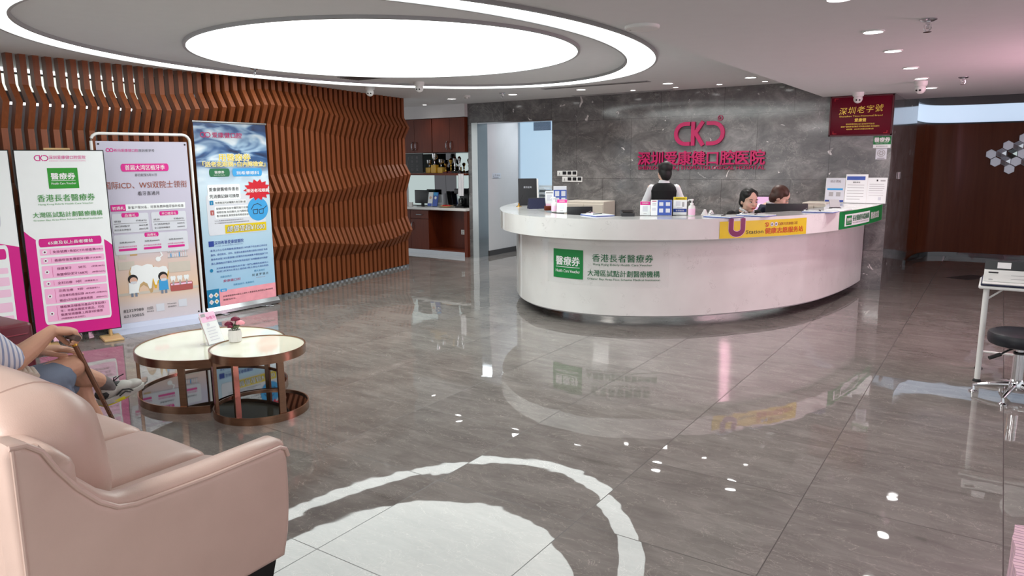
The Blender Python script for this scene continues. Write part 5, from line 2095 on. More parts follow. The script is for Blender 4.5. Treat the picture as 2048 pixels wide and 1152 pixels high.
for i, s in enumerate(('香港上市公司希瑪醫療(股票編號:3309)旗下的全新口岸綜合', '醫院。提供眼科、牙科、影像科和體檢等專科服務,同時是"長者', '醫療券試點"深圳愛康健口腔醫院的姊妹機構,中國首個旗下中', '國人壽戰略合作醫院,深圳市政府認證的"深港醫療合作典範"')):
    put(s, 0.50, 0.308 - 0.024 * i, 0.024, 'blue', 0.80)
for i, s in enumerate(('深圳希華愛康健醫院(和平路一號門)3樓眼科配鏡中心', '羅湖口岸深圳火車站上蓋西座3樓(火車站大酒店旁邊)')):
    put(s, 0.53, 0.208 - 0.018 * i, 0.022, 'blue', 0.74)
put('活動支持方', 0.28, 0.158, 0.024, 'sky_dark', 0.16)
put('鏡片支持方', 0.76, 0.166, 0.024, 'sky_dark', 0.16)
put('愛康健口腔', 0.36, 0.132, 0.030, 'logo_pink', 0.24)
put('阿 波 罗 镜 片', 0.77, 0.142, 0.030, 'ink', 0.24)
put('A P O L L O', 0.77, 0.128, 0.012, 'lip', 0.13)
put('活動協辦方: 希華眼科', 0.52, 0.105, 0.022, 'sky_dark', 0.30)
put('備註', 0.235, 0.0815, 0.020, 'white', 0.05)
put('此優惠僅適用50歲以上成年人,數量有限,贈完即止最終解釋', 0.58, 0.048, 0.020, 'ink', 0.72)
put('歸醫院所有。', 0.31, 0.028, 0.020, 'ink', 0.18)
m.build('lettering', t, 0)
m = MB()
m.tube([(-w / 2, -0.008, 0.09 + H), (w / 2, -0.008, 0.09 + H)], 0.012, 'satin_metal', 10)
m.build('top_bar', t)
m = MB()
m.prism([(-0.055, 0.012), (0.055, 0.012), (0.050, 0.055), (0.01, 0.085), (-0.02, 0.085), (-0.052, 0.045)], -w / 2 - 0.012, w / 2 + 0.012, 'satin_metal', 'x', 0.006)
m.build('base', t, 30)
m = MB()
m.tube([(0, 0.012, 0.05), (0, 0.012, 0.09 + H)], 0.008, 'plastic_grey', 8)
m.build('pole', t)
for s in (-0.28, 0.28):
    m = MB()
    m.rbox(s - 0.03, -0.13, 0, s + 0.03, 0.13, 0.012, 'satin_metal', 0.004, 1)
    m.build('foot', t)


# ---------------------------------------------------------------- sofa
def cushion(mb, x0, y0, z0, x1, y1, z1, m, r=0.05, puff=(0, 0, 0), n=10, mx=None):
    """rounded box whose faces swell by puff"""
    b = bmesh.new()
    bmesh.ops.create_cube(b, size=2)
    bmesh.ops.subdivide_edges(b, edges=b.edges[:], cuts=n, use_grid_fill=True)
    hx, hy, hz = (x1 - x0) / 2, (y1 - y0) / 2, (z1 - z0) / 2
    for v in b.verts:
        u = v.co.copy()
        # remap so that samples gather near the edges, then round the box
        p = Vector((math.copysign(abs(u.x) ** 0.8, u.x) * hx, math.copysign(abs(u.y) ** 0.8, u.y) * hy, math.copysign(abs(u.z) ** 0.8, u.z) * hz))
        q = Vector((max(-hx + r, min(hx - r, p.x)), max(-hy + r, min(hy - r, p.y)), max(-hz + r, min(hz - r, p.z))))
        d = p - q
        if d.length > 1e-9:
            p = q + d.normalized() * r
        s = Vector((p.x / hx, p.y / hy, p.z / hz))
        p.x += puff[0] * s.x * (1 - s.y ** 2) * (1 - s.z ** 2)
        p.y += puff[1] * s.y * (1 - s.x ** 2) * (1 - s.z ** 2)
        p.z += puff[2] * s.z * (1 - s.x ** 2) * (1 - s.y ** 2)
        v.co = p + Vector(((x0 + x1) / 2, (y0 + y1) / 2, (z0 + z1) / 2))
    if mx:
        b.transform(mx)
    return mb.bm(b, m)


XR, XL = -2.105, -4.42
so = thing('leather_sofa', 'long pale pink leather sofa in the left foreground seen from its end', 'sofa', (0, 0, 0))
ARM = [(0.742, 0.13), (0.735, 0.50), (0.732, 0.84), (0.745, 0.872), (0.785, 0.868), (0.822, 0.838), (0.853, 0.775), (0.90, 0.70), (0.955, 0.635), (1.005, 0.598), (1.06, 0.585), (1.15, 0.582), (1.30, 0.578), (1.48, 0.580), (1.595, 0.582), (1.618, 0.570), (1.628, 0.54), (1.630, 0.44), (1.626, 0.34), (1.615, 0.24), (1.590, 0.145)]
for a, c, nm in ((XR - 0.135, XR, 1), (XL, XL + 0.135, 0)):
    m = MB()
    m.prism(ARM, a, c, 'leather', 'x', 0.028, 4)
    arm = m.build('arm', so, 50)
    xo = XR - 0.006 if nm else XL + 0.006
    m = MB()
    m.tube([(xo, p[0], p[1] - 0.006) for p in ARM[3:17]], 0.008, 'leather', 8)
    m.build('piping', arm)
    # padded strip along the top of the arm
    m = MB()
    m.tube([(xo - (0.062 if nm else -0.062), p[0] + 0.004, p[1] - 0.006) for p in ARM[5:16]], [0.020, 0.034, 0.042, 0.047, 0.050, 0.053, 0.055, 0.055, 0.055, 0.054, 0.045], 'leather', 14, False, 0.55)
    m.build('pad', arm, 60)
m = MB()
cushion(m, XL + 0.02, 0.735, 0.13, XR - 0.01, 0.92, 0.800, 'leather', 0.045, (0, 0.0, 0.0), 12)
m.build('back_frame', so, 60)
m = MB()
m.tube([(XL + 0.05, 0.752, 0.794), (XR - 0.02, 0.752, 0.794)], 0.008, 'leather', 8)
m.tube([(XR - 0.004, 0.752, 0.86), (XR - 0.004, 0.748, 0.5), (XR - 0.004, 0.752, 0.14)], 0.006, 'leather', 8)
m.build('seam', so)
m = MB()
cushion(m, XL + 0.10, 0.88, 0.13, XR - 0.10, 1.60, 0.31, 'leather', 0.03, (0, 0.01, 0), 8)
m.build('seat_base', so, 60)
sx = [XR - 0.115, -2.66, -3.15, -3.66, XL + 0.115]
for i in range(4):
    m = MB()
    cushion(m, sx[i + 1] + 0.002, 1.0, 0.285, sx[i] - 0.002, 1.655, 0.425, 'leather', 0.045, (0, 0.012, 0.026 if i else 0.010), 12)
    m.build('seat_cushion', so, 60)
for x0, x1 in ((-3.32, -2.40), (-4.27, -3.35)):
    m = MB()
    mx = Matrix.Translation((0, 1.06, 0.42)) @ Matrix.Rotation(R(7), 4, 'X') @ Matrix.Translation((0, -1.06, -0.42))
    cushion(m, x0, 0.84, 0.41, x1, 1.18, 0.872, 'leather', 0.12, (0.04, 0.05, 0.045), 16, mx)
    c = m.build('back_cushion', so, 60)
    # stitched seam down the cushion, following its surface
    tree = BVHTree.FromPolygons([v.co for v in c.data.vertices], [tuple(p.vertices) for p in c.data.polygons])
    for xs, w_ in ((x1 - 0.20, 0.0045), (x0 + 0.20, 0.0045)):
        pts = []
        for k in range(22):
            a = R(-30 + 7.6 * k)
            d = Vector((0, -math.cos(a), -math.sin(a)))
            h = tree.ray_cast(Vector((xs, 1.02, 0.68)) - d * 1.0, d)
            if h[0]:
                pts.append(h[0])
        m = MB()
        m.tube(pts, w_, 'leather', 6)
        m.build('seam', c)
for x, y in ((XR - 0.08, 1.53), (XL + 0.08, 1.53), (XR - 0.08, 0.80), (XL + 0.08, 0.80)):
    b = MB()
    b.add([(x - 0.02, y - 0.015, 0), (x + 0.02, y - 0.015, 0), (x + 0.02, y + 0.02, 0), (x - 0.02, y + 0.02, 0), (x - 0.03, y - 0.07, 0.135), (x + 0.03, y - 0.07, 0.135), (x + 0.03, y + 0.05, 0.135), (x - 0.03, y + 0.05, 0.135)],
          [(3, 2, 1, 0), (4, 5, 6, 7), (0, 1, 5, 4), (1, 2, 6, 5), (2, 3, 7, 6), (3, 0, 4, 7)], 'black')
    b.build('leg', so, 0, 'black tapered leg')


# ---------------------------------------------------------------- coffee tables
def coffee(x, y, r, h, label, posts, notch=None):
    t = thing('coffee_table', label, 'table', (x, y, 0), 0)

    def outline(rr, n=96):
        P = []
        for k in range(n):
            a = 2 * math.pi * k / n
            p = Vector((rr * math.cos(a), rr * math.sin(a)))
            if notch:
                c, nr = Vector(notch[:2]), notch[2]
                q = p - c
                if q.length < nr:      # follow the smaller table's round base
                    d = (-c).normalized()
                    p = c + (q.normalized() if q.length > 1e-6 else d) * nr
            P.append((p.x, p.y))
        return P
    m = MB()
    A, B = ell(0, 0, r, r), ell(0, 0, r - 0.008, r - 0.008)
    for P, Q, za, zb in ((A, A, h - 0.055, h), (B, B, h, h - 0.055)):
        n = len(P)
        m.add([(p[0], p[1], za) for p in P] + [(q[0], q[1], zb) for q in Q], [(k, (k + 1) % n, n + (k + 1) % n, n + k) for k in range(n)], 'bronze')
    n = len(A)
    for z in (h - 0.055, h):
        m.add([(p[0], p[1], z) for p in A] + [(p[0], p[1], z) for p in B], [(k, (k + 1) % n, n + (k + 1) % n, n + k) for k in range(n)], 'bronze')
    m.build('rim', t)
    m = MB()
    m.lathe([(r - 0.009, h - 0.03), (r - 0.009, h - 0.006)], 'cream_glass', n=96)
    m.build('glass_top', t)
    m = MB()
    A, B = outline(r), outline(r - 0.008)
    for P, Q, za, zb in ((A, A, 0.0, 0.05), (B, B, 0.05, 0.0)):
        m.add([(p[0], p[1], za) for p in P] + [(q[0], q[1], zb) for q in Q], [(k, (k + 1) % n, n + (k + 1) % n, n + k) for k in range(n)], 'bronze')
    m.add([(p[0], p[1], 0.05) for p in A] + [(p[0], p[1], 0.05) for p in B], [(k, (k + 1) % n, n + (k + 1) % n, n + k) for k in range(n)], 'bronze')
    m.build('base_rim', t)
    m = MB()
    m.prism(outline(r - 0.0085), 0.004, 0.038, 'black_glass', 'z')
    m.build('base_shelf', t)
    for a in posts:
        m = MB()
        c, s = math.cos(R(a)), math.sin(R(a))
        mx = Matrix.Rotation(R(a), 4, 'Z')
        m.rbox(r - 0.030, -0.022, 0.036, r - 0.009, 0.022, h - 0.05, 'bronze', 0.002, 1, mx)
        m.build('post', t)
    return t


coffee(-3.925, 2.845, 0.300, 0.44, 'smaller and higher round bronze coffee table with a flower pot', (-10, 178, 250))
coffee(-4.56, 2.93, 0.50, 0.36, 'larger and lower round bronze coffee table under the leaflets', (-57, 95, 245), (0.635, -0.085, 0.325))

t = thing('flower_pot', 'small white ribbed pot with dark red and pink flowers on the small table', 'flower pot', (-4.16, 2.845, 0.434))
m = MB()
n = 48
prof = [(0.030, 0.0), (0.038, 0.004), (0.043, 0.05), (0.040, 0.075), (0.041, 0.082), (0.036, 0.082), (0.034, 0.06), (0.0, 0.058)]
vs, fs = [], []
for j, (r, z) in enumerate(prof):
    for k in range(n):
        a = 2 * math.pi * k / n
        rr = r * (1 + (0.05 * math.cos(14 * a) if 1 <= j <= 2 else 0))
        vs.append((rr * math.cos(a), rr * math.sin(a), z))
for j in range(len(prof) - 1):
    for k in range(n):
        fs.append((j * n + k, j * n + (k + 1) % n, (j + 1) * n + (k + 1) % n, (j + 1) * n + k))
fs.append(tuple(range(n))[::-1])
m.add(vs, fs, 'plastic_white')
m.build('pot', t)


def rose(parent, c, r, mm):
    m = MB()
    rng = random.Random(int(c[0] * 1000) + 5)
    for ring in range(4):
        k = 5 + ring
        for i in range(k):
            a = 2 * math.pi * i / k + ring * 0.6
            tilt = 0.25 + ring * 0.32
            d = Vector((math.cos(a) * math.sin(tilt), math.sin(a) * math.sin(tilt), math.cos(tilt)))
            p = Vector(c) + d * r * (0.35 + 0.16 * ring) - Vector((0, 0, r * 0.1 * ring))
            rt = d.to_track_quat('Z', 'Y').to_matrix()
            m.ball(p, (r * 0.42, r * 0.36, r * 0.14), mm, 1, rt)
    m.ball(c, r * 0.5, mm, 2)
    m.build('flower', parent, 60)


rose(t, (-0.030, -0.020, 0.122), 0.030, 'petal_dark')
rose(t, (-0.012, 0.020, 0.150), 0.032, 'petal_dark')
rose(t, (0.006, -0.036, 0.110), 0.020, 'petal_dark')
rose(t, (0.030, 0.026, 0.128), 0.032, 'petal_pink')
m = MB()
rng = random.Random(3)
for i in range(16):
    a = i * 2.4
    d = Vector((math.cos(a) * 0.8, math.sin(a) * 0.8, 0.55)).normalized()
    p = Vector((0, 0, 0.085)) + d * 0.030
    m.ball(p, (0.010, 0.004, 0.026), 'leaf', 1, d.to_track_quat('Z', 'Y').to_matrix())
for c in ((-0.03, -0.02, 0.12), (-0.012, 0.02, 0.145), (0.03, 0.026, 0.12)):
    m.tube([(0, 0, 0.06), c], 0.003, 'leaf', 6)
m.build('leaves', t, 60)

t = thing('leaflet_holder', 'clear stand of pink and white leaflets on the larger coffee table', 'leaflets', (-4.50, 2.93, 0.3555), R(90) + 0.15)
mx = Matrix.Rotation(R(-22), 4, 'X')
m = MB()
m.rbox(-0.075, 0.004, 0.0, 0.075, 0.009, 0.15, 'acrylic', 0.001, 1, mx)
m.rbox(-0.075, -0.03, 0, 0.075, 0.085, 0.006, 'acrylic', 0.002, 1)
m.build('holder', t, 0)
fr = lambda u, v, l=0.0, mx=mx: tuple(mx @ Vector((u, -0.0065 - l, v)))
m = MB()
m.rbox(-0.065, -0.006, 0.006, 0.065, 0.003, 0.235, 'print_white', 0.001, 1, mx)
m.rect(-0.065, 0.165, 0.065, 0.234, 'pale_pink', fr, 0.0005)
m.rect(-0.058, 0.205, -0.02, 0.228, 'plastic_grey', fr, 0.001)
m.text('种植牙', 0.02, 0.182, 0.026, 'magenta', fr, 0.001)
for i in range(5):
    m.rect(-0.045, 0.03 + 0.022 * i, 0.035 - 0.01 * (i % 2), 0.035 + 0.022 * i, 'qr_blank', fr, 0.001)
m.disc(-0.02, 0.145, 0.012, 'qr_blank', fr, 0.001)
m.build('leaflet', t, 0)
m = MB()
m.rbox(-0.055, 0.012, 0.006, 0.075, 0.020, 0.215, 'lip', 0.001, 1, mx)
m.build('leaflet', t, 0, 'dull pink leaflet at the back')

# ---------------------------------------------------------------- suitcase behind the seated man
t = thing('suitcase', 'maroon ribbed hard-shell suitcase behind the sofa end, below the cut-off board', 'suitcase', (-5.14, 1.74, 0), R(2))
for a, c in ((-0.245, -0.003), (0.003, 0.20)):
    m = MB()
    m.rbox(-0.17, a, 0.055, 0.25, c, 0.655, 'maroon', 0.03, 5)
    for k in range(9):
        z = 0.12 + 0.058 * k
        m.rbox(0.238, a + 0.035, z, 0.256, c - 0.035, z + 0.008, 'maroon_rib', 0.003, 2)
    m.build('shell', t, 40)
m = MB()
m.rbox(-0.165, -0.008, 0.06, 0.248, 0.008, 0.650, 'black', 0.04, 4)
m.build('zip', t)
m = MB()
m.rbox(0.246, 0.07, 0.475, 0.262, 0.13, 0.50, 'black', 0.004, 2)
m.build('lock', t)
m = MB()
m.tube([(-0.05, 0.02, 0.645), (-0.03, 0.02, 0.672), (0.12, 0.02, 0.672), (0.14, 0.02, 0.645)], 0.012, 'black', 8)
m.build('handle', t)
for x in (-0.11, 0.19):
    for y in (-0.18, 0.14):
        m = MB()
        m.tube([(x - 0.012, y, 0.028), (x + 0.012, y, 0.028)], 0.028, 'rubber', 16)
        m.box(x - 0.018, y - 0.012, 0.03, x + 0.018, y + 0.012, 0.065, 'black')
        m.build('wheel', t)


# ---------------------------------------------------------------- people
def basis(f, up=(0, 0, 1)):
    f = Vector(f).normalized()
    r = f.cross(Vector(up)).normalized()
    u = r.cross(f).normalized()
    return Matrix((r, f, u)).transposed()          # columns: right, forward, up


def head(mb, c, B, k=1.0):
    c = Vector(c)
    P = lambda x, y, z: c + B @ (Vector((x, y, z)) * k)
    q = lambda *a: tuple(v * k for v in a)
    mb.ball(P(0, -0.012, 0.025), q(0.073, 0.091, 0.088), 'skin', 3, B)
    mb.ball(P(0, 0.014, -0.028), q(0.065, 0.071, 0.084), 'skin', 3, B)
    mb.ball(P(0, 0.046, -0.088), q(0.030, 0.028, 0.024), 'skin', 2, B)
    for s in (-1, 1):
        mb.ball(P(s * 0.033, 0.046, -0.036), q(0.032, 0.029, 0.036), 'skin', 2, B)
        mb.ball(P(s * 0.038, 0.022, -0.066), q(0.027, 0.038, 0.030), 'skin', 2, B)
        mb.ball(P(s * 0.073, -0.010, -0.016), q(0.010, 0.020, 0.031), 'skin', 2, B)
        mb.ball(P(s * 0.030, 0.072, 0.014), q(0.022, 0.012, 0.008), 'skin', 2, B)
    mb.tube([P(0, 0.078, 0.006), P(0, 0.094, -0.026)], [0.007 * k, 0.012 * k], 'skin', 10)
    mb.ball(P(0, 0.092, -0.030), q(0.014, 0.012, 0.010), 'skin', 2, B)
    mb.ball(P(0, 0.078, -0.062), q(0.022, 0.010, 0.012), 'skin', 2, B)


def face_parts(par, c, B, k=1.0):
    c = Vector(c)
    P = lambda x, y, z: c + B @ (Vector((x, y, z)) * k)
    q = lambda *a: tuple(v * k for v in a)
    m = MB()
    for s in (-1, 1):
        m.ball(P(s * 0.031, 0.0785, -0.004), q(0.0135, 0.007, 0.0055), 'white', 2, B)
        m.ball(P(s * 0.031, 0.0835, -0.004), q(0.0062, 0.003, 0.0055), 'black', 2, B)
        m.tube([P(s * 0.045, 0.0765, -0.001), P(s * 0.031, 0.0855, 0.0035), P(s * 0.018, 0.083, -0.001)], 0.0018 * k, 'black', 6)
    m.build('eyes', par)
    m = MB()
    for s in (-1, 1):
        m.tube([P(s * 0.050, 0.073, 0.020), P(s * 0.034, 0.0845, 0.025), P(s * 0.016, 0.086, 0.020)], [0.0018 * k, 0.0032 * k, 0.0026 * k], 'hair_black', 6)
    m.build('eyebrows', par)
    m = MB()
    m.ball(P(0, 0.088, -0.058), q(0.021, 0.006, 0.0045), 'lip', 2, B)
    m.ball(P(0, 0.0875, -0.066), q(0.018, 0.006, 0.0055), 'lip', 2, B)
    m.build('lips', par)


def hair_cap(mb, c, B, k=1.0, low=0.085):
    c = Vector(c)
    P = lambda x, y, z: c + B @ (Vector((x, y, z)) * k)
    q = lambda *a: tuple(v * k for v in a)
    mb.ball(P(0, -0.024, 0.036), q(0.080, 0.094, 0.085), 'hair_black', 3, B)
    mb.ball(P(0, -0.052, -0.020), q(0.075, 0.058, low), 'hair_black', 3, B)
    for s in (-1, 1):
        mb.ball(P(s * 0.034, 0.004, 0.058), q(0.042, 0.056, 0.046), 'hair_black', 3, B)
        mb.ball(P(s * 0.062, -0.022, 0.012), q(0.022, 0.044, 0.060), 'hair_black', 3, B)


def hand(mb, Wp, f, n, s, curl=(15, 15, 10), k=1.0, spread=0.10, thumb=(0.55, 0.75, -0.25)):
    """palm, four bent fingers of different lengths and a thumb leaving the side of the palm"""
    Wp, f, n, s = Vector(Wp), Vector(f).normalized(), Vector(n).normalized(), Vector(s).normalized()
    rt = Matrix((s, f, n)).transposed()
    mb.ball(Wp + f * 0.045 * k, (0.041 * k, 0.058 * k, 0.020 * k), 'skin', 3, rt)
    mb.ball(Wp + f * 0.070 * k, (0.041 * k, 0.024 * k, 0.014 * k), 'skin', 2, rt)
    mb.ball(Wp + f * 0.030 * k + s * 0.022 * k - n * 0.006 * k, (0.018 * k, 0.032 * k, 0.015 * k), 'skin', 2, rt)
    for i, L in enumerate((0.92, 1.0, 0.94, 0.76)):
        o = 0.0325 - 0.0217 * i
        p = Wp + f * (0.084 - 0.004 * abs(i - 1)) * k + s * o * k
        d = (f + s * spread * (o / 0.03)).normalized()
        ax = d.cross(n).normalized()
        a = 0
        pts, rs = [p], [0.0100 * k]
        for j, (seg, r) in enumerate(((0.043, 0.0089), (0.026, 0.0083), (0.021, 0.0072))):
            a += curl[j] + 2 * i
            dd = Matrix.Rotation(-R(a), 3, ax) @ d
            p = p + dd * seg * L * k
            pts.append(p)
            rs.append(r * k)
        limb(mb, pts, rs, 10)
    p = Wp + f * 0.020 * k + s * 0.026 * k - n * 0.004 * k
    d = (f * thumb[0] + s * thumb[1] + n * thumb[2]).normalized()
    d2 = (f * (thumb[0] + 0.5) + s * (thumb[1] - 0.45) + n * thumb[2]).normalized()
    p1 = p + d * 0.042 * k
    p2 = p1 + (d + d2).normalized() * 0.030 * k
    limb(mb, [p, p1, p2, p2 + d2 * 0.022 * k], [0.014 * k, 0.012 * k, 0.0105 * k, 0.0085 * k], 10)


# --- receptionist standing with her back to the camera
t = thing('person', 'person standing behind the counter with back turned, black vest over white short sleeves', 'person', (-3.46, 8.50, 0), 0.42)
HB = basis((-0.38, 0.92, -0.05))
HCN = (0.0, 0.015, 1.475)


def body(mb):
    loft(mb, [(0, 0, 0.80, 0.155, 0.105), (0, 0, 0.90, 0.160, 0.110), (0, 0, 1.02, 0.125, 0.088), (0, 0, 1.16, 0.142, 0.098), (0, -0.005, 1.26, 0.155, 0.088), (0, -0.01, 1.31, 0.120, 0.066), (0, -0.01, 1.345, 0.060, 0.055)])
    limb(mb, [(0, -0.01, 1.31), (0, 0.0, 1.40)], [0.054, 0.049])
    head(mb, HCN, HB, 0.98)
    for s in (-1, 1):
        limb(mb, [(s * 0.155, -0.01, 1.275), (s * 0.235, 0.0, 1.05), (s * 0.19, 0.20, 0.98)], [0.045, 0.036, 0.027])
        hand(mb, (s * 0.186, 0.205, 0.98), (-s * 0.25, 0.95, 0.05), (0, 0, 1), (-s, 0, 0), (20, 25, 20), 0.92)
        limb(mb, [(s * 0.08, 0, 0.84), (s * 0.085, 0.015, 0.46), (s * 0.085, -0.01, 0.09)], [0.078, 0.052, 0.038])


blob('body', body, 'skin_pale', t, 0.006, 4)
blob('hair', lambda mb: (hair_cap(mb, HCN, HB, 1.0, 0.105), mb.ball(Vector(HCN) + HB @ Vector((0, -0.06, 0.05)), (0.078, 0.06, 0.075), 'hair_black', 3)), 'hair_black', t, 0.005, 12)
face_parts(t, HCN, HB, 0.98)
blob('shirt', lambda mb: (loft(mb, [(0, 0, 0.86, 0.165, 0.114), (0, 0, 1.02, 0.134, 0.097), (0, 0, 1.16, 0.150, 0.106), (0, -0.005, 1.262, 0.166, 0.096), (0, -0.01, 1.315, 0.125, 0.074), (0, -0.01, 1.335, 0.070, 0.066), (0, -0.008, 1.372, 0.061, 0.060)]),
                          [limb(mb, [(s * 0.150, -0.01, 1.272), (s * 0.185, -0.005, 1.18), (s * 0.222, 0.0, 1.085)], [0.050, 0.051, 0.054]) for s in (-1, 1)]), 'cloth_white', t, 0.006, 4)
blob('vest', lambda mb: loft(mb, [(0, 0, 0.84, 0.174, 0.122), (0, 0, 1.02, 0.142, 0.106), (0, 0, 1.16, 0.158, 0.115), (0, -0.007, 1.24, 0.176, 0.108), (0, -0.010, 1.285, 0.160, 0.098), (0, -0.014, 1.318, 0.118, 0.086), (0, -0.018, 1.338, 0.076, 0.074)]), 'cloth_black', t, 0.006, 3)
blob('trousers', lambda mb: (loft(mb, [(0, 0, 0.80, 0.172, 0.122), (0, 0, 0.88, 0.170, 0.120)]), [limb(mb, [(s * 0.082, 0, 0.82), (s * 0.087, 0.015, 0.46), (s * 0.087, -0.01, 0.08)], [0.092, 0.070, 0.062]) for s in (-1, 1)]), 'cloth_black', t, 0.008, 3)
for s in (-1, 1):
    m = MB()
    m.ball((s * 0.087, 0.05, 0.035), (0.042, 0.12, 0.035), 'black', 3)
    m.build('shoe', t)


# --- two seated people behind the counter
def seated(t, hz, tilt, jacket, hairm, bun, hb_yaw=0.0, lean=0.05, facek=1.0, drop=0.215, fwd=0.03):
    B = Matrix.Rotation(hb_yaw, 3, 'Z') @ basis((0, math.cos(tilt), -math.sin(tilt)))
    cz = hz - 0.108
    cn = (0, lean + fwd, cz)
    sh = cz - drop

    def bd(mb):
        loft(mb, [(0, -0.04, 0.46, 0.165, 0.12), (0, -0.03, 0.60, 0.150, 0.105), (0, lean * 0.5 - 0.02, sh - 0.14, 0.145, 0.10), (0, lean - 0.015, sh - 0.02, 0.155, 0.085), (0, lean - 0.01, sh + 0.035, 0.10, 0.065), (0, lean - 0.005, sh + 0.06, 0.056, 0.054)])
        limb(mb, [(0, lean - 0.01, sh + 0.03), (0, lean + fwd - 0.018, cz - 0.07)], [0.052, 0.048])
        head(mb, cn, B, facek)
        for s in (-1, 1):
            limb(mb, [(s * 0.16, lean - 0.01, sh), (s * 0.225, lean + 0.10, sh - 0.225), (s * 0.12, lean + 0.30, 0.80)], [0.044, 0.036, 0.027])
            hand(mb, (s * 0.118, lean + 0.305, 0.80), (-s * 0.3, 0.95, -0.05), (0, 0, 1), (-s, 0, 0), (18, 22, 16), 0.92)
            limb(mb, [(s * 0.09, 0.0, 0.52), (s * 0.10, 0.38, 0.51), (s * 0.10, 0.24, 0.09)], [0.082, 0.056, 0.038])
    blob('body', bd, 'skin_pale', t, 0.006, 4)
    face_parts(t, cn, B, facek)

    def hr(mb):
        hair_cap(mb, cn, B, facek * 1.01, 0.075)
        if bun:
            mb.ball(Vector(cn) + B @ Vector((0, -0.095, -0.055)), (0.036, 0.040, 0.042), 'hair_black', 2)
            mb.tube([Vector(cn) + B @ Vector((0, -0.10, -0.05)), Vector(cn) + B @ Vector((0, -0.115, -0.14))], [0.03, 0.012], 'hair_black', 10)
    blob('hair', hr, hairm, t, 0.005, 12)
    blob('jacket', lambda mb: (loft(mb, [(0, -0.04, 0.48, 0.180, 0.135), (0, -0.03, 0.60, 0.165, 0.120), (0, lean * 0.5 - 0.02, sh - 0.14, 0.162, 0.114), (0, lean - 0.018, sh - 0.015, 0.172, 0.098), (0, lean - 0.02, sh + 0.035, 0.115, 0.074), (0, lean - 0.03, sh + 0.055, 0.074, 0.056)]),
                               [limb(mb, [(s * 0.158, lean - 0.01, sh), (s * 0.225, lean + 0.10, sh - 0.225), (s * 0.127, lean + 0.27, 0.80)], [0.058, 0.050, 0.042]) for s in (-1, 1)]), jacket, t, 0.006, 4)
    m = MB()
    for s in (-1, 1):
        m.ball((s * 0.036, lean + fwd * 0.45 + 0.048, sh + 0.028), (0.026, 0.012, 0.034), 'cloth_white', 2, Matrix.Rotation(R(-35), 3, 'X') @ Matrix.Rotation(R(s * 28), 3, 'Y'))
    m.tube([(0.057 * math.cos(R(a)), lean + fwd * 0.45 - 0.012 + 0.057 * math.sin(R(a)), sh + 0.064 + 0.016 * -math.sin(R(a))) for a in range(-70, 251, 20)], 0.014, 'cloth_white', 8)
    m.build('collar', t)
    blob('trousers', lambda mb: [limb(mb, [(s * 0.09, -0.02, 0.52), (s * 0.10, 0.38, 0.51), (s * 0.10, 0.24, 0.08)], [0.096, 0.072, 0.058]) for s in (-1, 1)], 'cloth_black', t, 0.008, 3)
    for s in (-1, 1):
        m = MB()
        m.ball((s * 0.10, 0.29, 0.035), (0.042, 0.12, 0.035), 'black', 3)
        m.build('shoe', t)


def office_chair(x, y, rz, label):
    t = thing('office_chair', label, 'chair', (x, y, 0), rz, 'staff chairs behind the counter')
    m = MB()
    m.rbox(-0.23, -0.24, 0.375, 0.23, 0.22, 0.43, 'seat_black', 0.03, 3)
    m.build('seat', t)
    m = MB()
    m.tube([(0, 0, 0.06), (0, 0, 0.38)], 0.025, 'chrome', 12)
    m.build('column', t)
    for k in range(5):
        a = R(72 * k + 10)
        m = MB()
        m.tube([(0, 0, 0.075), (0.25 * math.cos(a), 0.25 * math.sin(a), 0.05)], [0.02, 0.014], 'black', 8)
        m.ball((0.25 * math.cos(a), 0.25 * math.sin(a), 0.026), 0.026, 'rubber', 2)
        m.build('leg', t)


p2 = thing('person', 'seated woman with pulled-back black hair, black jacket and white collar, looking down', 'person', (-2.335, 7.99, 0), R(-131))
seated(p2, 1.286, 0.16, 'cloth_black', 'hair_black', True, 0.0, 0.05, 1.09, 0.165, 0.075)
p3 = thing('person', 'seated person with swept brown hair and navy jacket bent low behind the monitor', 'person', (-2.20, 8.36, 0), R(-80))
seated(p3, 1.300, 0.50, 'cloth_navy', 'hair_brown', False, 0.0, 0.04, 1.07, 0.135, 0.13)
office_chair(-2.335, 7.99, R(-131), 'black office chair under the seated woman in the black jacket')
office_chair(-2.20, 8.36, R(-80), 'black office chair under the person in the navy jacket')

# --- man with a cane on the sofa (only arms and legs reach into the picture)
t = thing('person', 'seated man on the sofa in blue-grey shorts, legs crossed, holding a cane', 'person', (-3.88, 1.2, 0.0))
L = lambda x, y, z: (x + 3.88, y - 1.2, z)
HB = basis((0.05, 0.98, -0.12))
HCN = L(-3.88, 1.22, 1.235)
RW, LW = L(-3.800, 1.592, 0.806), L(-3.925, 1.572, 0.690)
RK, RA = L(-3.825, 1.675, 0.600), L(-4.045, 1.930, 0.400)
LK, LA = L(-3.985, 1.760, 0.475), L(-3.960, 1.870, 0.085)


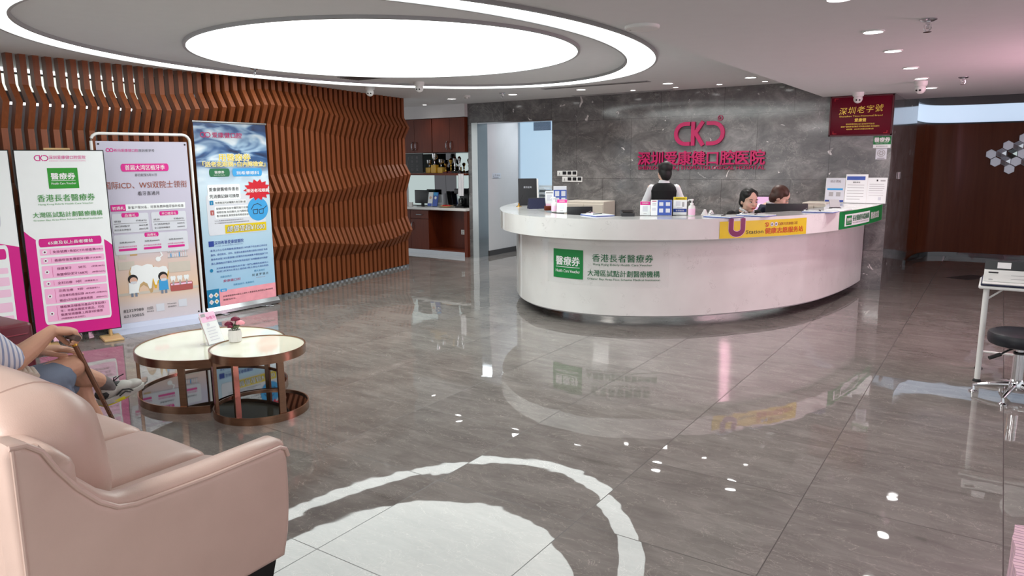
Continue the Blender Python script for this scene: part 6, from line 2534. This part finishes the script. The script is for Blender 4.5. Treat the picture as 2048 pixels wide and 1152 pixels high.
def man(mb):
    loft(mb, [L(-3.88, 1.17, 0.45) + (0.165, 0.125), L(-3.88, 1.15, 0.60) + (0.165, 0.125), L(-3.88, 1.15, 0.78) + (0.170, 0.120), L(-3.88, 1.17, 0.93) + (0.175, 0.100), L(-3.88, 1.18, 1.00) + (0.120, 0.075), L(-3.88, 1.185, 1.04) + (0.06, 0.06)])
    limb(mb, [L(-3.88, 1.18, 1.0), L(-3.88, 1.20, 1.15)], [0.062, 0.056])
    head(mb, HCN, HB, 1.04)
    limb(mb, [L(-3.705, 1.165, 0.955), L(-3.748, 1.385, 0.705), L(-3.766, 1.46, 0.738), RW], [0.062, 0.056, 0.050, 0.030])
    hand(mb, RW, (0.0, 0.95, -0.22), (0, 0.22, 0.95), (-1, 0, 0), (42, 66, 50), 1.15, 0.04, (0.75, 0.15, -0.75))
    limb(mb, [L(-4.055, 1.165, 0.955), L(-4.035, 1.345, 0.700), LW], [0.060, 0.052, 0.034])
    hand(mb, LW, (0.40, 0.90, -0.02), (-0.1, 0.05, 1), (0.9, -0.4, 0), (10, 14, 10), 1.12, 0.16, (0.70, 0.55, -0.15))
    limb(mb, [L(-3.80, 1.20, 0.535), RK], [0.088, 0.060])
    mb.ball(RK, (0.060, 0.062, 0.060), 'skin', 3)
    k, a = Vector(RK), Vector(RA)
    limb(mb, [k, k.lerp(a, 0.32) + Vector((-0.012, -0.012, -0.018)), k.lerp(a, 0.7), a], [0.056, 0.056, 0.042, 0.036])
    limb(mb, [L(-3.97, 1.20, 0.53), LK], [0.086, 0.060])
    k, a = Vector(LK), Vector(LA)
    limb(mb, [k, k.lerp(a, 0.32) + Vector((0, -0.02, 0)), k.lerp(a, 0.7), a], [0.055, 0.057, 0.042, 0.036])


blob('body', man, 'skin', t, 0.0036, 5)
blob('hair', lambda mb: hair_cap(mb, HCN, HB, 1.04, 0.07), 'hair_black', t, 0.006, 3)
face_parts(t, HCN, HB, 1.04)


def m_shirt():
    n = NT('white_blue_striped_shirt')
    w = n.node('ShaderNodeTexWave', wave_type='BANDS', bands_direction='Y')
    w.inputs['Scale'].default_value = 14.0
    n.put(w, 'Vector', n.coords((1, 1, 0.6)))
    MATS['shirt'] = n.done(n.ramp(w.outputs[1], [(0.55, lin((226, 228, 236))), (0.75, lin((150, 164, 196)))]), 0.85)


m_shirt()
blob('shirt', lambda mb: (loft(mb, [L(-3.88, 1.17, 0.50) + (0.180, 0.140), L(-3.88, 1.15, 0.60) + (0.185, 0.145), L(-3.88, 1.15, 0.78) + (0.188, 0.138), L(-3.88, 1.17, 0.93) + (0.192, 0.115), L(-3.88, 1.18, 1.00) + (0.135, 0.088), L(-3.88, 1.183, 1.035) + (0.075, 0.072)]),
                          limb(mb, [L(-3.705, 1.165, 0.950), L(-3.742, 1.370, 0.722)], [0.076, 0.066]), limb(mb, [L(-4.055, 1.165, 0.950), L(-4.037, 1.335, 0.716)], [0.076, 0.066])), 'shirt', t, 0.006, 4)


def shorts(mb):
    loft(mb, [L(-3.88, 1.17, 0.435) + (0.195, 0.150), L(-3.88, 1.17, 0.53) + (0.198, 0.155), L(-3.88, 1.16, 0.60) + (0.185, 0.146)])
    limb(mb, [L(-3.805, 1.22, 0.530), L(-3.815, 1.45, 0.545), L(-3.820, 1.590, 0.560)], [0.105, 0.100, 0.092], 20)
    limb(mb, [L(-3.97, 1.22, 0.525), L(-3.985, 1.50, 0.50), L(-3.985, 1.690, 0.475)], [0.105, 0.098, 0.084], 20)
    # the wide leg hangs down off the raised thigh
    mb.ball(L(-3.815, 1.52, 0.50), (0.075, 0.14, 0.13), 'skin', 3)
    mb.ball(L(-3.82, 1.585, 0.465), (0.066, 0.082, 0.082), 'skin', 3)
    for i in range(5):
        y = 1.36 + 0.055 * i
        limb(mb, [L(-3.735 - 0.004 * i, y, 0.60), L(-3.730 - 0.004 * i, y + 0.05, 0.44)], [0.012, 0.018])


blob('shorts', shorts, 'shorts_blue', t, 0.006, 3)
m = MB()
for i in range(4):
    m.tube([L(-3.72 + 0.004 * i, 1.395 + 0.022 * i, 0.652 - 0.010 * i), L(-3.78, 1.405 + 0.022 * i, 0.672 - 0.010 * i)], 0.016, 'beige', 10)
m.build('belt_pouch', t, 60, 'rolled cream pouch strap at the waist')
# crossed foot: sock, shoe, sole, laces
a = Vector(RA)
fd = Vector((-0.16, 0.97, 0.10)).normalized()
FB = basis(fd)
Pf = lambda x, y, z: a + FB @ Vector((x, y, z))
blob('sock', lambda mb: limb(mb, [a + (Vector(RK) - a).normalized() * 0.095, a, Pf(0, 0.01, -0.03)], [0.0405, 0.041, 0.042]), 'sock', t, 0.005, 3)


def shoe_shape(mb):
    mb.ball(Pf(0, 0.000, -0.045), (0.042, 0.060, 0.040), 'skin', 3, FB)
    mb.ball(Pf(0, 0.075, -0.050), (0.044, 0.075, 0.038), 'skin', 3, FB)
    mb.ball(Pf(0, 0.155, -0.060), (0.046, 0.058, 0.027), 'skin', 3, FB)
    mb.ball(Pf(0, -0.035, -0.030), (0.034, 0.024, 0.034), 'skin', 2, FB)


sh = blob('shoe', shoe_shape, 'shoe_grey', t, 0.005, 3, 'grey running shoe on the crossed foot')
m = MB()
P = [(x * 1.0, y) for x, y in ((-0.036, -0.055), (0.036, -0.055), (0.042, 0.0), (0.040, 0.06), (0.050, 0.14), (0.044, 0.19), (0.022, 0.218), (-0.010, 0.216), (-0.040, 0.19), (-0.048, 0.14), (-0.040, 0.06), (-0.042, 0.0))]
bm_ = bmesh.new()
lo = [bm_.verts.new(Pf(p[0], p[1], -0.105 + max(0, p[1] - 0.12) * 0.10)) for p in P]
hi = [bm_.verts.new(Pf(p[0], p[1], -0.074 + max(0, p[1] - 0.12) * 0.05)) for p in P]
bm_.faces.new(lo[::-1])
bm_.faces.new(hi)
for i in range(len(P)):
    bm_.faces.new((lo[i], lo[(i + 1) % len(P)], hi[(i + 1) % len(P)], hi[i]))
bmesh.ops.bevel(bm_, geom=bm_.edges[:], offset=0.005, segments=2, profile=0.5, affect='EDGES')
m.bm(bm_, 'shoe_grey')
sole = m.build('sole', sh, 40)
m = MB()
bm_ = bmesh.new()
Q = [(-0.030, -0.050), (0.030, -0.050), (0.040, 0.0), (0.040, 0.07), (0.030, 0.11), (-0.030, 0.11), (-0.038, 0.07), (-0.040, 0.0)]
lo = [bm_.verts.new(Pf(p[0], p[1], -0.114)) for p in Q]
hi = [bm_.verts.new(Pf(p[0] * 1.06, p[1], -0.092)) for p in Q]
bm_.faces.new(lo[::-1])
bm_.faces.new(hi)
for i in range(len(Q)):
    bm_.faces.new((lo[i], lo[(i + 1) % len(Q)], hi[(i + 1) % len(Q)], hi[i]))
bmesh.ops.bevel(bm_, geom=bm_.edges[:], offset=0.004, segments=2, profile=0.5, affect='EDGES')
m.bm(bm_, 'shoe_yellow')
m.build('tread', sh, 40, 'yellow tread under the heel')
m = MB()
m.ball(Pf(0, 0.048, -0.022), (0.022, 0.044, 0.018), 'rubber', 2, FB)
for i in range(4):
    y = 0.045 + 0.020 * i
    m.tube([Pf(-0.026, y, -0.022 - 0.006 * i), Pf(0, y + 0.008, -0.004 - 0.007 * i), Pf(0.028, y, -0.022 - 0.006 * i)], 0.0035, 'rubber', 6)
m.tube([Pf(0, 0.05, 0.0), Pf(0.02, 0.075, 0.022), Pf(0.024, 0.10, 0.026)], 0.003, 'rubber', 6)
m.tube([Pf(0, 0.05, 0.0), Pf(0.015, 0.045, 0.024), Pf(0.03, 0.05, 0.03)], 0.003, 'rubber', 6)
m.build('laces', sh)
m = MB()
m.tube([Pf(0.0455, 0.02, -0.068), Pf(0.0475, 0.06, -0.050), Pf(0.046, 0.098, -0.060), Pf(0.050, 0.12, -0.078)], 0.004, 'black', 6)
m.tube([Pf(0.047, 0.035, -0.080), Pf(0.048, 0.075, -0.066), Pf(0.048, 0.105, -0.082)], 0.003, 'black', 6)
m.ball(Pf(0.0, -0.030, -0.048), (0.043, 0.038, 0.030), 'rubber', 2, FB)
m.build('trim', sh)
a2 = Vector(LA)
FB2 = basis((0.05, 1, 0))
Pg = lambda x, y, z: a2 + FB2 @ Vector((x, y, z))
blob('sock', lambda mb: limb(mb, [Pg(0, -0.01, 0.07), Pg(0, 0.0, -0.01)], [0.043, 0.044]), 'sock', t, 0.005, 3)
sh2 = blob('shoe', lambda mb: (mb.ball(Pg(0, 0.0, -0.035), (0.042, 0.060, 0.042), 'skin', 3, FB2), mb.ball(Pg(0, 0.07, -0.040), (0.045, 0.08, 0.036), 'skin', 3, FB2), mb.ball(Pg(0, 0.15, -0.050), (0.046, 0.056, 0.026), 'skin', 3, FB2)), 'shoe_grey', t, 0.005, 3, 'grey running shoe on the floor')
m = MB()
m.prism([(a2.x + p[0], a2.y + p[1]) for p in P], 0.0, 0.026, 'shoe_yellow', 'z', 0.005)
m.build('sole', sh2, 40, 'yellow sole')

# --- the cane
t = thing('walking_cane', 'brown metal walking cane with a short handle under the man\'s hand', 'cane', (-3.745, 1.90, 0))
C0, C1 = Vector((0.0, 0.0, 0.0)), Vector((-0.050, -0.226, 0.745))
m = MB()
m.tube([C0 + (C1 - C0) * 0.035, C0 + (C1 - C0) * 0.62], 0.0105, 'cane_brown', 14)
m.build('lower_tube', t)
m = MB()
m.tube([C0 + (C1 - C0) * 0.60, C1], 0.0125, 'cane_brown', 14)
m.build('shaft', t)
m = MB()
for i in range(6):
    p = C0 + (C1 - C0) * (0.40 + 0.03 * i)
    m.ball(p + Vector((0.0100, 0, 0)), 0.0032, 'black', 1)
m.build('adjusting_holes', t)
m = MB()
m.tube([C0 + (C1 - C0) * 0.955, C0 + (C1 - C0) * 0.985], 0.015, 'gold', 14)
m.build('ring', t, 35, 'gold ring below the handle')
m = MB()
m.tube([C1 + Vector((0.062, 0.0, 0.012)), C1 + Vector((0.02, 0, 0.014)), C1 + Vector((-0.05, 0.0, 0.010))], [0.0155, 0.016, 0.014], 'grip', 14)
m.build('handle', t)
m = MB()
m.lathe([(0.018, 0), (0.018, 0.012), (0.013, 0.045)], 'rubber', n=16)
m.build('tip', t)


# ---------------------------------------------------------------- right-hand side: table, printer, stool, wall tiles
t = thing('folding_table', 'white folding table at the right edge carrying a machine', 'table', (-0.07, 6.04, 0))
m = MB()
m.rbox(0, 0, 0.685, 1.3, 0.46, 0.712, 'plastic_white', 0.012, 2)
m.build('top', t)
m = MB()
m.rbox(0.012, -0.004, 0.712, 1.29, 0.452, 0.722, 'cloth_navy', 0.003, 1)
m.build('edge_strip', t, 0)
m = MB()
m.rbox(0.02, 0.0, 0.722, 1.3, 0.46, 0.735, 'plastic_white', 0.005, 1)
m.build('tray', t)
for x, y in ((0.05, 0.04), (0.05, 0.42), (1.24, 0.04), (1.24, 0.42)):
    m = MB()
    m.tube([(x, y, 0.018), (x, y, 0.69)], 0.019, 'plastic_white', 12)
    lg = m.build('leg', t)
    m = MB()
    m.lathe([(0.028, 0), (0.028, 0.008), (0.02, 0.02)], 'rubber', c=(x, y, 0), n=16)
    m.build('foot', lg)
m = MB()
m.tube([(0.05, 0.42, 0.14), (1.24, 0.42, 0.14)], 0.009, 'plastic_white', 8)
m.build('cross_bar', t)
m = MB()
m.tube([(0.05, 0.06, 0.60), (0.16, 0.12, 0.685)], 0.007, 'plastic_white', 8)
m.build('brace', t)

t = thing('label_printer', 'white printer-like machine with dark grey console standing on the white folding table', 'machine', (-0.045, 6.10, 0.735))
m = MB()
m.rbox(0.0, 0.0, 0.0, 0.62, 0.36, 0.088, 'plastic_white', 0.008, 2)
m.build('body', t)
m = MB()
m.prism([(0.002, 0.088), (0.36, 0.088), (0.36, 0.100), (0.05, 0.148), (0.010, 0.150)], 0.0, 0.62, 'plastic_dark', 'x', 0.003)
c = m.build('console', t)
m = MB()
m.add([(0.075, 0.0025, 0.098), (0.155, 0.0025, 0.098), (0.155, 0.0075, 0.140), (0.075, 0.0075, 0.140)], [(0, 1, 2, 3)], 'display_glow')
m.build('display', c, 0)
m = MB()
m.rbox(0.025, -0.004, 0.062, 0.085, 0.004, 0.072, 'plastic_dark', 0.003, 1)
m.build('slot', t, 0)
m = MB()
m.rect(0.16, 0.025, 0.25, 0.028, 'plastic_grey', XZ, 0.001)
m.rect(0.16, 0.050, 0.25, 0.053, 'plastic_grey', XZ, 0.001)
m.rect(0.03, 0.012, 0.055, 0.020, 'plastic_grey', XZ, 0.001)
m.build('marking', t, 0)
m = MB()
m.lathe([(0.0, -0.11), (0.085, -0.10), (0.10, 0.0), (0.10, 0.09), (0.08, 0.11), (0.0, 0.115)], 'plastic_white', n=36)
o = m.build('cuff_ring', t)
o.location = (0.35, 0.10, 0.15)
o.rotation_euler = (R(90), 0, 0)

t = thing('swivel_stool', 'round black swivel stool with a chrome five-star foot in front of the table', 'stool', (0.205, 5.80, 0), 0.3)
m = MB()
m.lathe([(0.0, 0.362), (0.165, 0.363), (0.185, 0.372), (0.193, 0.390), (0.194, 0.425), (0.186, 0.445), (0.165, 0.455), (0.0, 0.460)], 'seat_black', n=56)
m.build('seat', t)
m = MB()
m.lathe([(0.034, 0.12), (0.034, 0.30), (0.030, 0.305), (0.022, 0.31), (0.022, 0.364)], 'chrome', n=28)
m.lathe([(0.045, 0.055), (0.048, 0.075), (0.040, 0.115), (0.034, 0.125)], 'chrome', n=28)
m.build('column', t)
m = MB()
m.lathe([(0.036, 0.30), (0.036, 0.312), (0.026, 0.316)], 'black', n=24)
m.build('collar', t)
for k in range(5):
    a = R(72 * k + 20)
    c, s = math.cos(a), math.sin(a)
    m = MB()
    m.tube([(0.03 * c, 0.03 * s, 0.085), (0.14 * c, 0.14 * s, 0.070), (0.245 * c, 0.245 * s, 0.045)], [0.020, 0.016, 0.011], 'chrome', 12)
    lg = m.build('leg', t)
    m = MB()
    m.lathe([(0.028, 0), (0.028, 0.006), (0.012, 0.014), (0.008, 0.045)], 'chrome', c=(0.24 * c, 0.24 * s, 0), n=18)
    m.build('glide', lg)
m = MB()
m.tube([(-0.03, -0.05, 0.36), (-0.10, -0.10, 0.345), (-0.15, -0.12, 0.32)], 0.006, 'black', 8)
m.tube([(-0.15, -0.12, 0.32), (-0.22, -0.14, 0.295)], 0.013, 'black', 10)
m.build('lever', t)

# hexagonal tiles on the wood wall; flat pale ones and faceted mirror ones
HX = 0.078
HEX = [(-0.183, 1.668, 0, 'flat pale hexagon tile at the left tip of the cluster'),
       (-0.040, 1.680, 1, 'faceted mirror hexagon beside the left tip tile'),
       (0.038, 1.800, 0, 'flat pale hexagon tile, upper left of the cluster'),
       (-0.113, 1.545, 0, 'flat pale hexagon tile, lower left of the cluster'),
       (0.025, 1.555, 1, 'faceted mirror hexagon just above the lowest tile'),
       (0.105, 1.672, 2, 'dark faceted mirror hexagon in the middle of the cluster'),
       (0.175, 1.790, 1, 'faceted mirror hexagon with a black triangle, upper part of the cluster'),
       (0.165, 1.550, 0, 'flat pale hexagon tile right of the centre, lower row'),
       (0.085, 1.430, 0, 'lowest flat pale hexagon tile of the cluster'),
       (0.245, 1.670, 0, 'flat pale hexagon tile cut by the right picture edge, middle row'),
       (0.245, 1.912, 0, 'highest flat pale hexagon tile, cut by the right picture edge'),
       (0.300, 1.548, 1, 'faceted mirror hexagon at the right picture edge, lower row')]
mat('hex_pale', (214, 216, 228), 0.18, 0.3, var=0.02)
mat('hex_face', (226, 228, 236), 0.08, 0.6, var=0.02)
for x, z, kind, lb in HEX:
    x, z = x * 0.97 + 0.0, z
    t = thing('wall_tile', lb, 'wall tile', (x, 13.968, z), 0, 'hexagonal tiles on the wood wall')
    P = [(HX * math.cos(R(60 * k + 30)), HX * math.sin(R(60 * k + 30))) for k in range(6)]
    m = MB()
    m.prism([(p[0], p[1]) for p in P], -0.022, 0.002, 'hex_pale' if kind < 2 else 'dark_mirror', 'y', 0.004, 1)
    m.build('plate', t, 0)
    if kind:
        m = MB()
        q = [(p[0] * 0.92, -0.0225, p[1] * 0.92) for p in P]
        m.add(q + [(0, -0.055, 0.0)], [(k, (k + 1) % 6, 6) for k in range(6)], 'hex_face' if kind == 1 else 'mirror')
        m.build('facet', t, 0)

# striped pink seat cover at the lower right corner
t = thing('striped_seat', 'pink striped fabric seat cut off at the lower right corner', 'seat', (0.095, 1.70, 0))


def m_stripe():
    n = NT('pink_striped_fabric')
    w = n.node('ShaderNodeTexWave', wave_type='BANDS', bands_direction='Y')
    w.inputs['Scale'].default_value = 9.0
    w.inputs['Distortion'].default_value = 1.6
    w.inputs['Detail'].default_value = 1.0
    n.put(w, 'Vector', n.coords((1, 1, 0.25)))
    c = n.ramp(w.outputs[1], [(0.25, lin((226, 190, 202))), (0.5, lin((210, 168, 184))), (0.62, lin((112, 82, 104))), (0.8, lin((222, 184, 200)))])
    MATS['stripe'] = n.done(c, 0.85)


m_stripe()
m = MB()
vs, fs = [], []
N, M_ = 60, 12
for j in range(M_ + 1):
    z = 0.05 + 0.53 * j / M_
    for k in range(N):
        a = k / N * 4
        sx_, sy_ = [(-0.5 + (a % 1), -0.5), (0.5, -0.5 + (a % 1)), (0.5 - (a % 1), 0.5), (-0.5, 0.5 - (a % 1))][int(a)]
        wv = 1 + 0.016 * math.sin(k * 2.1 + 0.3 * j)
        vs.append((0.30 + sx_ * 0.56 * wv, 0.30 + sy_ * 0.72 * wv, z))
for j in range(M_):
    for k in range(N):
        fs.append((j * N + k, j * N + (k + 1) % N, (j + 1) * N + (k + 1) % N, (j + 1) * N + k))
fs.append(tuple(range(M_ * N, (M_ + 1) * N)))
m.add(vs, fs, 'stripe')
m.build('cover', t, 50)
for x in (0.06, 0.52):
    for y in (0.0, 0.58):
        m = MB()
        m.box(x, y, 0, x + 0.03, y + 0.03, 0.10, 'black')
        m.build('leg', t, 0)
